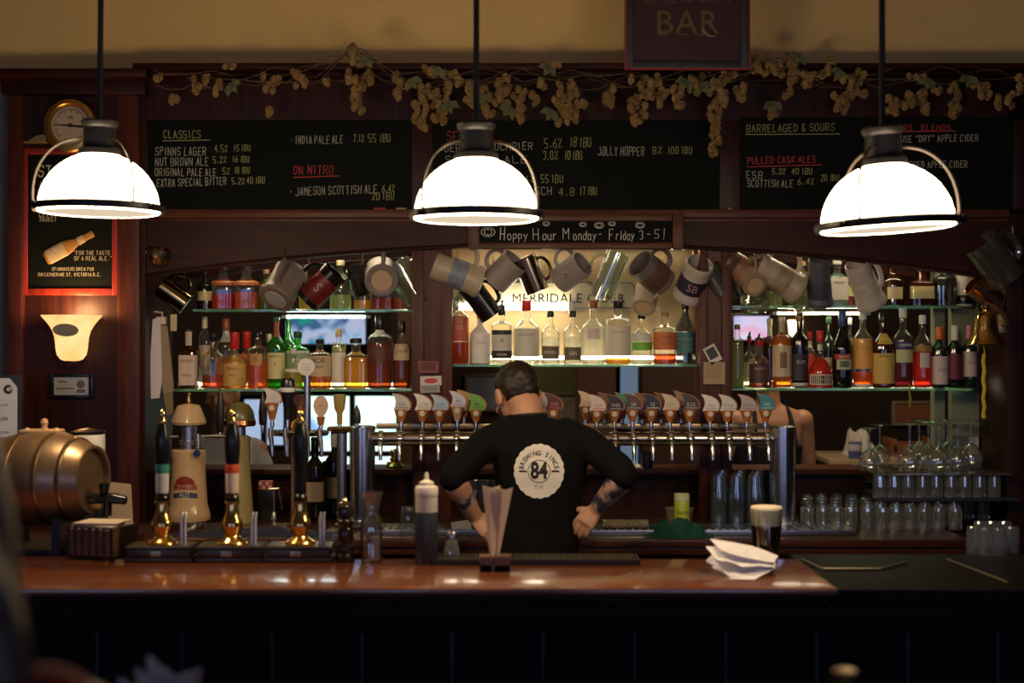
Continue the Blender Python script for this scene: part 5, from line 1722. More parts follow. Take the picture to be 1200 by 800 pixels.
tap_handle(308, 458, 480, 503, D2 + 0.10, (0.012, 0.012, 0.014), 'slim black tap handle leaning behind the white paddle', style='spear')
tap_handle(258, 452, 485, 512, D2 + 0.05, (0.012, 0.012, 0.014), 'slim black tap handle beside the ceramic tower cap', style='spear')

# ------------------------------------------------------------ ceramic towers
GLAZE = plain('ceramic_cream', (0.60, 0.42, 0.24), 0.22, coat=0.4, noise=0.06, nscale=6)
DC = 5.62
u = pxm(1, DC)
ct = thing('ceramic_beer_tower', 'cream ceramic beer tower shaped like a stein with a domed cap and a printed crest', 'beer tower', (P(221, 0, DC).x, DC, ZB))
C0 = Vector(ct.location)


def cz(y):
    return P(0, y, DC).z - C0.z


MB().lathe([(19 * u, 0), (20 * u, .006), (20 * u, cz(609)), (17 * u, cz(606))], 32).obj('foot_ring', CHROME, ct)
MB().lathe([(24.5 * u, cz(609)), (25.5 * u, cz(606)), (25 * u, cz(600)), (23 * u, cz(594)), (22 * u, cz(590)), (19.5 * u, cz(550)), (19 * u, cz(538)), (20 * u, cz(534)), (20 * u, cz(528)), (18.5 * u, cz(526)), (12 * u, cz(525.5))], 44).obj('ceramic_body', GLAZE, ct)
MB().lathe([(10 * u, cz(526)), (10 * u, cz(520)), (12 * u, cz(519)), (12 * u, cz(516)), (9 * u, cz(515)), (9 * u, cz(500)), (13 * u, cz(498)), (13 * u, cz(496))], 32).obj('chrome_neck', CHROME, ct)
MB().lathe([(10 * u, cz(496.5)), (19 * u, cz(497)), (20.5 * u, cz(494)), (19 * u, cz(489)), (15 * u, cz(479)), (12.5 * u, cz(474.5)), (6 * u, cz(473)), (1 * u, cz(472.5))], 40).obj('domed_cap', GLAZE, ct)
MB().lathe([(3 * u, cz(473)), (3.5 * u, cz(468)), (2.5 * u, cz(465)), (3 * u, cz(462)), (1 * u, cz(460))], 16).obj('cap_finial', OLDBRASS, ct)
# printed crest: red arch, lettering, navy ribbon
rc = 21.4 * u


def wrap(m, R):
    for v in m.bm.verts:
        a = v.co.x / R
        rr = R - v.co.y
        v.co = Vector((rr * sin(a), -rr * cos(a), v.co.z))


zc = cz(568)
m = MB()
arc = [(12 * u * cos(a), 10 * u * sin(a)) for a in [pi * k / 16 for k in range(17)]]
for a, b in zip(arc[:-1], arc[1:]):
    m.prism([a, b, (b[0] * .02, 0), (a[0] * .02, 0)] if a[0] > 0.001 or True else [], -0.0012, 0.0)
for v in m.bm.verts:
    v.co.z += zc + 2 * u
wrap(m, rc)
m.obj('crest_arch', paint((0.28, 0.035, 0.03)), ct, smooth=False)
m = MB()
for k in range(10):
    x0, x1 = -15 + 3.0 * k, -12 + 3.0 * k
    m.prism([(x0 * u, -12 * u - abs(x0) * .15 * u), (x1 * u, -12 * u - abs(x1) * .15 * u), (x1 * u, -6 * u - abs(x1) * .15 * u), (x0 * u, -6 * u - abs(x0) * .15 * u)], -0.0012, 0)
for v in m.bm.verts:
    v.co.z += zc
wrap(m, rc)
m.obj('crest_ribbon', paint((0.05, 0.06, 0.16)), ct, smooth=False)
put_text('SPINNAKERS', 7.5 * u, paint((0.36, 0.03, 0.03)), ct, (0, 0, zc - 1.5 * u), 'crest_lettering', bend=rc + 0.0012, sx=.72, bold=0.0004)
put_text('ALES', 6.5 * u, paint((0.62, 0.55, 0.45)), ct, (0, 0, zc - 9.5 * u), 'crest_lettering', bend=rc + 0.0014, sx=.9)
# side pipe and little tap with a blue button
m = MB()
m.tube([(-12 * u, 0, cz(512)), (-34 * u, 0, cz(513))], 2 * u, 8)
m.tube([(10 * u, 0, cz(511)), (50 * u, 0.0, cz(511))], 2 * u, 8)
m.tube([(14 * u, -0.04, cz(508)), (15 * u, -0.05, cz(524))], [3 * u, 2.4 * u], 10)
m.obj('side_pipe', CHROME, ct)
MB().lathe([(0.001, 0), (4.2 * u, .001), (4.2 * u, .006), (0.001, .008)], 18, frame_at((15 * u, -0.075, cz(529)), (0, -1, 0))).obj('blue_button', paint((0.02, 0.035, 0.20), 0.3), ct)

D3 = 5.82
u = pxm(1, D3)
ot = thing('ceramic_beer_tower', 'olive glazed beer tower with a copper rimmed dome behind the cream one', 'beer tower', (P(281, 0, D3).x, D3, ZB))
z0 = ZB


def oz(y):
    return P(0, y, D3).z - ZB


OLIVE = plain('ceramic_olive', (0.17, 0.15, 0.05), 0.3, coat=0.3)
MB().lathe([(17 * u, 0), (16 * u, oz(600)), (13 * u, oz(560)), (12 * u, oz(520)), (13 * u, oz(512)), (9 * u, oz(510))], 32).obj('ceramic_body', plain('ceramic_pale_olive', (0.40, 0.33, 0.14), 0.3, coat=0.3), ot)
MB().lathe([(7 * u, oz(511)), (7 * u, oz(500)), (10 * u, oz(498))], 24).obj('chrome_neck', CHROME, ot)
MB().lathe([(8 * u, oz(498)), (17 * u, oz(498)), (18 * u, oz(494)), (16 * u, oz(482)), (11 * u, oz(474)), (3 * u, oz(471))], 36).obj('domed_cap', OLIVE, ot)
MB().lathe([(17.5 * u, oz(499)), (19 * u, oz(497)), (18.4 * u, oz(492)), (17.4 * u, oz(491))], 36, cap0=False, cap1=False).obj('copper_rim', COPPER, ot)
# ------------------------------------------------------------ things on the bar counter
def on_bar(x, yb):
    """the spot of the bar top seen at picture point x, yb"""
    d = F * (EYE - ZC) / (yb - 400)
    return Vector(((x - 600) * d / F, d, ZC)), d


# counter return under the cask
rt_ = thing('counter_return', 'dark end of the bar counter beneath the small cask', 'counter', (P(60, 0, 4.4).x, 4.145, 0))
m = MB()
m.box(-1.9, 0.20, 0, 0.60, ZC - 0.04, ZC, 0.006)
m.box(-1.9, 0.17, 0.05, 0.57, 0, ZC - 0.04)
m.obj('counter_top', DARKWOOD, rt_)

# cask
CKW = wood('cask_staves', (0.16, 0.085, 0.038), (0.34, 0.19, 0.085), 0.36, (2.5, 10, 10), 0.15, 0.08)
dk = 4.33
u = pxm(1, dk)
ck = thing('cask', 'small bronze brown ale cask lying on its side with a black tap', 'cask', P(50, 560, dk))
ax = Vector((1, -0.22, 0)).normalized()
Mk = frame_at((0, 0, 0), ax, (0, 0, 1))
prof = []
for k in range(13):
    f = -1 + 2 * k / 12.0
    prof.append(((40 + 16 * (1 - f * f)) * u, f * 62 * u))
prof = [(34 * u, -58 * u), (39 * u, -64 * u)] + prof + [(39.5 * u, 66 * u), (36 * u, 66 * u), (35.5 * u, 58 * u)]
MB().lathe(prof, 48, Mk).obj('body', plain('cask_metal', (0.34, 0.225, 0.13), 0.34, 0.75, noise=0.3, nscale=14), ck)
for f in (-.78, -.3, .3, .72):
    r = (40 + 16 * (1 - f * f)) * u
    MB().lathe([(r * 1.0, (f * 62 - 3) * u), (r * 1.022, (f * 62 - 2.4) * u), (r * 1.022, (f * 62 + 2.4) * u), (r * 1.0, (f * 62 + 3) * u)], 48, Mk, cap0=False, cap1=False).obj('hoop', plain('hoop_metal', (0.36, 0.24, 0.13), 0.3, 0.9), ck)
m = MB()
m.box(-26 * u, 20 * u, -14 * u, 14 * u, 0, 5 * u, 0.004)
m.lathe([(4 * u, 5 * u), (3 * u, 9 * u), (4.4 * u, 13 * u), (3 * u, 17 * u), (.5 * u, 18 * u)], 16)
for sx in (-20, 14):
    m.ball((sx * u, 0, 5 * u), 3.5 * u, 10, 6, (1, 1, .6))
bmesh.ops.translate(m.bm, vec=(2 * u, 0, 52 * u), verts=m.bm.verts[:])
m.obj('shive_plate', plain('shive_wood', (0.48, 0.30, 0.15), 0.4), ck)
he = Mk @ Vector((0, 0, 60 * u))
m = MB()
m.tube([he + Vector((0, 0, -22 * u)), he + Vector((34 * u, -4 * u, -22 * u))], [7 * u, 6 * u], 12)
m.tube([he + Vector((22 * u, -4 * u, -18 * u)), he + Vector((22 * u, -4 * u, -42 * u))], [5.5 * u, 5 * u], 12)
m.tube([he + Vector((18 * u, -4 * u, -16 * u)), he + Vector((18 * u, -4 * u, -4 * u))], [5 * u, 6 * u], 12)
m.tube([he + Vector((30 * u, -4 * u, -22 * u)), he + Vector((44 * u, -6 * u, -24 * u))], [6.5 * u, 5 * u], 12)
m.obj('cask_tap', BLACKPL, ck)
zlow = ZC - ck.location.z
m = MB()
for f in (-.6, .5):
    r = (40 + 16 * (1 - f * f)) * u
    c = Mk @ Vector((0, 0, f * 62 * u))
    m.prism([(c.x - 5 * u, zlow), (c.x + 5 * u, zlow), (c.x + 5 * u, -r * .80), (c.x - 5 * u, -r * .80)], c.y - 40 * u, c.y + 40 * u)
m.box(-50 * u, 50 * u, -36 * u, 36 * u, zlow, zlow + 0.012)
m.obj('cradle', BLACKMET, ck, smooth=False)

# paper beside the cask tap, and the jar behind the cask
t = thing('paper_card', 'cream paper card propped upright behind the cask tap', 'card', P(141, 610, 4.55))
t.location.z = ZC
uu = pxm(1, 4.55)
hz_ = P(0, 565, 4.55).z - ZC
t.rotation_euler = (0, 0, -0.2)
MB().prism([(-16 * uu, 0), (17 * uu, 0), (13 * uu, hz_ * .97), (-14 * uu, hz_), ], -0.002, 0.002).obj('sheet', plain('card_cream', (0.52, 0.40, 0.28), 0.7, noise=0.08, nscale=30), t, smooth=False)
MB().prism([(-12 * uu, 0), (12 * uu, 0), (9 * uu, hz_ * .5), (-9 * uu, hz_ * .5)], 0.012, 0.015).obj('easel_back', paint((0.3, 0.24, 0.18)), t, smooth=False)
c = P(103, 522, 4.62)
t = thing('storage_jar', 'white banded jar with a dark lid standing behind the cask', 'jar', (c.x, 4.62, ZC))
uu = pxm(1, 4.62)
H = P(0, 505, 4.62).z - ZC
MB().lathe([(18 * uu, 0), (19 * uu, .006), (19 * uu, H * .72), (18.4 * uu, H * .74)], 32).obj('jar_body', plain('jar_dark', (0.03, 0.03, 0.035), 0.25), t)
MB().lathe([(19.4 * uu, H * .73), (19.6 * uu, H * .74), (19.6 * uu, H * .96), (19.4 * uu, H * .97)], 32, cap0=False, cap1=False).obj('white_band', plain('jar_band', (0.68, 0.67, 0.62), 0.3), t)
MB().lathe([(19 * uu, H * .97), (19.5 * uu, H * .98), (19.5 * uu, H), (10 * uu, H * 1.02), (2 * uu, H * 1.03)], 32).obj('lid', BLACKPL, t)

# napkin caddy
c, dd = on_bar(110, 658)
u = pxm(1, dd)
t = thing('napkin_caddy', 'dark woven napkin caddy holding folded napkins before the cask', 'caddy', c + Vector((0, 0.09, 0)))
t.rotation_euler = (0, 0, -0.36)
CAD = plain('caddy_brown', (0.075, 0.040, 0.025), 0.45, noise=0.3, nscale=40)
m = MB()
a, b, h = 0.078, 0.062, 0.095
m.box(-a, a, -b, b, 0.006, 0.012)
for (x0, x1, y0, y1) in ((-a, a, -b, -b + .006), (-a, a, b - .006, b), (-a, -a + .006, -b, b), (a - .006, a, -b, b)):
    m.box(x0, x1, y0, y1, 0.006, h)
m.obj('box', CAD, t, smooth=False)
m = MB()
for k in range(6):
    X = -a + 0.016 + k * 0.025
    for j in range(7):
        m.ball((X, -b - 0.001, 0.018 + j * 0.0115), 0.0065, 8, 6, (1.1, .5, .8))
m.obj('weave', plain('weave_grey', (0.16, 0.13, 0.13), 0.3), t)
m = MB()
for sx in (-1, 1):
    for sy in (-1, 1):
        m.box(sx * (a - .012) - .008, sx * (a - .012) + .008, sy * (b - .012) - .008, sy * (b - .012) + .008, 0, .007, .001)
m.obj('feet', CAD, t)
t0 = t
for k in range(5):
    o = MB().box(-.068, .068, -.052, .052, 0, .0035, 0.001).obj('napkin', plain('napkin_cream', (0.66, 0.55, 0.42), 0.85), None, (t0.location.x, t0.location.y, ZC + 0.0125 + .0045 * k + 0.072))
    o.rotation_euler = (0.02 * (k % 2), 0.03 * (1 if k % 2 else -.3), -0.36 + 0.09 * (k - 2))
    tag(o, ['lowest napkin of the pile in the dark caddy', 'second napkin up in the dark caddy', 'middle napkin of the pile in the dark caddy', 'fourth napkin up in the dark caddy', 'top napkin of the pile in the dark caddy'][k], 'napkin', 'napkins in the caddy')
# riser under the napkins keeps the pile at the rim
MB().box(-.066, .066, -.050, .050, .012, .0838).obj('tray_insert', CAD, t0, smooth=False)


# hand pumps
def hand_pump(x, label, clip, plate_side=1):
    c, dd = on_bar(x, 659)
    u = pxm(1, 4.07)
    t = thing('hand_pump', label, 'beer pump', c + Vector((0, 0.052, 0)))
    BASE = plain('pump_base', (0.05, 0.036, 0.022), 0.3, 0.4)
    m = MB()
    m.box(-40 * u, 40 * u, -0.055, 0.055, 0, 5 * u, 0.003)
    m.box(-37 * u, 37 * u, -0.050, 0.050, 5 * u, 15 * u, 0.003)
    m.box(-39 * u, 39 * u, -0.053, 0.053, 15 * u, 18 * u, 0.003)
    m.obj('plinth', BASE, t)
    m = MB()
    m.box(-37.5 * u, 37.5 * u, -0.050, 0.050, 18 * u, 19 * u)
    m.obj('top_plate', plain('pump_top', (0.20, 0.15, 0.08), 0.3, 0.8), t, smooth=False)
    m = MB()
    m.box(-9 * u, 3 * u, -0.0525, -0.050, 7 * u, 13 * u, 0.0005)
    m.obj('maker_plate', plain('pump_plate', (0.48, 0.38, 0.20), 0.35, 0.9), t)
    m = MB()
    for k in range(3):
        m.box(-7.5 * u, 1.5 * u, -0.0530, -0.0524, (8 + 1.6 * k) * u, (8.6 + 1.6 * k) * u)
    m.obj('plate_engraving', BLACKPL, t, smooth=False)
    MB().lathe([(r * u, z * u) for r, z in ((18, 19), (18.5, 20.5), (17, 23), (11, 26), (9, 29), (9.5, 32), (12, 37), (13, 42), (11.5, 47), (9, 52), (7.5, 60), (7, 66), (9, 67.5), (9, 70), (7, 71))], 36).obj('brass_column', BRASS, t)
    MB().lathe([(r * u, z * u) for r, z in ((5, 70), (8, 71), (8.5, 74), (7, 77), (6, 78), (6.4, 82), (6.6, 90), (7, 108), (8.6, 122), (9.6, 136), (9, 146), (7, 156), (5.4, 162))], 28).obj('handle', BLACKPL, t)
    MB().lathe([(r * u, z * u) for r, z in ((4.5, 160), (5.5, 163), (5, 166), (3.4, 169), (4.2, 173), (3.2, 176), (0.8, 178))], 20).obj('gold_finial', BRASS, t)
    if clip:
        ca, cb = clip
        MB().lathe([(6.6 * u, 79 * u), (7.6 * u, 80 * u), (8.0 * u, 110 * u), (6.8 * u, 117 * u), (6.4 * u, 117.5 * u)], 24).obj('pump_clip', paint(ca, 0.35), t)
        MB().lathe([(7.9 * u, 103 * u), (8.2 * u, 104 * u), (8.0 * u, 112 * u), (7.0 * u, 117.2 * u)], 24, cap0=False).obj('clip_band', paint(cb, 0.35), t)
    m = MB()
    for sx in (24, 28):
        m.tube([(sx * u, -0.012, 19 * u), (sx * u, -0.012, 52 * u), ((sx + 1) * u, -0.006, 57 * u)], [1.9 * u, 1.9 * u, 1.2 * u], 10)
    m.obj('chrome_spouts', plain('spout_white', (0.66, 0.66, 0.72), 0.3, 0.4), t)
    return t


hand_pump(185, 'brass hand pump with a green and white clip on its black handle', ((0.58, 0.62, 0.55), (0.05, 0.28, 0.25)))
hand_pump(268, 'brass hand pump with an orange and white clip on its black handle', ((0.66, 0.55, 0.46), (0.62, 0.10, 0.03)))
hand_pump(349, 'brass hand pump with a plain black handle and no clip', None)

# pepper mill
c, dd = on_bar(403, 660)
u = pxm(1, dd)
t = thing('pepper_mill', 'black turned wooden pepper mill with a brass top', 'pepper mill', c + Vector((0, .03, 0)))
MB().lathe([(r * u, z * u) for r, z in ((10.5, 0), (11, 1), (11, 8), (9.5, 10), (10.8, 13), (10.8, 19), (8, 23), (9.5, 26), (9.5, 38), (7, 42), (9.8, 46), (10, 49), (7, 52))], 28).obj('body', plain('mill_black', (0.018, 0.012, 0.010), 0.18), t)
MB().lathe([(r * u, z * u) for r, z in ((6, 52), (9.5, 54), (10.2, 60), (8.5, 66), (4, 69))], 28).obj('turning_head', plain('mill_black', (0, 0, 0)), t)
MB().lathe([(r * u, z * u) for r, z in ((7, 68), (7, 70), (2.5, 71), (2.6, 73), (1, 75))], 20).obj('brass_nut', BRASS, t)
# small tumbler behind the mill
c, dd = on_bar(389, 652)
u = pxm(1, dd)
t = thing('tumbler', 'small clear tumbler standing behind the black pepper mill', 'glass', c)
MB().lathe([(r * u, z * u) for r, z in ((9, 0), (9.5, 1), (11.5, 26), (11, 26), (9, 3), (1, 2.5))], 28).obj('glass_wall', CLEAR, t)
# carafe
c, dd = on_bar(434, 660)
u = pxm(1, dd)
t = thing('glass_carafe', 'clear glass carafe with a flared lip and a cork lying in it', 'carafe', c + Vector((0, .03, 0)))
pr = ((12, 0), (13.2, 1), (13.5, 6), (12.8, 20), (13.6, 36), (12.5, 46), (9, 55), (8.4, 60), (9.5, 68), (13.5, 81), (14, 83))
MB().lathe([(r * u, z * u) for r, z in pr] + [((r - .8) * u, (z + 1) * u if z < 4 else z * u) for r, z in pr[::-1]], 36, cap0=True, cap1=True).obj('glass_wall', glass('carafe_glass', (0.90, 0.93, 0.93), 0.12, 0.02, 0.03), t)
MB().lathe([(7 * u, 2 * u), (7.4 * u, 3 * u), (7 * u, 29 * u), (6.4 * u, 30 * u)], 20, Matrix.Translation((3.5 * u, 0, 0))).obj('cork', plain('cork_pale', (0.66, 0.56, 0.44), 0.8, noise=0.2, nscale=60), t)
# squeeze bottle
c, dd = on_bar(499, 662)
u = pxm(1, dd)
t = thing('squeeze_bottle', 'squeeze bottle of dark sauce with a white pointed cap', 'bottle', c + Vector((0, .035, 0)))
MB().lathe([(r * u, z * u) for r, z in ((12.5, 0), (13.2, 1), (13.2, 60), (12.8, 61))], 32).obj('sauce_body', plain('sauce_dark', (0.030, 0.036, 0.050), 0.38), t)
MB().lathe([(r * u, z * u) for r, z in ((13.2, 61), (13.3, 74), (13, 80), (12.5, 82))], 32).obj('clear_top', plain('squeeze_translucent', (0.62, 0.58, 0.50), 0.45), t)
MB().lathe([(r * u, z * u) for r, z in ((13.4, 80), (13.6, 81), (13.6, 89), (12.5, 91), (8.5, 92), (8.5, 96), (5, 97.5), (3, 99), (2.0, 107), (1.2, 107.5))], 32).obj('nozzle_cap', plain('nozzle_white', (0.76, 0.70, 0.62), 0.35), t)
# salt shaker
c, dd = on_bar(529, 658)
u = pxm(1, dd)
t = thing('salt_shaker', 'little fluted glass salt shaker with a metal top', 'shaker', c + Vector((0, .02, 0)))
rows = []
for (r, z) in ((8.5, 0), (9.2, 1), (9, 12), (7, 22), (5.2, 26)):
    rows.append([Vector((r * u * (1 - .06 * (k % 2)) * cos(2 * pi * k / 20), r * u * (1 - .06 * (k % 2)) * sin(2 * pi * k / 20), z * u)) for k in range(20)])
MB().rings(rows).obj('glass_body', glass('shaker_glass', (0.85, 0.88, 0.88), 0.15, 0.05, 0.3, (0.7, 0.7, 0.68)), t, smooth=False)
MB().lathe([(r * u, z * u) for r, z in ((5.4, 25), (5.8, 26), (5.8, 31), (4, 34), (1, 35))], 20).obj('metal_top', STEEL, t)

# menu holder with folded papers
c, dd = on_bar(580, 670)
u = pxm(1, dd)
t = thing('menu_holder', 'dark wooden block on the bar gripping tall folded menus', 'menu holder', c + Vector((0, .025, 0)))
m = MB()
for (x0, x1) in ((-18, -3), (-1.5, 18)):
    m.box(x0 * u, x1 * u, -0.03, 0.03, 0, 18 * u, 0.002)
m.box(-18 * u, 18 * u, -0.03, 0.03, 0, 8 * u)
m.obj('block', wood('holder_wood', (0.10, 0.045, 0.02), (0.17, 0.08, 0.04), 0.5), t)
PAP = plain('menu_paper', (0.86, 0.68, 0.44), 0.8, noise=0.06, nscale=12)
for k, (b0, b1, t0x, t1x, z1, lean, lab) in enumerate(((-5, -1, -15, 6, 100, 0.010, 'front folded cream menu fanning out of the dark block'), (-1, 3, 1, 21, 98, -0.010, 'second folded cream menu leaning out of the dark block'))):
    m = MB()
    for s, dy in ((0, 0), (1, .008)):
        xm = (t0x + t1x) / 2 + (2 if s else -2)
        A = [Vector((b0 * u, dy, 9 * u)), Vector(((b0 + b1) / 2 * u, dy - .004, 9 * u)), Vector((xm * u, dy + lean - .010, (z1 - 3) * u)), Vector((t0x * u, dy + lean, z1 * u))]
        B = [Vector(((b0 + b1) / 2 * u, dy - .004, 9 * u)), Vector((b1 * u, dy, 9 * u)), Vector((t1x * u, dy + lean, z1 * u)), Vector((xm * u, dy + lean - .010, (z1 - 3) * u))]
        for Q in (A, B):
            f = [m.v(p) for p in Q]
            g = [m.v(p + Vector((0, .0012, 0))) for p in Q]
            m.f(f)
            m.f(g[::-1])
            for i in range(4):
                j = (i + 1) % 4
                m.f((f[j], f[i], g[i], g[j]))
    o = m.obj('folded_menu', PAP, None, t.location + Vector((0, -0.008 + .012 * k, 0)), smooth=False)
    tag(o, lab, 'menu', 'folded menus')

# rubber bar mat
a, dd = on_bar(505, 662)
b, _ = on_bar(750, 662)
t = thing('bar_mat', 'long black rubber drip mat of small pegs along the back edge of the bar', 'mat', ((a.x + b.x) / 2, dd, ZC))
L = (b.x - a.x) / 2
m = MB()
m.box(-L, L, 0, 0.115, 0, 0.006, 0.002)
for (x0, x1, y0, y1) in ((-L, L, 0, .005), (-L, L, .110, .115), (-L, -L + .006, 0, .115), (L - .006, L, 0, .115)):
    m.box(x0, x1, y0, y1, 0.004, 0.016, 0.001)
m.obj('mat_base', RUBBER, t)
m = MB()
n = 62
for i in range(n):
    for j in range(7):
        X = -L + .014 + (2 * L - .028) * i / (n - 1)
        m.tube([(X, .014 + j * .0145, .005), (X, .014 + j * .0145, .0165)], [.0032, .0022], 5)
m.obj('pegs', plain('peg_highlight_tan', (0.11, 0.09, 0.05), 0.3), t, smooth=False)  # tan tone paints highlights onto the black rubber pegs


# crumpled napkins on the bar
def crumpled(w, h, seed, fold=0.5, amp=0.012, th=0.0008):
    r = random.Random(seed)
    nx, ny = 13, 11
    ph = [r.uniform(0, 6) for _ in range(6)]
    m = MB()
    top = []
    for j in range(ny):
        row = []
        for i in range(nx):
            X, Y = (i / (nx - 1) - .5), (j / (ny - 1) - .5)
            z = amp * (abs(math.fmod(X * 2.7 + Y * .9 + ph[0], 1) - .5) * 1.6 + abs(math.fmod(Y * 2.2 - X * 1.1 + ph[1], 1) - .5) * 1.3 + .4 * sin(9 * X + ph[2]) * sin(7 * Y + ph[3]))
            z += fold * max(0, X + .15) ** 1.6 * 0.06
            row.append(Vector((X * w * (1 + .10 * sin(5 * Y + ph[4])), Y * h * (1 + .12 * sin(4 * X + ph[5])), max(0.0, z))))
        top.append(row)
    V = [[m.v(p + Vector((0, 0, th))) for p in r_] for r_ in top]
    B = [[m.v(p) for p in r_] for r_ in top]
    for j in range(ny - 1):
        for i in range(nx - 1):
            m.f((V[j][i], V[j][i + 1], V[j + 1][i + 1], V[j + 1][i]))
            m.f((B[j][i], B[j + 1][i], B[j + 1][i + 1], B[j][i + 1]))
    for i in range(nx - 1):
        m.f((V[0][i], B[0][i], B[0][i + 1], V[0][i + 1]))
        m.f((V[-1][i + 1], B[-1][i + 1], B[-1][i], V[-1][i]))
    for j in range(ny - 1):
        m.f((V[j + 1][0], B[j + 1][0], B[j][0], V[j][0]))
        m.f((V[j][-1], B[j][-1], B[j + 1][-1], V[j + 1][-1]))
    return m


NAPW = plain('napkin_white', (0.88, 0.87, 0.95), 0.85)
for k, (pts, lab) in enumerate((
        (((834, 664, 3.96), (856, 679, 3.80), (884, 681, 3.78), (909, 665, 3.86), (902, 656, 3.99), (862, 656, 4.01)), 'white napkin lying lowest on the bar near the beer'),
        (((827, 657, 3.90), (840, 645, 3.99), (882, 650, 3.99), (910, 661, 3.88), (886, 672, 3.83), (856, 675, 3.81)), 'white folded napkin second from the bottom of the heap by the beer'),
        (((827, 640, 3.92), (848, 641, 3.98), (909, 656, 3.92), (907, 664, 3.85), (870, 664, 3.82), (840, 656, 3.84)), 'white folded napkin with its point up, second from the top of the heap'),
        (((832, 631, 3.95), (880, 639, 3.98), (912, 651, 3.93), (907, 659, 3.86), (868, 652, 3.85), (846, 645, 3.86)), 'topmost white folded napkin of the heap by the beer'))):
    m = MB()
    V = [P(*p) for p in pts]
    V = [Vector((v.x, v.y, max(v.z, ZC + .001))) for v in V]
    c = sum(V, Vector()) / len(V)
    r = random.Random(70 + k)
    ring = []
    for i in range(len(V)):
        q, w_ = V[i], V[(i + 1) % len(V)]
        ring += [q, q.lerp(w_, .5) + Vector((0, r.uniform(-.006, .006), r.uniform(-.002, .005)))]
    inner = [p.lerp(c, .5) + Vector((0, 0, r.uniform(-.004, .008))) for p in ring]
    cc = c + Vector((0, 0, .004))
    for off, flip in ((.0, False), (-.0016, True)):
        o3 = Vector((0, 0, off))
        A, B, C = [m.v(p + o3) for p in ring], [m.v(p + o3) for p in inner], m.v(cc + o3)
        for i in range(len(A)):
            j = (i + 1) % len(A)
            m.f((A[i], A[j], B[j], B[i]) if not flip else (A[j], A[i], B[i], B[j]))
            m.f((B[i], B[j], C) if not flip else (B[j], B[i], C))
        if off == 0:
            A0 = A
    for i in range(len(A)):
        j = (i + 1) % len(A)
        m.f((A0[j], A0[i], A[i], A[j]))
    for v in m.bm.verts:
        v.co -= V[0]
    o = m.obj('napkin', NAPW, None, V[0], smooth=False)
    tag(o, lab, 'napkin', 'folded napkins heaped by the beer')

# pint of stout with a pale head
c, dd = on_bar(898, 656)
u = pxm(1, dd)
t = thing('pint_of_stout', 'pint glass of black stout with a thick cream head', 'beer', c)
MB().lathe([(r * u, z * u) for r, z in ((13, 0), (14, 1), (15, 14), (18.5, 44), (19.2, 61), (18.7, 61), (17.8, 44), (14.4, 3), (1, 2.5))], 36).obj('glass_wall', CLEAR, t)
MB().lathe([(r * u, z * u) for r, z in ((13.2, 3.2), (14.4, 14), (17.5, 41))], 36).obj('stout', plain('stout_black', (0.010, 0.006, 0.005), 0.12), t)
MB().lathe([(r * u, z * u) for r, z in ((17.5, 41.2), (18.6, 61), (17.5, 63), (8, 64), (0.5, 64.3))], 36).obj('foam_head', plain('foam_cream', (0.86, 0.74, 0.58), 0.7), t)

# tumblers stacked upside down at the end of the service counter
k = 0
TUM = None
zt_ = ZC - 0.012
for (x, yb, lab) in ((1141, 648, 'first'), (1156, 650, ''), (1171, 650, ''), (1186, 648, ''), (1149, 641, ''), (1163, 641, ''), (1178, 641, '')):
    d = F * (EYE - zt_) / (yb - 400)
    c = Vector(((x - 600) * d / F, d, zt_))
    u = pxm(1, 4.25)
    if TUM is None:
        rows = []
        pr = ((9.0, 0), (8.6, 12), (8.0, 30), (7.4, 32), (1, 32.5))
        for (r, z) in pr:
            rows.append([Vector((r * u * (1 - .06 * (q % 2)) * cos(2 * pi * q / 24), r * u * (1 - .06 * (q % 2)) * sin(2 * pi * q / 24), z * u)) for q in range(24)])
        TUM = tag(MB().rings(rows, True, False, True).obj('tumbler', glass('tumbler_glass', (0.86, 0.90, 0.95), 0.12, 0.06, 0.14, (0.66, 0.74, 0.92), 0.95), None, c, smooth=False), 'upturned clear tumbler clustered at the end of the black service counter', 'glass', 'tumblers at the end of the service counter')  # bluish milk colour stands for daylight reflected in the glass
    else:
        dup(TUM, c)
# ------------------------------------------------------------ things on the back counter and around it
def on_back(x, d):
    return Vector(((x - 600) * d / F, d, ZB))


def height_at(y, d, base=None):
    return P(0, y, d).z - (ZB if base is None else base)


NAVY = plain('navy_towelling', (0.020, 0.024, 0.060), 0.9, noise=0.3, nscale=90, bump=0.3)


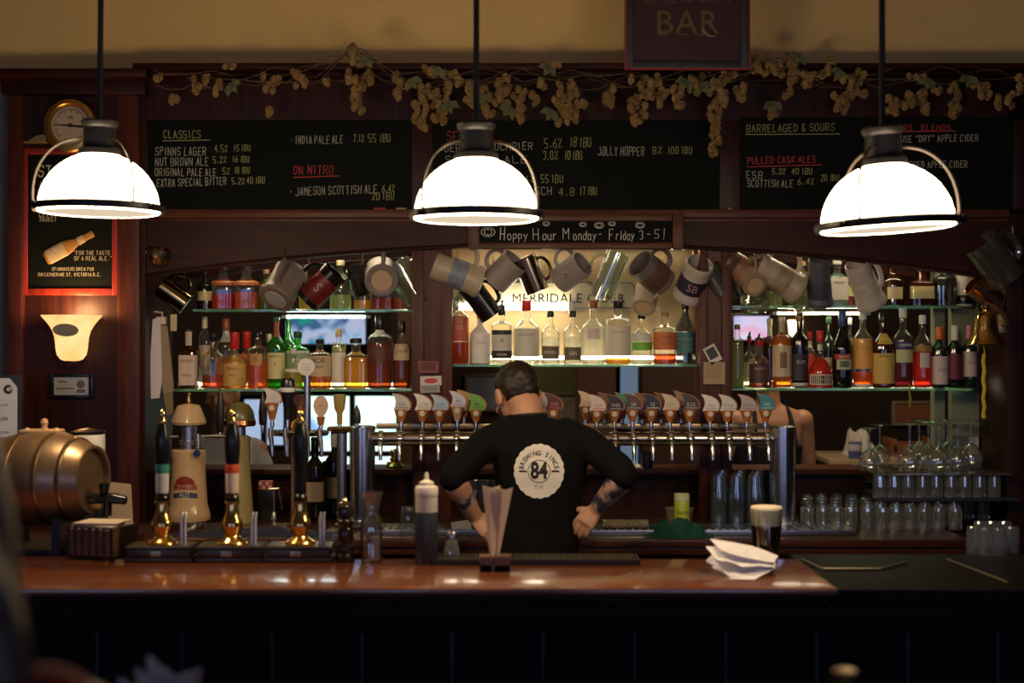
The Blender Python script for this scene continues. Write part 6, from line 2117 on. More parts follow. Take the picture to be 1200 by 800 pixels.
def cloth(name, label, cat, x0, x1, d0, d1, h, seed, mat, base=ZB, nx=28, ny=14, amp=1.0):
    r = random.Random(seed)
    a, b = Vector(((x0 - 600) * d0 / F, d0, base)), Vector(((x1 - 600) * d0 / F, d1, base))
    w, dp = b.x - a.x, d1 - d0
    bl = [(r.uniform(.12, .88), r.uniform(.2, .8), r.uniform(.10, .22), r.uniform(.4, 1)) for _ in range(9)]
    ph = [r.uniform(0, 6) for _ in range(4)]
    m = MB()
    V = []
    for j in range(ny):
        row = []
        for i in range(nx):
            fx, fy = i / (nx - 1), j / (ny - 1)
            e = min(1, 5 * min(fx, 1 - fx)) * min(1, 5 * min(fy, 1 - fy))
            z = sum(s * math.exp(-((fx - p) ** 2 * 6 + (fy - q) ** 2 * 2.5) / k) for p, q, k, s in bl) / 2.6
            z += .14 * sin(22 * fx + ph[0] + 4 * fy) + .10 * sin(15 * fx - 9 * fy + ph[1])
            zz = max(0.002, h * e * max(0.06, z) * amp)
            row.append(m.v((fx * w + .010 * sin(9 * fy + ph[2]), fy * dp + .012 * sin(11 * fx + ph[3]), zz)))
        V.append(row)
    B = [[m.v((v.co.x, v.co.y, 0.0)) for v in row] for row in V]
    for j in range(ny - 1):
        for i in range(nx - 1):
            m.f((V[j][i], V[j][i + 1], V[j + 1][i + 1], V[j + 1][i]))
            m.f((B[j][i], B[j + 1][i], B[j + 1][i + 1], B[j][i + 1]))
    for i in range(nx - 1):
        m.f((V[0][i + 1], V[0][i], B[0][i], B[0][i + 1]))
        m.f((V[-1][i], V[-1][i + 1], B[-1][i + 1], B[-1][i]))
    for j in range(ny - 1):
        m.f((V[j][0], V[j + 1][0], B[j + 1][0], B[j][0]))
        m.f((V[j + 1][-1], V[j][-1], B[j][-1], B[j + 1][-1]))
    return tag(m.obj(name, mat, None, a, ang=80), label, cat)


cloth('bar_towel', 'navy blue bar towel spread on the back counter behind the hand pumps', 'towel', 196, 392, 5.36, 5.52, 0.03, 3, NAVY)
cloth('green_towel', 'crumpled dark green towel lying on the edge of the back counter', 'towel', 757, 837, 5.33, 5.50, 0.085, 5, plain('green_towelling', (0.004, 0.075, 0.055), 0.9, noise=0.25, nscale=60, bump=0.4))
cloth('blue_cloth', 'bunched blue cloth lying on the upturned glasses by the end post', 'cloth', 1138, 1180, 6.0, 6.12, 0.085, 8, plain('blue_cotton', (0.06, 0.14, 0.36), 0.9, bump=0.2), base=P(0, 566, 6.05).z)

# lime can and bowl
d = 5.47
u = pxm(1, d)
t = thing('lime_bottle', 'lime green squeeze bottle standing behind the green towel', 'bottle', on_back(799, 5.53))
H = height_at(578, 5.53)
MB().lathe([(8.6 * u, 0), (9.2 * u, .004), (9.2 * u, H * .78), (8.8 * u, H * .80)], 28).obj('body', plain('lime_green', (0.50, 0.62, 0.06), 0.4), t)
MB().lathe([(8.9 * u, H * .80), (9.3 * u, H * .81), (9.3 * u, H * .985), (8.4 * u, H)], 28).obj('cap', plain('lime_pale', (0.72, 0.76, 0.45), 0.4), t)
put_text('lime', 8 * u, paint((0.08, 0.15, 0.02)), t, (0, 0, H * .52), 'label_lettering', bend=9.4 * u)
t = thing('steel_bowl', 'beige shallow bowl standing behind the green towel and lime bottle', 'bowl', on_back(796, 5.62))
H = height_at(595, 5.62)
MB().lathe([(10 * u, 0), (12 * u, .004), (17 * u, H * .96), (17.4 * u, H), (16.4 * u, H), (11 * u, .012), (.5 * u, .01)], 32).obj('bowl_wall', plain('bowl_beige', (0.34, 0.27, 0.20), 0.4), t)

# white card by the bartender
t = thing('white_card', 'small white card leaning on the back counter beside the bartender elbow', 'card', on_back(542, 5.42))
u = pxm(1, 5.42)
M = Matrix.Rotation(-0.14, 4, 'Y')
MB().box(-11 * u, 12 * u, -.0012, .0012, 0.006, 0.055, 0, Matrix.Rotation(-0.16, 4, 'Y')).obj('sheet', plain('card_white', (0.66, 0.64, 0.66), 0.8), t, smooth=False)
MB().box(-4 * u, 4 * u, .001, .03, 0.0, 0.030).obj('prop_block', paint((0.3, 0.28, 0.26)), t, smooth=False)
# wooden block and striped mat beside the right hand
t = thing('ridged_mat', 'strip of ridged cream and brown bar mat on the drip rail', 'mat', Vector((P(731, 0, 5.5).x, 5.43, ZB + 0.0255)))
u = pxm(1, 5.45)
m = MB()
m.box(-27 * u, 27 * u, 0, .07, 0, .008, .002)
m.obj('base', plain('mat_brown', (0.16, 0.11, 0.06), 0.6), t)
m = MB()
for k in range(20):
    X = (-25.5 + 2.68 * k) * u
    m.tube([(X - .8 * u, .001, .008), (X + 1 * u, .001, .022), (X + 1 * u, .069, .022)], 0.0036, 6)
m.obj('ridges', plain('mat_cream', (0.55, 0.47, 0.30), 0.5), t)


# glasses: shared shapes
def glass_thing(name, label, prof, u, c, mat, group=None, stem=None):
    if not stem:
        if name == 'beer_glass':      # fluted walls
            rows = [[Vector((r * u * (1 - .045 * (k % 2)) * cos(2 * pi * k / 26), r * u * (1 - .045 * (k % 2)) * sin(2 * pi * k / 26), z * u)) for k in range(26)] for r, z in prof]
            return tag(MB().rings(rows, True, False, False).obj(name, mat, None, c, smooth=False), label, 'glass', group)
        return tag(MB().lathe([(r * u, z * u) for r, z in prof], 22, cap0=False, cap1=False).obj(name, mat, None, c), label, 'glass', group)
    t = thing(name, label, 'glass', c, group=group)
    MB().lathe([(r * u, z * u) for r, z in prof], 22, cap0=False, cap1=False).obj('bowl' if stem else 'glass_wall', mat, t)
    if stem:
        MB().lathe([(r * u, z * u) for r, z in stem], 18).obj('stem_and_foot', mat, t)
    return t


GG = glass('pint_glass', (0.84, 0.89, 0.91), 0.13, 0.05, 0.05, (0.7, 0.78, 0.9))
pint = ((9.6, 0), (9.4, 2), (9.6, 12), (10.2, 30), (10, 40), (8.4, 52), (7.4, 60), (7.2, 62), (.6, 62.4), (.6, 60), (6.6, 58), (9.2, 38), (8.8, 1))
first = None
for row, d in ((0, 5.62), (1, 5.74), (2, 5.86)):
    for k in range(3):
        x = 842 + 21.0 * k + row * 2
        c = Vector(((x - 600) * d / F, d, ZB + (0.022 if d < 5.6 else 0)))
        u = pxm(1, 5.62)
        if first is None:
            first = glass_thing('pint_glass', 'upturned tall pint glass in the dark cluster behind the stout', pint, u, c, GG, 'upturned pint glasses behind the stout')
        else:
            dup(first, c)
for (x, d, yt, lab) in ((478, 5.40, 593, 'upturned tumbler on the back counter behind the squeeze bottle'), (558, 5.56, 562, 'tall upturned glass behind the bartender forearm, the outer one'), (573, 5.58, 562, 'tall upturned glass behind the bartender forearm, close to the shirt')):
    H = height_at(yt, d)
    u = pxm(1, d)
    glass_thing('tumbler', lab, ((9.5, 0), (9, H / u * .5), (7.6, H / u * .97), (7, H / u), (.5, H / u)), u, on_back(x, d), GG)

# packed glasses at the bell end: lower layer
ribbed = glass('packed_glass', (0.82, 0.86, 0.87), 0.20, 0.06, 0.16, (0.88, 0.86, 0.88), 1.0)
u = pxm(1, 5.75)
low = ((7.6, 0), (8.0, 2), (8.0, 10), (7.6, 21), (7.0, 25), (5, 26), (.5, 26.4))
f1 = f2 = None
RG = random.Random(5)
for row, d in enumerate((5.58, 5.69, 5.80, 5.91, 6.02, 6.13)):
    x = 946
    while x < 1140 + row * 7:
        if d < 5.9 and x > 1132:
            break
        dx = RG.uniform(-1.5, 1.5)
        c = Vector(((x + dx - 600) * d / F, d + RG.uniform(-.008, .008), ZB))
        if f1 is None:
            f1 = glass_thing('beer_glass', 'upturned beer glass in the packed lower layer beside the chrome column', low, u, c, ribbed, 'lower layer of packed glasses')
        else:
            dup(f1, c)
        x += 17.2
# black tray above the lower layer, and the upper layer on it
z1 = ZB + 26.8 * u
t = thing('glass_tray', 'flat dark tray resting on the lower layer of packed glasses', 'tray', (P(1085, 0, 6.0).x, 5.74, z1))
a, b = P(1020, 0, 5.9).x - t.location.x, P(1178, 0, 5.9).x - t.location.x
m = MB()
m.box(a, b, 0, .44, 0, .006, .002)
m.box(a, b, 0, .006, .004, .016)
m.box(a, b, .434, .44, .004, .016)
m.obj('tray_plate', plain('tray_dark', (0.02, 0.018, 0.016), 0.4), t)
z2 = z1 + .0065
up_ = ((7.4, 0), (8.0, 3), (8.1, 14), (7.5, 22), (7.0, 26), (6.6, 27.4), (.5, 27.8))
for row, d in enumerate((5.80, 5.91, 6.02, 6.12)):
    x = 1030
    while x < 1166:
        c = Vector(((x + RG.uniform(-1, 1) - 600) * d / F, d, z2))
        if f2 is None:
            f2 = glass_thing('beer_glass', 'upturned beer glass in the packed upper layer under the wine glasses', up_, u, c, ribbed, 'upper layer of packed glasses')
        else:
            dup(f2, c)
        x += 16.8
z3 = z2 + 28.2 * u
t = thing('glass_tray', 'clear glass tray under the upturned wine glasses', 'tray', (P(1080, 0, 6.0).x, 5.74, z3))
a, b = P(1018, 0, 5.9).x - t.location.x, P(1172, 0, 5.9).x - t.location.x
MB().box(a, b, .02, .46, 0, .006, .002).obj('tray_plate', glass('tray_glass', (0.80, 0.85, 0.80), 0.2, 0.05, 0.25, (0.55, 0.5, 0.4)), t)
z4 = z3 + .0065
# upturned wine glasses
wine_b = ((11.2, 0), (12.2, 3), (13.6, 9), (13.4, 15), (10.6, 22), (5.6, 27), (1.4, 30))
wine_s = ((1.5, 29.5), (1.2, 34), (1.2, 49), (1.8, 53), (11, 55), (12.6, 55.6), (12.6, 56.3), (1, 56.9))
u6 = pxm(1, 5.98)
WG = glass('wine_glass', (0.92, 0.94, 0.92), 0.22, 0.04, 0.05)
for (x, d, lab) in ((1019, 5.86, 'upturned wine glass nearest the white napkin bundle, front of the pair'), (1031, 6.10, 'upturned wine glass behind the first, nearest the napkin bundle'), (1066, 5.84, 'upturned wine glass in front of the wooden tray, foot to the ceiling'),
                    (1077, 6.10, 'upturned wine glass in the back row by the wooden tray'), (1088, 5.94, 'upturned wine glass third along the front, below the red aperitif bottle'), (1100, 5.83, 'upturned wine glass in front of the purple post'),
                    (1110, 6.10, 'upturned wine glass in the back row by the purple post'), (1122, 5.90, 'upturned wine glass before the sage wall, second from the blue cloth'), (1138, 6.02, 'upturned wine glass closest to the blue cloth')):
    t = glass_thing('wine_glass', lab, wine_b, u6 * (1.0 if x > 1040 else .9), Vector(((x - 600) * d / F, d, z4)), WG, 'upturned wine glasses', wine_s)

# ------------------------------------------------------------ on the ledge behind the taps
zl = P(0, 553, 6.05).z + .0125
u = pxm(1, 6.1)
t = thing('brass_fitting', 'polished brass valve fitting on the ledge below the taps', 'fitting', Vector((P(462, 0, 6.1).x, 6.12, zl)))
MB().lathe([(r * u, z * u) for r, z in ((10, 0), (11, 2), (8, 5), (4.5, 7), (6, 10), (4, 13), (5.5, 17), (5, 20), (2, 22))], 24).obj('turned_body', BRASS, t)
m = MB()
m.tube([(-9 * u, 0, 5 * u), (9 * u, 0, 5 * u)], 2 * u, 8)
m.obj('cross_bar', BRASS, t)
t = thing('dark_cup', 'small dark cup on the ledge behind the shirt sleeve', 'cup', Vector((P(758, 0, 6.1).x, 6.10, zl)))
MB().lathe([(6 * u, 0), (7 * u, 1 * u), (7.4 * u, 20 * u), (6.8 * u, 20 * u), (5 * u, 2 * u), (.5 * u, 2 * u)], 24).obj('cup_wall', plain('cup_dark', (0.02, 0.022, 0.03), 0.3), t)
cloth('folded_rag', 'folded white rag on the ledge behind the shirt sleeve', 'cloth', 728, 751, 6.08, 6.2, 0.05, 12, plain('rag_white', (0.62, 0.57, 0.5), 0.9), base=zl, nx=14, ny=8)

# dark wine bottles on the back counter below the whiskey shelf
for (x, d, w, yt, lab, lc) in ((369, 5.92, 24, 512, 'black wine bottle with a cream label standing under the whiskey shelf', (0.50, 0.38, 0.24)), (392, 6.0, 22, 503, 'black wine bottle with a white neck foil beside the small brass dish', (0.36, 0.28, 0.2)),
                               (382, 6.02, 20, 540, 'short black bottle with a narrow beige label between the wine bottles', (0.44, 0.34, 0.22)), (352, 6.02, 22, 520, 'dark bottle standing behind the short tower column', (0.1, 0.06, 0.05))):
    bottle(x, w, yt, d, ZB, 'wine', 'black', None, 0, [(.22, .46, lc, 130)], 'white' if x == 392 else 'black', lab, name='wine_bottle', capz=.80)
# red checked bottle stopper box and a corkscrew
t = thing('red_checked_box', 'little red and white checked box on a stand under the short tower', 'box', Vector((P(312, 0, 5.9).x, 5.9, ZB)))
u = pxm(1, 5.9)
H = height_at(573, 5.9)
MB().box(-9 * u, 9 * u, -.02, .02, 0, H, .002).obj('stand', BLACKPL, t)
MB().box(-8 * u, 8 * u, -.02, .02, H, H + 10 * u, .002).obj('box', paint((0.45, 0.06, 0.05)), t)
m = MB()
for i in range(4):
    for j in range(2):
        if (i + j) % 2:
            m.box((-7.5 + 3.8 * i) * u, (-4.2 + 3.8 * i) * u, -.0206, -.0198, H + (1 + 4.4 * j) * u, H + (4.6 + 4.4 * j) * u)
m.obj('white_checks', paint((0.62, 0.5, 0.45)), t, smooth=False)
t = thing('corkscrew', 'steel corkscrew stuck upright by the red checked box', 'corkscrew', Vector((P(322, 0, 5.86).x, 5.84, ZB)))
m = MB()
m.tube([(0, 0, 0), (0, 0, .13)], .004, 8)
m.tube([(-.02, 0, .132), (.022, 0, .134)], .006, 8)
m.tube([(.02, 0, .13), (.034, 0, .05)], .003, 6)
m.obj('lever_frame', STEEL, t)
MB().lathe([(.014, 0), (.014, .03), (.008, .04)], 16).obj('bell', STEEL, t)

# paper bundles hanging in the bay nearest the pier
d = 5.93
u = pxm(1, d)
t = thing('paper_bundle', 'sheaf of white and tan papers hanging from a clip beside the pier', 'papers', P(193, 374, d))
MB().prism([(-13 * u, 0), (-4 * u, 2 * u), (-2 * u, -70 * u), (-5 * u, -92 * u), (-15 * u, -93 * u), (-16 * u, -50 * u)], -0.016, -0.010).obj('white_sheets', plain('paper_lilac_white', (0.66, 0.62, 0.70), 0.8, noise=0.1, nscale=40), t, smooth=False)
MB().prism([(-10 * u, -6 * u), (3 * u, -8 * u), (9 * u, -60 * u), (11 * u, -84 * u), (-1 * u, -88 * u), (-6 * u, -50 * u)], -0.004, 0.004).obj('tan_folder', plain('paper_tan', (0.32, 0.24, 0.15), 0.8), t, smooth=False)
MB().prism([(-2 * u, -86 * u), (9 * u, -84 * u), (10 * u, -110 * u), (2 * u, -112 * u)], 0.004, 0.009).obj('lower_sheet', plain('paper_olive', (0.24, 0.18, 0.09), 0.8), t, smooth=False)
m = MB()
m.box(-10 * u, 1 * u, -.008, .022, -6 * u, 3 * u, .003)
m.tube([(-4 * u, .01, 2 * u), (-4 * u, .02, 8 * u), (-14 * u, .03, 9 * u)], .004, 6)
m.obj('clip', paint((0.66, 0.58, 0.44)), t)
t = thing('cream_tag', 'small cream tag pinned next to the hanging papers', 'tag', P(203, 377, 6.0))
MB().box(-3.5 * u, 3.5 * u, 0, .012, -11 * u, 9 * u, .001).obj('card', paint((0.62, 0.50, 0.30)), t)

# cards on the uprights
du = UD - .004
u = pxm(1, du)
for (x, y, w, h, rz, c1, c2, lab) in ((502, 430, 24, 14, 0.02, (0.20, 0.05, 0.045), (0.10, 0.02, 0.02), 'dark red card tacked on the first upright above the taps'), (505, 446, 25, 11, -0.03, (0.62, 0.58, 0.55), (0.55, 0.05, 0.05), 'white card with a red oval on the first upright'),
                                      (504, 456, 23, 8, -0.03, (0.36, 0.36, 0.38), (0.25, 0.25, 0.27), 'grey card at the foot of the card row on the first upright'),
                                      (835, 415, 15, 21, -0.5, (0.66, 0.64, 0.60), (0.04, 0.03, 0.04), 'tilted instant photo pinned on the second upright'), (837, 437, 25, 26, 0.0, (0.42, 0.30, 0.17), (0.36, 0.25, 0.14), 'square tan note pinned on the second upright')):
    t = thing('pinned_card', lab, 'card', P(x, y, du))
    t.rotation_euler = (0, rz, 0)
    MB().box(-w / 2 * u, w / 2 * u, -.002, .0015, -h / 2 * u, h / 2 * u).obj('card', paint(c1), t, smooth=False)
    m = MB()
    if w == 25 and h == 11:
        m.lathe([(.001, 0), (8 * u, .0003), (8 * u, .001)], 24, frame_at((0, -.0022, 0), (0, -1, 0)), flat=.38)
    else:
        m.box(-w * .36 * u, w * .36 * u, -.0026, -.002, -h * .25 * u, h * .38 * u)
    m.obj('printed_patch', paint(c2), t)

# brass bell
d = 5.74
u = pxm(1, d)
t = thing('brass_bell', 'polished brass bell hanging from a curved bracket on the end post', 'bell', P(1155, 404, d))
MB().lathe([(r * u, z * u) for r, z in ((21, 0), (22, 1), (20, 4), (15.5, 11), (13.5, 20), (13, 29), (11, 35), (6, 39), (2, 40), (2, 39), (5, 38), (10, 33), (12, 20), (18, 3))], 40, cap0=False, cap1=False).obj('bell_mouth', BRASS, t)
m = MB()
m.lathe([(3 * u, 39 * u), (3 * u, 41 * u), (5 * u, 43 * u), (5.5 * u, 46 * u), (3 * u, 49 * u)], 18)
m.obj('crown', BRASS, t)
m = MB()
m.tube([(0, 0, 47 * u), (9 * u, 0, 45 * u), (22 * u, .01, 36 * u), (28 * u, .03, 26 * u), (29 * u, .09, 24 * u)], [3 * u, 3 * u, 3 * u, 3.4 * u, 3.6 * u], 10)
m.box(24 * u, 33 * u, .085, .11, 14 * u, 36 * u, .003)
m.obj('bracket', plain('bracket_brass', (0.70, 0.50, 0.24), 0.3, 0.9), t)
m = MB()
m.tube([(0, 0, 34 * u), (0, 0, 2 * u)], .8 * u, 6)
m.ball((0, 0, 1 * u), 3 * u, 12, 8)
m.obj('clapper', OLDBRASS, t)
m = MB()
pts = [(-2 * u + .8 * u * sin(k), .8 * u * cos(k), (-2 - k * 3.4) * u) for k in range(25)]
m.tube(pts, [0.6 * u if k < 3 else (2.1 + .35 * (k % 2)) * u for k in range(25)], 8)
m.ball((-2 * u, 0, -84 * u), 3 * u, 10, 8)
m.obj('pull_cord', plain('cord_yellow', (0.60, 0.48, 0.03), 0.8), t)

# papers and plates on the sage return
dS = 6.19
u = pxm(1, dS)
for (x, y, w, h, rz, col, nm, lab, cat) in ((1171, 388, 12, 40, -.06, (0.36, 0.36, 0.38), 'wall_receipt', 'grey receipt pinned behind the brass bell', 'receipt'), (1171, 422, 15, 36, -.06, (0.48, 0.44, 0.44), 'wall_receipt', 'pale receipt pinned below the brass bell', 'receipt'),
                                            (1141, 522, 11, 20, 0, (0.66, 0.60, 0.58), 'wall_notice', 'small white notice behind the wine glasses', 'notice')):
    t = thing(nm, lab, cat, P(x, y, dS if x > 1150 else 6.186))
    t.rotation_euler = (0, rz, 0)
    MB().box(-w / 2 * u, w / 2 * u, -.003, .006, -h / 2 * u, h / 2 * u).obj('sheet', paint(col), t, smooth=False)
    if h > 25:
        m = MB()
        for k in range(6):
            m.box(-w * .36 * u, w * (.36 - .1 * (k % 3)) * u, -.0036, -.003, (h * .36 - k * h * .12) * u, (h * .36 - k * h * .12 + .9) * u)
        m.obj('printed_lines', paint((0.2, 0.2, 0.24)), t, smooth=False)
for (x, lab) in ((1164, 'ivory switch plate on the sage wall, next to the outlet'), (1176, 'white outlet plate on the sage wall by the end post')):
    t = thing('switch_plate', lab, 'switch', P(x, 529, dS))
    MB().box(-4.6 * u, 4.6 * u, -.004, .006, -13 * u, 13 * u, .002).obj('plate', paint((0.48, 0.44, 0.34) if x < 1170 else (0.55, 0.54, 0.50)), t)
    m = MB()
    for k in (-1, 1):
        m.box(-2 * u, 2 * u, -.008, -.003, (5 * k - 3) * u, (5 * k + 3) * u, .001)
    m.obj('rocker' if x < 1170 else 'socket', paint((0.3, 0.28, 0.22)), t)
t = thing('coat_hook', 'small steel hook on the sage wall above the outlet plates', 'hook', P(1171, 468, dS))
m = MB()
m.lathe([(4 * u, 0), (4 * u, .006), (2 * u, .008)], 14, frame_at((0, .008, 0), (0, -1, 0)))
m.tube([(0, 0, 0), (0, -.03, -2 * u), (0, -.034, -8 * u), (0, -.014, -12 * u), (0, -.008, -6 * u)], 1.4 * u, 8)
m.obj('hook_arm', STEEL, t)
t = thing('shelf_ribbon', 'yellow green ribbon dangling below the liqueur shelf', 'ribbon', P(1066, 459, 5.955))
m = MB()
m.tube([(0, 0, 8 * u), (-.3 * u, -.002, 0), (.8 * u, -.004, -8 * u), (0, -.003, -17 * u)], [1.6 * u, 1.8 * u, 2.4 * u, 1.6 * u], 8, flat=.5)
m.obj('ribbon_tail', plain('ribbon_olive', (0.36, 0.33, 0.05), 0.8), t)

# ------------------------------------------------------------ far room beyond the shelves
dT = 8.2
t = thing('far_table', 'pale topped table in the room beyond the bell end of the bar', 'table', (P(1010, 0, dT).x, dT, 0))
zt = P(0, 533, dT).z
u = pxm(1, dT)
MB().box(-52 * u, 90 * u, -.3, .32, zt - .03, zt, .004).obj('table_top', plain('table_pale', (0.50, 0.38, 0.24), 0.4), t)
for sx in (-46, 84):
    for sy in (-.26, .28):
        MB().box(sx * u - .025, sx * u + .025, sy - .025, sy + .025, 0, zt - .03).obj('leg', DARKWOOD, t, smooth=False)
cloth('napkin_bundle', 'bundle of white napkins on the far table behind the wine glasses', 'napkins', 996, 1036, dT - .1, dT + .15, 0.17, 21, plain('bundle_white', (0.66, 0.63, 0.6), 0.9), base=zt, nx=18, ny=10)
t = thing('wooden_tray', 'brown wooden tray on the far table behind the wine glasses', 'tray', Vector((P(1066, 0, dT).x, dT, zt)))
m = MB()
m.box(-25 * u, 25 * u, -.14, .14, 0, .02, .003)
for (a, b, c_, e) in ((-25, -22, -.14, .14), (22, 25, -.14, .14)):
    m.box(a * u, b * u, c_, e, .02, .10, .003)
m.box(-25 * u, 25 * u, -.14, -.12, .02, .07, .003)
m.box(-25 * u, 25 * u, .12, .14, .02, .07, .003)
m.obj('tray_box', wood('tray_wood', (0.20, 0.08, 0.03), (0.34, 0.15, 0.06), 0.45), t)
t = thing('blue_canister', 'blue and white canister on the far table beside the napkin bundle', 'canister', Vector((P(1002, 0, 7.95).x, 7.95, zt)))
MB().lathe([(7 * u, 0), (7.4 * u, .004), (7.4 * u, 18 * u), (7 * u, 19 * u)], 24).obj('body', paint((0.10, 0.14, 0.36)), t)
MB().lathe([(7.6 * u, 9 * u), (7.7 * u, 9.5 * u), (7.7 * u, 16 * u), (7.6 * u, 16.5 * u)], 24, cap0=False, cap1=False).obj('label', paint((0.6, 0.6, 0.62)), t)

dW = 9.96


def far_frame(x0, x1, y0, y1, label, colf, colp, name='framed_picture', cat='picture', strips=None):
    u = pxm(1, dW)
    t = thing(name, label, cat, P((x0 + x1) / 2, (y0 + y1) / 2, dW))
    w, h = (x1 - x0) / 2 * u, (y1 - y0) / 2 * u
    f = min(w, h) * .14
    m = MB()
    for (a, b, c, e) in ((-w, -w + f, -h, h), (w - f, w, -h, h), (-w + f, w - f, h - f, h), (-w + f, w - f, -h, -h + f)):
        m.box(a, b, -.02, .035, c, e, .004)
    m.obj('frame', paint(colf), t)
    MB().box(-w + f, w - f, 0, .02, -h + f, h - f).obj('print', plain('far_print_%d' % int(x0), colp, 0.5, noise=0.35, nscale=6), t, smooth=False)
    return t


far_frame(545, 594, 438, 482, 'blue grey framed picture on the far wall beside the bartender head', (0.12, 0.07, 0.04), (0.16, 0.19, 0.26))
far_frame(1046, 1098, 470, 498, 'framed print with orange and white bands on the far wall under the liqueur shelf', (0.45, 0.38, 0.28), (0.36, 0.14, 0.08))
t = thing('round_sign', 'round olive green sign on the far wall behind the bartender', 'sign', P(652, 440, dW))
u = pxm(1, dW)
MB().lathe([(.001, 0), (36 * u, .002), (36 * u, .03), (.001, .034)], 40, frame_at((0, .034, 0), (0, -1, 0))).obj('disc', plain('sign_olive', (0.20, 0.22, 0.08), 0.5), t)
MB().lathe([(30 * u, 0), (33 * u, .006), (36.5 * u, .006), (37 * u, -.02)], 40, frame_at((0, .002, 0), (0, -1, 0)), cap0=False, cap1=False).obj('rim', paint((0.36, 0.33, 0.2)), t)
far_frame(634, 676, 460, 512, 'pale framed notice on the far wall below the round sign', (0.32, 0.26, 0.18), (0.48, 0.42, 0.34), 'framed_notice', 'notice')
# dark columns in the far room
for (x0, x1, d, nm) in ((677, 722, 9.2, 'a'), (752, 838, 9.5, 'b'), (466, 500, 9.3, 'c')):
    o = MB().box(P(x0, 0, d).x, P(x1, 0, d).x, d, d + .3, 0, 3.5, .01).obj('column_far', plain('far_column_brown', (0.10, 0.045, 0.025), 0.6), None)
    struct(o)
# television on the far wall
t = thing('television', 'lit television on the far wall showing pink and blue blur', 'television', P(880, 384, dW))
u = pxm(1, dW)
m = MB()
w, h = 24 * u, 17 * u
for (a, b, c, e) in ((-w, -w + .02, -h, h), (w - .02, w, -h, h), (-w + .02, w - .02, h - .02, h), (-w + .02, w - .02, -h, -h + .02)):
    m.box(a, b, -.03, .03, c, e, .003)
m.box(-.1, .1, .0, .04, -.1, .1)
m.obj('bezel', BLACKPL, t)
MB().box(-w + .02, w - .02, -.01, .0, -h + .02, h - .02).obj('screen', sky_pane('tv_picture', (0.7, 0.6, 0.9), 0.9, [(0.32, (0.30, 0.35, 0.75)), (0.45, (0.75, 0.70, 0.95)), (0.55, (0.9, 0.45, 0.65)), (0.65, (0.8, 0.8, 1.0))], 3.0), t, smooth=False)
# unseen ceiling lamps added to brighten the guests in the far room
for (x, d, lab) in ((-1.25, 8.2, 'added unseen ceiling lamp of the far room over the guest in the pale shirt'), (1.5, 6.75, 'added unseen ceiling lamp of the far room over the woman in the tank top')):
    t = thing('added_ceiling_lamp', lab, 'lamp', (x, d, 2.75))
    MB().lathe([(.20, -.02), (.21, 0), (.10, .10), (.03, .14)], 28, cap0=False).obj('lamp_shade', BLACKMET, t)
    m = MB()
    m.tube([(0, 0, .14), (0, 0, .75)], .008, 8)
    m.obj('hanging_rod', BLACKMET, t)
    light('far_fill_light', 'POINT', 30 if x < 0 else 60, (1.0, 0.74, 0.48), (0, 0, -.03), t, .06)
# second, colourful screen beyond the whiskey shelf
t = thing('television', 'lit television in the far room glowing blue and green above the whiskey bottles', 'television', P(382, 387, dW))
m = MB()
w, h = 50 * u, 19 * u
for (a, b, c, e) in ((-w, -w + .02, -h, h), (w - .02, w, -h, h), (-w + .02, w - .02, h - .02, h), (-w + .02, w - .02, -h, -h + .02)):
    m.box(a, b, -.03, .03, c, e, .003)
m.box(-.1, .1, .0, .04, -.1, .1)
m.obj('bezel', BLACKPL, t)
MB().box(-w + .02, w - .02, -.01, .0, -h + .02, h - .02).obj('screen', sky_pane('tv_picture_blue', (0.4, 0.5, 0.9), 0.75, [(0.34, (0.02, 0.45, 0.25)), (0.42, (0.05, 0.12, 0.30)), (0.50, (0.45, 0.62, 0.90)), (0.58, (0.60, 0.62, 0.85)), (0.66, (0.05, 0.30, 0.55))], 4.5), t, smooth=False)
# small wall lamps in the far room
for (x, y, lab) in ((932, 384, 'small lit wall lamp in the far room behind the black rum'), (600, 392, 'small lit wall lamp in the far room behind the middle bay')):
    t = thing('wall_lamp', lab, 'lamp', P(x, y, dW - .08))
    MB().lathe([(4 * u, -10 * u), (7 * u, -8 * u), (9 * u, 9 * u), (8.4 * u, 9 * u), (5 * u, -6 * u)], 24, cap1=False).obj('lamp_shade', glow('far_lamp_glow', (1, 0.75, 0.42), 3.0), t)
    m = MB()
    m.tube([(0, 0, -9 * u), (0, .06, -12 * u), (0, .11, -8 * u)], .012, 8)
    m.obj('bracket', OLDBRASS, t)
# ------------------------------------------------------------ people
from mathutils.bvhtree import BVHTree
from mathutils import noise as MN


def skin_mat(name, col, ink=None):
    if name in MATS:
        return MATS[name]
    m, nt, out = new_mat(name)
    b = N(nt, 'ShaderNodeBsdfPrincipled')
    b.inputs['Roughness'].default_value = 0.5
    b.inputs['Subsurface Weight'].default_value = 0.08
    b.inputs['Subsurface Radius'].default_value = (0.01, 0.004, 0.002)
    tc = N(nt, 'ShaderNodeTexCoord')
    nz = N(nt, 'ShaderNodeTexNoise')
    nz.inputs['Scale'].default_value = 26 if ink else 9
    nz.inputs['Detail'].default_value = 3
    rp = N(nt, 'ShaderNodeValToRGB')
    e = rp.color_ramp.elements
    if ink:
        e[0].position, e[0].color = 0.44, c4(ink)
        e[1].position, e[1].color = 0.60, c4([c * .8 + .06 for c in col])
    else:
        e[0].position, e[0].color = 0.3, c4([c * .88 for c in col])
        e[1].position, e[1].color = 0.7, c4(col)
    nt.links.new(tc.outputs['Object'], nz.inputs['Vector'])
    nt.links.new(nz.outputs['Fac'], rp.inputs['Fac'])
    nt.links.new(rp.outputs['Color'], b.inputs['Base Color'])
    nt.links.new(b.outputs[0], out.inputs[0])
    return m


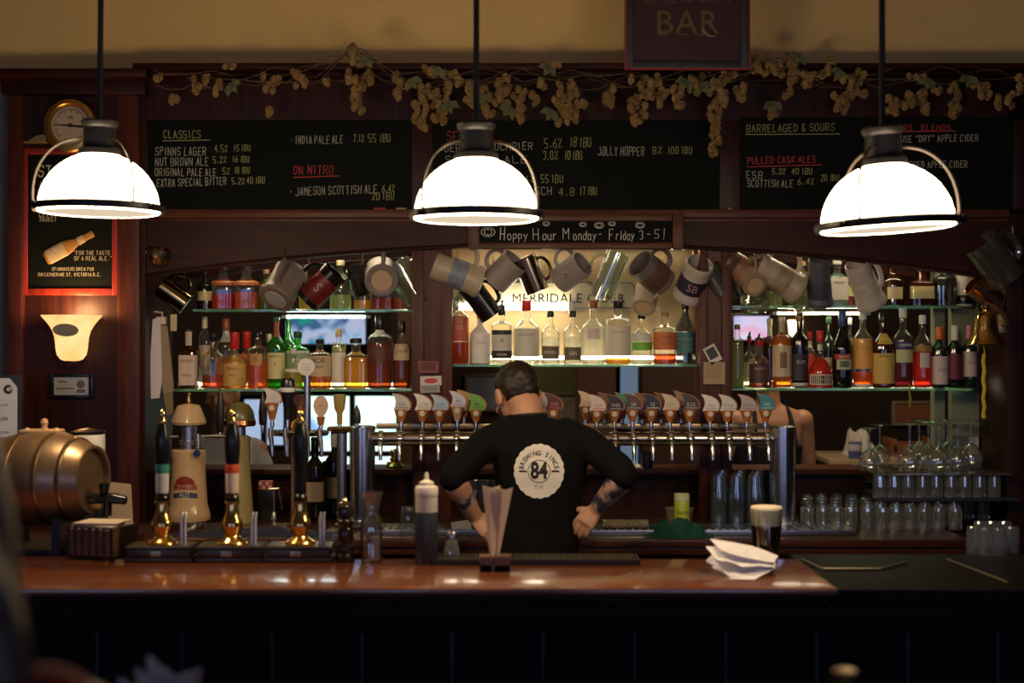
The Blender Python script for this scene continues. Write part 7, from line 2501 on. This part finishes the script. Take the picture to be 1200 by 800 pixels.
def fuse(mb, voxel, smooth_it=4):
    """one continuous surface from overlapping closed shapes"""
    bmesh.ops.recalc_face_normals(mb.bm, faces=mb.bm.faces[:])
    me = bpy.data.meshes.new('fuse')
    mb.bm.to_mesh(me)
    mb.bm.free()
    o = bpy.data.objects.new('fuse', me)
    COL.objects.link(o)
    r = o.modifiers.new('r', 'REMESH')
    r.mode = 'VOXEL'
    r.voxel_size = voxel
    s = o.modifiers.new('s', 'SMOOTH')
    s.factor = 0.5
    s.iterations = smooth_it
    dg = bpy.context.evaluated_depsgraph_get()
    res = bpy.data.meshes.new_from_object(o.evaluated_get(dg))
    bpy.data.objects.remove(o)
    bpy.data.meshes.remove(me)
    return res


def limb(m, pts, rs, n=16, sub=5):
    """tapered limb through the points, rounded at both ends"""
    P_, R_ = [], []
    for i in range(len(pts) - 1):
        for k in range(sub):
            f = k / sub
            P_.append(Vector(pts[i]).lerp(Vector(pts[i + 1]), f))
            R_.append(rs[i] + (rs[i + 1] - rs[i]) * f)
    P_.append(Vector(pts[-1]))
    R_.append(rs[-1])
    for _ in range(2):
        P_ = [P_[0]] + [(P_[i - 1] + P_[i] * 2 + P_[i + 1]) / 4 for i in range(1, len(P_) - 1)] + [P_[-1]]
        R_ = [R_[0]] + [(R_[i - 1] + R_[i] * 2 + R_[i + 1]) / 4 for i in range(1, len(R_) - 1)] + [R_[-1]]
    m.tube(P_, R_, n)
    m.ball(P_[0], R_[0] * .99, 14, 8)
    m.ball(P_[-1], R_[-1] * .99, 14, 8)


def torso(m, secs, n=36, grow=0.0):
    """secs: (centre, half width, half depth, roll) from the bottom up"""
    rows = []
    for (c, hw, hd, roll) in secs:
        hw, hd = hw + grow, hd + grow
        row = []
        for i in range(n):
            a = 2 * pi * i / n
            e = 2.5
            q = (abs(cos(a)) ** e + abs(sin(a)) ** e) ** (-1 / e)
            row.append(Vector(c) + Vector((hw * q * cos(a) * cos(roll), hd * q * sin(a), hw * q * cos(a) * sin(roll))))
        rows.append(row)
    m.rings(rows)


def hand(m, w, k, across, size=1.0, curl=(.35, .55, .45), thumb_out=0.9, normal_up=True):
    """w wrist, k knuckle centre, across: the thumb side; fingers curl away from the back of the hand"""
    d = (k - w).normalized()
    a = (across - d * across.dot(d)).normalized()
    nrm = d.cross(a)
    if (nrm.z < 0 if normal_up else nrm.y > 0):
        nrm = -nrm
    L = (k - w).length
    rows = []
    for f, hw, ht in ((-.12, .024, .019), (.15, .029, .017), (.5, .036, .0155), (.85, .040, .0135), (1.0, .0385, .0115)):
        c = w + d * L * f
        rows.append([c + a * hw * size * cos(2 * pi * i / 16) + nrm * ht * size * sin(2 * pi * i / 16) for i in range(16)])
    m.rings(rows)
    for i, (off, ln, r) in enumerate(((.029, .040, .0088), (.0098, .045, .0090), (-.0095, .042, .0086), (-.027, .033, .0078))):
        p = k + a * off * size - d * .008
        dr = (d + a * off * 3.0).normalized()
        pts, rad = [p], [r * size * 1.08]
        for j in range(3):
            ang = curl[j] * (1 + .08 * i)
            ax = dr.cross(-nrm) if dr.cross(-nrm).length > 1e-4 else a
            dr = (Matrix.Rotation(ang, 3, ax.normalized()) @ dr).normalized()
            p = p + dr * ln * size * (1.0, .66, .50)[j]
            pts.append(p)
            rad.append(r * size * (1.0, .92, .78)[j])
        limb(m, pts, rad, 10, 3)
    b = w + d * L * .28 + a * .024 * size
    td = (d * (1 - .55 * thumb_out) + a * thumb_out - nrm * .25).normalized()
    p1 = b + td * .040 * size
    td2 = (td + d * .35).normalized()
    p2 = p1 + td2 * .032 * size
    p3 = p2 + (td2 + d * .2).normalized() * .026 * size
    limb(m, [b - td * .008, p1, p2, p3], [.0140 * size, .0115 * size, .0100 * size, .0085 * size], 10, 3)


def head_shapes(m, M, s=1.0):
    """head local axes: x its right, y the face, z up; s scales"""
    def E(c, r, n=26, k=18):
        m.lathe([(max(1e-5, sin(pi * i / k)), -cos(pi * i / k)) for i in range(k + 1)], n, M @ Matrix.Translation(Vector(c) * s) @ Matrix.Diagonal((r[0] * s, r[1] * s, r[2] * s, 1)), cap0=False, cap1=False)
    E((0, -.012, .025), (.074, .094, .088))
    E((0, .022, -.030), (.064, .070, .075))
    E((0, .040, -.078), (.046, .048, .040))
    E((0, .060, -.100), (.024, .024, .018))
    E((0, .094, -.020), (.013, .020, .026))
    E((0, .104, -.036), (.016, .014, .012))
    E((0, .084, -.066), (.024, .012, .008))
    E((0, .084, -.075), (.021, .011, .007))
    for sx in (-1, 1):
        E((sx * .078, -.004, -.016), (.011, .023, .034))
        E((sx * .084, -.012, -.008), (.008, .018, .024))
        E((sx * .032, .084, .012), (.020, .010, .008))
        E((sx * .044, .072, -.028), (.018, .016, .016))


def hair_cap(M, s, cut, amp=0.005, grow=1.07, seed=0, ext=None):
    m = MB()
    n, k = 64, 44
    rows = []
    for i in range(k + 1):
        th = pi * i / k
        row = []
        for j in range(n):
            a = 2 * pi * j / n
            p = Vector((.074 * sin(th) * cos(a), .094 * sin(th) * sin(a), -.088 * cos(th)))
            g = grow + MN.noise(p * 60 + Vector((seed, 0, 0))) * amp / .08 + MN.noise(p * 150) * amp / .16
            q = p * g + Vector((0, -.012, .025))
            lim = cut(q)
            if q.z < lim:
                q = Vector((q.x * .93, (q.y + .012) * .93 - .012, lim + (q.z - lim) * .05))
            row.append(M @ (q * s))
        rows.append(row)
    m.rings(rows, True, False, False)
    return m


# ---------------- the bartender
SK = skin_mat('skin_warm', (0.50, 0.26, 0.17))
SKI = skin_mat('skin_tattooed', (0.50, 0.30, 0.22), (0.035, 0.035, 0.06))
man = thing('person', 'bartender in a black shirt with a round white print, back turned, hands on hips', 'person', (P(630, 0, 5.1).x, 5.08, 0))
O_ = Vector(man.location)
bd = 5.07
secs = []
for (y, x, hw, hd, roll) in ((740, 627, .150, .105, 0), (690, 627, .158, .112, 0), (650, 628, .150, .108, 0), (610, 630, .143, .100, 0), (575, 632, .150, .104, -.02), (545, 633, .166, .112, -.03), (520, 632, .184, .106, -.04),
                            (505, 631, .180, .088, -.05), (498, 630, .158, .076, -.06), (491, 624, .105, .062, -.06), (485, 619, .060, .052, -.04)):
    lean = (740 - y) * 0.00018
    secs.append((P(x, y, bd + lean) - O_, hw, hd, roll))
SL, SR = P(574, 513, bd + .03) - O_, P(684, 514, bd + .03) - O_
EL, ER = P(530, 558, bd - .12) - O_, P(733, 556, bd - .12) - O_
WL, WR = P(557, 606, bd - .03) - O_, P(698, 597, bd - .03) - O_
KL, KR = P(575, 622, bd - .055) - O_, P(684, 614, bd - .055) - O_
HC = P(606, 462, 5.20) - O_
face = Vector((-0.36, 0.78, -0.50)).normalized()
upv = Vector((-.10, .30, 1)).normalized()
ry = face
rx = ry.cross(upv).normalized()
rz = rx.cross(ry).normalized()
MH = Matrix((rx, ry, rz)).transposed().to_4x4()
MH.translation = HC
nb = secs[-1][0]
m = MB()
torso(m, secs, grow=-.012)
limb(m, [nb - Vector((0, -.01, .04)), nb + Vector((-.005, .03, .03)), HC + MH.to_3x3() @ Vector((0, -.025, -.045))], [.066, .056, .056])
head_shapes(m, MH)
for (s_, e_, w_, k_, ac) in ((SL, EL, WL, KL, Vector((1, .1, .1))), (SR, ER, WR, KR, Vector((-1, .1, .15)))):
    ua = e_ - s_
    fa = w_ - e_
    limb(m, [s_, s_ + ua * .35, s_ + ua * .85, e_, e_ + fa * .25, e_ + fa * .7, w_], [.044, .046, .042, .041, .045, .034, .0275])
    hand(m, w_, k_, ac, 1.0, curl=(.55, .5, .35), normal_up=False)
# legs
for sx in (-1, 1):
    hp = Vector((sx * .068, .0, .88))
    kn = Vector((sx * .10, .03, .48))
    an = Vector((sx * .105, -.01, .09))
    limb(m, [hp, kn, an], [.070, .056, .04])
    limb(m, [an - Vector((0, .02, .04)), an + Vector((sx * .01, .10, -.055)), an + Vector((sx * .015, .16, -.065))], [.038, .036, .024])
me = fuse(m, 0.0046, 3)
body = link_mesh('body', me, SK, man, None, True, 180)
me.materials.append(SKI)
segs = ((ER, WR, .10, .93), (EL, WL, .42, .64))
for p in me.polygons:
    c = p.center
    for (a, b, f0, f1) in segs:
        ab = b - a
        f = (c - a).dot(ab) / ab.length_squared
        if f0 < f < f1 and (c - a - ab * f).length < .07:
            p.material_index = 1
# hair and beard
hm = hair_cap(MH, 1.0, lambda q: -.058 + max(0, q.y + .030) * 1.25 + (0.030 if abs(q.x) > .060 and q.y > -.035 else 0), 0.0055, 1.075)
hm.obj('hair', plain('hair_dark_brown', (0.012, 0.007, 0.004), 0.55, noise=0.5, nscale=90), man, ang=180)
bm_ = MB()
rows = []
for i in range(13):
    th = pi * (0.45 + .55 * i / 12)
    row = []
    for j in range(28):
        a = pi * j / 27
        p = Vector((.068 * sin(th) * cos(a), .030 + .062 * sin(th) * sin(a), -.045 + .075 * cos(th)))
        p *= 1 + MN.noise(p * 140) * .03
        row.append(MH @ p)
    rows.append(row)
bm_.rings(rows, False, False, False)
bm_.obj('beard', plain('beard_brown', (0.030, 0.017, 0.010), 0.7, noise=0.4, nscale=120), man, ang=180)

# shirt with three-quarter sleeves
m = MB()
ssec = [(c, hw, hd, r) for (c, hw, hd, r) in secs[1:]]
ssec[0] = (ssec[0][0], .160, .114, 0)
ssec[-1] = (ssec[-1][0] + Vector((0, 0, -.004)), .064, .056, -.04)
torso(m, ssec, grow=.004)
for (s_, e_, w_) in ((SL, EL, WL), (SR, ER, WR)):
    ua, fa = e_ - s_, w_ - e_
    mid = (s_ + e_) / 2
    inner = Vector((-.03 if s_.x > 0 else .03, .0, .015))
    limb(m, [s_ + inner * 2.2, s_ + ua * .15, s_ + ua * .5, s_ + ua * .86, e_ + fa * .03], [.046, .056, .056, .054, .050], 20)
shirt_me = fuse(m, 0.0075, 5)
for v in shirt_me.vertices:
    co = v.co
    # soft folds: drag lines towards the elbows and across the waist
    k = MN.noise(Vector((co.x * 9, co.y * 6, co.z * 22))) * .0045 + MN.noise(Vector((co.x * 28, co.y * 9, co.z * 7))) * .0030
    d = Vector((co.x, co.y, 0)).normalized()
    if co.z < 1.36:
        v.co = co + d * k
shirt = link_mesh('shirt', shirt_me, plain('shirt_black', (0.0045, 0.0045, 0.005), 0.9, noise=0.2, nscale=50, spec=0.15), man, None, True, 180)
# collar band
m = MB()
c0 = secs[-1][0]
m.tube([c0 + Vector((.064 * cos(a), .056 * sin(a), -.006 + .004 * cos(a) - .006 * sin(a))) for a in [2 * pi * i / 32 for i in range(33)]], .0065, 8)
m.obj('collar', plain('shirt_rib', (0.012, 0.012, 0.013), 0.9), man)

# trousers and shoes
m = MB()
torso(m, [(Vector((0, 0, .78)), .140, .105, 0), (Vector((0, .0, .84)), .146, .106, 0), (Vector((0, 0, .93)), .140, .100, 0)], grow=-.004)
for sx in (-1, 1):
    limb(m, [Vector((sx * .072, 0, .82)), Vector((sx * .10, .03, .48)), Vector((sx * .105, -.01, .06))], [.088, .074, .062], 18)
link_mesh('trousers', fuse(m, 0.012, 3), plain('trousers_black', (0.010, 0.010, 0.013), 0.8), man, None, True, 180)
for sx in (-1, 1):
    m = MB()
    limb(m, [Vector((sx * .105, -.05, .045)), Vector((sx * .11, .06, .045)), Vector((sx * .118, .16, .035))], [.045, .046, .034], 14)
    for v in m.bm.verts:
        v.co.z = max(.002, v.co.z)
    m.obj('shoe', BLACKPL, man)

# the printed crown cap on the back
bvh = BVHTree.FromPolygons([v.co.copy() for v in shirt_me.vertices], [tuple(p.vertices) for p in shirt_me.polygons])
LC = P(631.8, 552.6, 4.97) - O_
R0 = pxm(29.5, 4.975)


def press(me, lift):
    """lay a flat print on the shirt: y follows the cloth"""
    for v in me.vertices:
        hit = bvh.ray_cast(Vector((v.co.x, -.6, v.co.z)), Vector((0, 1, 0)))
        v.co.y = (hit[0].y if hit[0] else 0) - lift - (0.0004 if v.co.y < 0 else 0)


def print_obj(m, name, mat, lift):
    me = bpy.data.meshes.new(name)
    m.bm.to_mesh(me)
    m.bm.free()
    press(me, lift)
    return link_mesh(name, me, mat, man, None, False)


PW = plain('print_white', (0.72, 0.69, 0.64), 0.8)
PB = plain('print_black', (0.012, 0.012, 0.012), 0.8)
m = MB()
n = 126
rows = []
for k in range(13):
    rr = [0.001, .1, .2, .3, .4, .5, .6, .7, .8, .88, .94, .98, 1.0][k]
    row = []
    for i in range(n):
        a = 2 * pi * i / n
        sc = 1 + (.035 * (abs(cos(a * 10.5)) - .6) if k >= 10 else 0)
        row.append(Vector((LC.x + R0 * rr * sc * cos(a), 0, LC.z + R0 * rr * sc * sin(a) * 1.08)))
    rows.append(row)
m.rings(rows, True, False, False)
print_obj(m, 'crown_cap_print', PW, .0022)
m = MB()


def ring_print(r0, r1, n=72):
    a = [m.v((LC.x + R0 * r0 * cos(2 * pi * i / n), 0, LC.z + R0 * r0 * sin(2 * pi * i / n))) for i in range(n)]
    b = [m.v((LC.x + R0 * r1 * cos(2 * pi * i / n), 0, LC.z + R0 * r1 * sin(2 * pi * i / n))) for i in range(n)]
    for i in range(n):
        j = (i + 1) % n
        m.f((a[i], a[j], b[j], b[i]))


ring_print(.43, .455)
for sx in (-1, 1):
    for k in range(6):
        x0, x1 = LC.x + sx * R0 * (.50 + .05 * k), LC.x + sx * R0 * (.55 + .05 * k)
        q = [m.v((x, 0, LC.z + z * R0)) for x, z in ((x0, -.035), (x1, -.035), (x1, .035), (x0, .035))]
        m.f(q)


def letter(m, ch, size, cx, cz, rot, bold=0.0, sx=1.0):
    me = text_mesh(ch, size, depth=0.0, bold=bold, sx=sx)
    mp = [m.v((cx + v.co.x * cos(rot) - v.co.z * sin(rot), 0, cz + v.co.x * sin(rot) + v.co.z * cos(rot))) for v in me.vertices]
    for p in me.polygons:
        m.f([mp[i] for i in p.vertices])
    bpy.data.meshes.remove(me)


word = 'BREWING SINCE'
for i, ch in enumerate(word):
    if ch == ' ':
        continue
    a = radians(168 - (168 - 12) * i / (len(word) - 1))
    letter(m, ch, R0 * .27, LC.x + R0 * .71 * cos(a), LC.z + R0 * .71 * sin(a), a - pi / 2, R0 * .005, .82)
letter(m, '84', R0 * .92, LC.x, LC.z, 0, R0 * .030, .74)
print_obj(m, 'print_lettering', PB, .0036)
m = MB()
letter(m, 'PUB', R0 * .20, LC.x, LC.z - R0 * .62, 0)
print_obj(m, 'faded_lettering', plain('print_faded', (0.52, 0.44, 0.32), 0.8), .0036)


# ---------------- other people, built on the same pattern
def figure(label, loc, rot, shirt_col, hair_col, bare_back=False, seated=True, arm_l=None, arm_r=None, long_hair=False, head_dir=(0, 1, 0), voxel=0.009, h=1.0):
    t = thing('person', label, 'person', loc)
    t.rotation_euler = (0, 0, rot)
    hip = .52 if seated else .92
    b = hip

    def S(z, hw, hd):
        return (Vector((0, 0.02 * (z - hip), z)), hw * h, hd * h, 0)
    sec = [S(b, .165, .115), S(b + .12, .155, .11), S(b + .22, .145, .10), S(b + .36, .168, .112), S(b + .47, .185, .10), S(b + .52, .16, .08), S(b + .55, .075, .06), S(b + .60, .05, .05)]
    sk = skin_mat('skin_light', (0.52, 0.27, 0.16))
    m = MB()
    torso(m, sec, grow=-.008)
    hc = Vector((0, .03, b + .76))
    y_ = Vector(head_dir).normalized()
    x_ = y_.cross(Vector((0, 0, 1))).normalized()
    z_ = x_.cross(y_)
    MH_ = Matrix((x_, y_, z_)).transposed().to_4x4()
    MH_.translation = hc
    limb(m, [Vector((0, .0, b + .52)), Vector((0, .012, b + .66))], [.06, .054])
    head_shapes(m, MH_)
    arms = []
    for sx, tgt in ((-1, arm_l), (1, arm_r)):
        s_ = Vector((sx * .175 * h, 0, b + .475))
        e_, w_ = tgt if tgt else (Vector((sx * .24, .02, b + .22)), Vector((sx * .18, .22, b + .14)))
        arms.append((s_, e_, w_))
        limb(m, [s_, s_.lerp(e_, .6), e_, e_.lerp(w_, .35), w_], [.052, .045, .039, .038, .026])
        k_ = w_ + (w_ - e_).normalized() * .08
        hand(m, w_, k_, Vector((-sx, 0, .1)), .92)
    for sx in (-1, 1):
        hp = Vector((sx * .085, 0, hip))
        if seated:
            kn, an = Vector((sx * .10, .42, hip)), Vector((sx * .10, .40, .09))
        else:
            kn, an = Vector((sx * .09, .02, .48)), Vector((sx * .09, -.02, .09))
        limb(m, [hp, kn, an], [.088, .058, .040])
        limb(m, [an, an + Vector((0, .13, -.05))], [.038, .03])
    link_mesh('body', fuse(m, voxel, 3), sk, t, None, True, 180)
    m = MB()
    if bare_back:
        torso(m, sec[:4], grow=.005)
        for sx in (-1, 1):
            m.tube([Vector((sx * .11, -.125 + .02, b + .34)), Vector((sx * .095, -.112, b + .44)), Vector((sx * .085, -.06, b + .525)), Vector((sx * .085, .0, b + .545)), Vector((sx * .09, .08, b + .50)), Vector((sx * .09, .115, b + .38))], .016, 8, flat=.5)
    else:
        torso(m, sec[:-1], grow=.008)
        for (s_, e_, w_) in arms:
            limb(m, [s_ - Vector((s_.x * .15, 0, 0)), s_.lerp(e_, .5), e_, e_.lerp(w_, .85)], [.066, .060, .052, .042], 16)
    link_mesh('tank_top' if bare_back else 'shirt', fuse(m, .009, 4), plain('cloth_%d' % int(shirt_col[0] * 1e4), shirt_col, 0.85), t, None, True, 180)
    m = MB()
    for sx in (-1, 1):
        hp = Vector((sx * .085, 0, hip))
        if seated:
            kn, an = Vector((sx * .10, .42, hip)), Vector((sx * .10, .40, .12))
        else:
            kn, an = Vector((sx * .09, .02, .48)), Vector((sx * .09, -.02, .10))
        limb(m, [hp, kn, an], [.105, .074, .06])
    torso(m, [S(b - .06, .15, .11), S(b + .08, .165, .118)])
    link_mesh('trousers', fuse(m, .012, 3), plain('jeans_dark', (0.015, 0.017, 0.028), 0.85), t, None, True, 180)
    hmat = plain('hair_%d' % int(hair_col[0] * 1e4), hair_col, 0.5, noise=0.5, nscale=60)
    if long_hair:
        m = hair_cap(MH_, 1.0, lambda q: -.03 + max(0, q.y + .03) * 1.1, .006, 1.10)
        for k in range(26):
            a = pi + pi * k / 25.0
            r = RG.uniform(.9, 1.08)
            p0 = Vector((.080 * r * cos(a), -.01 + .095 * r * sin(a), .02))
            ln = RG.uniform(.20, .33)
            pts = [MH_ @ (p0 + Vector((.03 * cos(a) * f + .05 * cos(a) * f * f + .008 * sin(5 * f + k), .02 * sin(a) * f, -ln * f))) for f in (0, .2, .4, .6, .8, 1)]
            m.tube(pts, [.016, .019, .019, .017, .013, .003], 7)
        m.obj('hair', hmat, t, ang=180)
    else:
        hair_cap(MH_, 1.0, lambda q: -.05 + max(0, q.y + .03) * 1.2, .005, 1.075).obj('hair', hmat, t, ang=180)
    return t


def bar_stool(x, d, label, z=.50):
    t = thing('bar_stool', label, 'stool', (x, d, 0))
    MB().lathe([(.15, z - .03), (.175, z - .025), (.18, z - .005), (.17, z), (.02, z + .002)], 32).obj('seat', DARKWOOD, t)
    for k in range(4):
        a = pi / 4 + k * pi / 2
        m = MB()
        m.tube([(.12 * cos(a), .12 * sin(a), z - .03), (.18 * cos(a), .18 * sin(a), 0)], [.016, .014], 10)
        m.obj('leg', DARKWOOD, t)
    m = MB()
    m.tube([(.158 * cos(2 * pi * i / 24), .158 * sin(2 * pi * i / 24), z * .36) for i in range(25)], .008, 8)
    m.obj('foot_ring', STEEL, t)
    return t


# woman with a bare back beyond the bell end
wx = P(916, 0, 7.0).x
figure('woman in a black tank top with bare shoulders, seen from behind beyond the taps', (wx - .065, 7.0, .27), 0.12, (0.012, 0.012, 0.014), (0.03, 0.017, 0.01), bare_back=True, seated=True,
       arm_r=(Vector((.215, .03, .74)), Vector((.17, .25, .66))), head_dir=(-.3, 1, -.1))
bar_stool(wx - .065, 7.0, 'tall wooden stool under the woman in the tank top', .69)
# guest in a pale shirt beyond the hand pumps
gx = P(262, 0, 7.3).x
figure('guest in a pale grey shirt reaching an arm forward beyond the hand pumps', (gx, 7.3, .10), pi, (0.42, 0.42, 0.46), (0.06, 0.035, 0.02), seated=True,
       arm_l=(Vector((-.23, .03, .82)), Vector((-.30, .16, .64))), head_dir=(.2, 1, -.1))
bar_stool(gx, 7.3, 'low wooden stool under the guest in the pale grey shirt', .52)
# drinker at the near corner
figure('long haired drinker in a dark red top, mostly outside the corner of the picture', (-.585, 1.30, .29), 0.15, (0.22, 0.018, 0.014), (0.10, 0.065, 0.04), seated=True, long_hair=True, head_dir=(.15, 1, -.15))
bar_stool(-.585, 1.30, 'bar stool under the long haired drinker in red', .72)

# high table near the camera, below the frame, with what shows of it
t = thing('high_table', 'dark high table just below the picture, between the camera and the bar', 'table', (.25, 2.0, 0))
MB().box(-1.0, .80, -.18, .22, .91, .95, .006).obj('table_top', DARKWOOD, t)
for sx in (-.8, .6):
    m = MB()
    m.lathe([(.20, 0), (.20, .02), (.04, .05), (.035, .88), (.12, .91)], 20, Matrix.Translation((sx, .02, 0)))
    m.obj('pedestal', BLACKMET, t)
c = P(186, 0, 2.0)
t = thing('napkin_tumbler', 'pale blurred paper napkins standing in a tumbler at the foot of the picture', 'tumbler', (c.x, 2.0, .95))
MB().lathe([(.030, 0), (.032, .003), (.040, .15), (.038, .15), (.030, .006), (.001, .005)], 28).obj('glass_wall', CLEAR, t)
for k in range(3):
    m = crumpled(.075, .23, 40 + k, .1, .02)
    for v in m.bm.verts:
        v.co = Vector((v.co.x + (k - 1) * .014, -.02 + .018 * k + v.co.z, max(.014, .10 + v.co.y + .012 * k)))
    m.obj('paper', plain('paper_cool_white', (0.60, 0.60, 0.66), 0.9), t, smooth=False)
c = P(990, 0, 2.0)
t = thing('beer_bottle', 'brown beer bottle with a gold foil top at the lower edge of the picture', 'bottle', (c.x, 2.0, .95))
MB().lathe([(.027, 0), (.030, .004), (.030, .13), (.026, .15), (.014, .18), (.0135, .215)], 28).obj('glass_body', GLS['brown'], t)
MB().lathe([(.0145, .175), (.0155, .18), (.0148, .225), (.0165, .228), (.0165, .238), (.010, .240)], 24).obj('gold_foil', plain('gold_foil', (0.22, 0.14, 0.035), 0.5, 0.8), t)
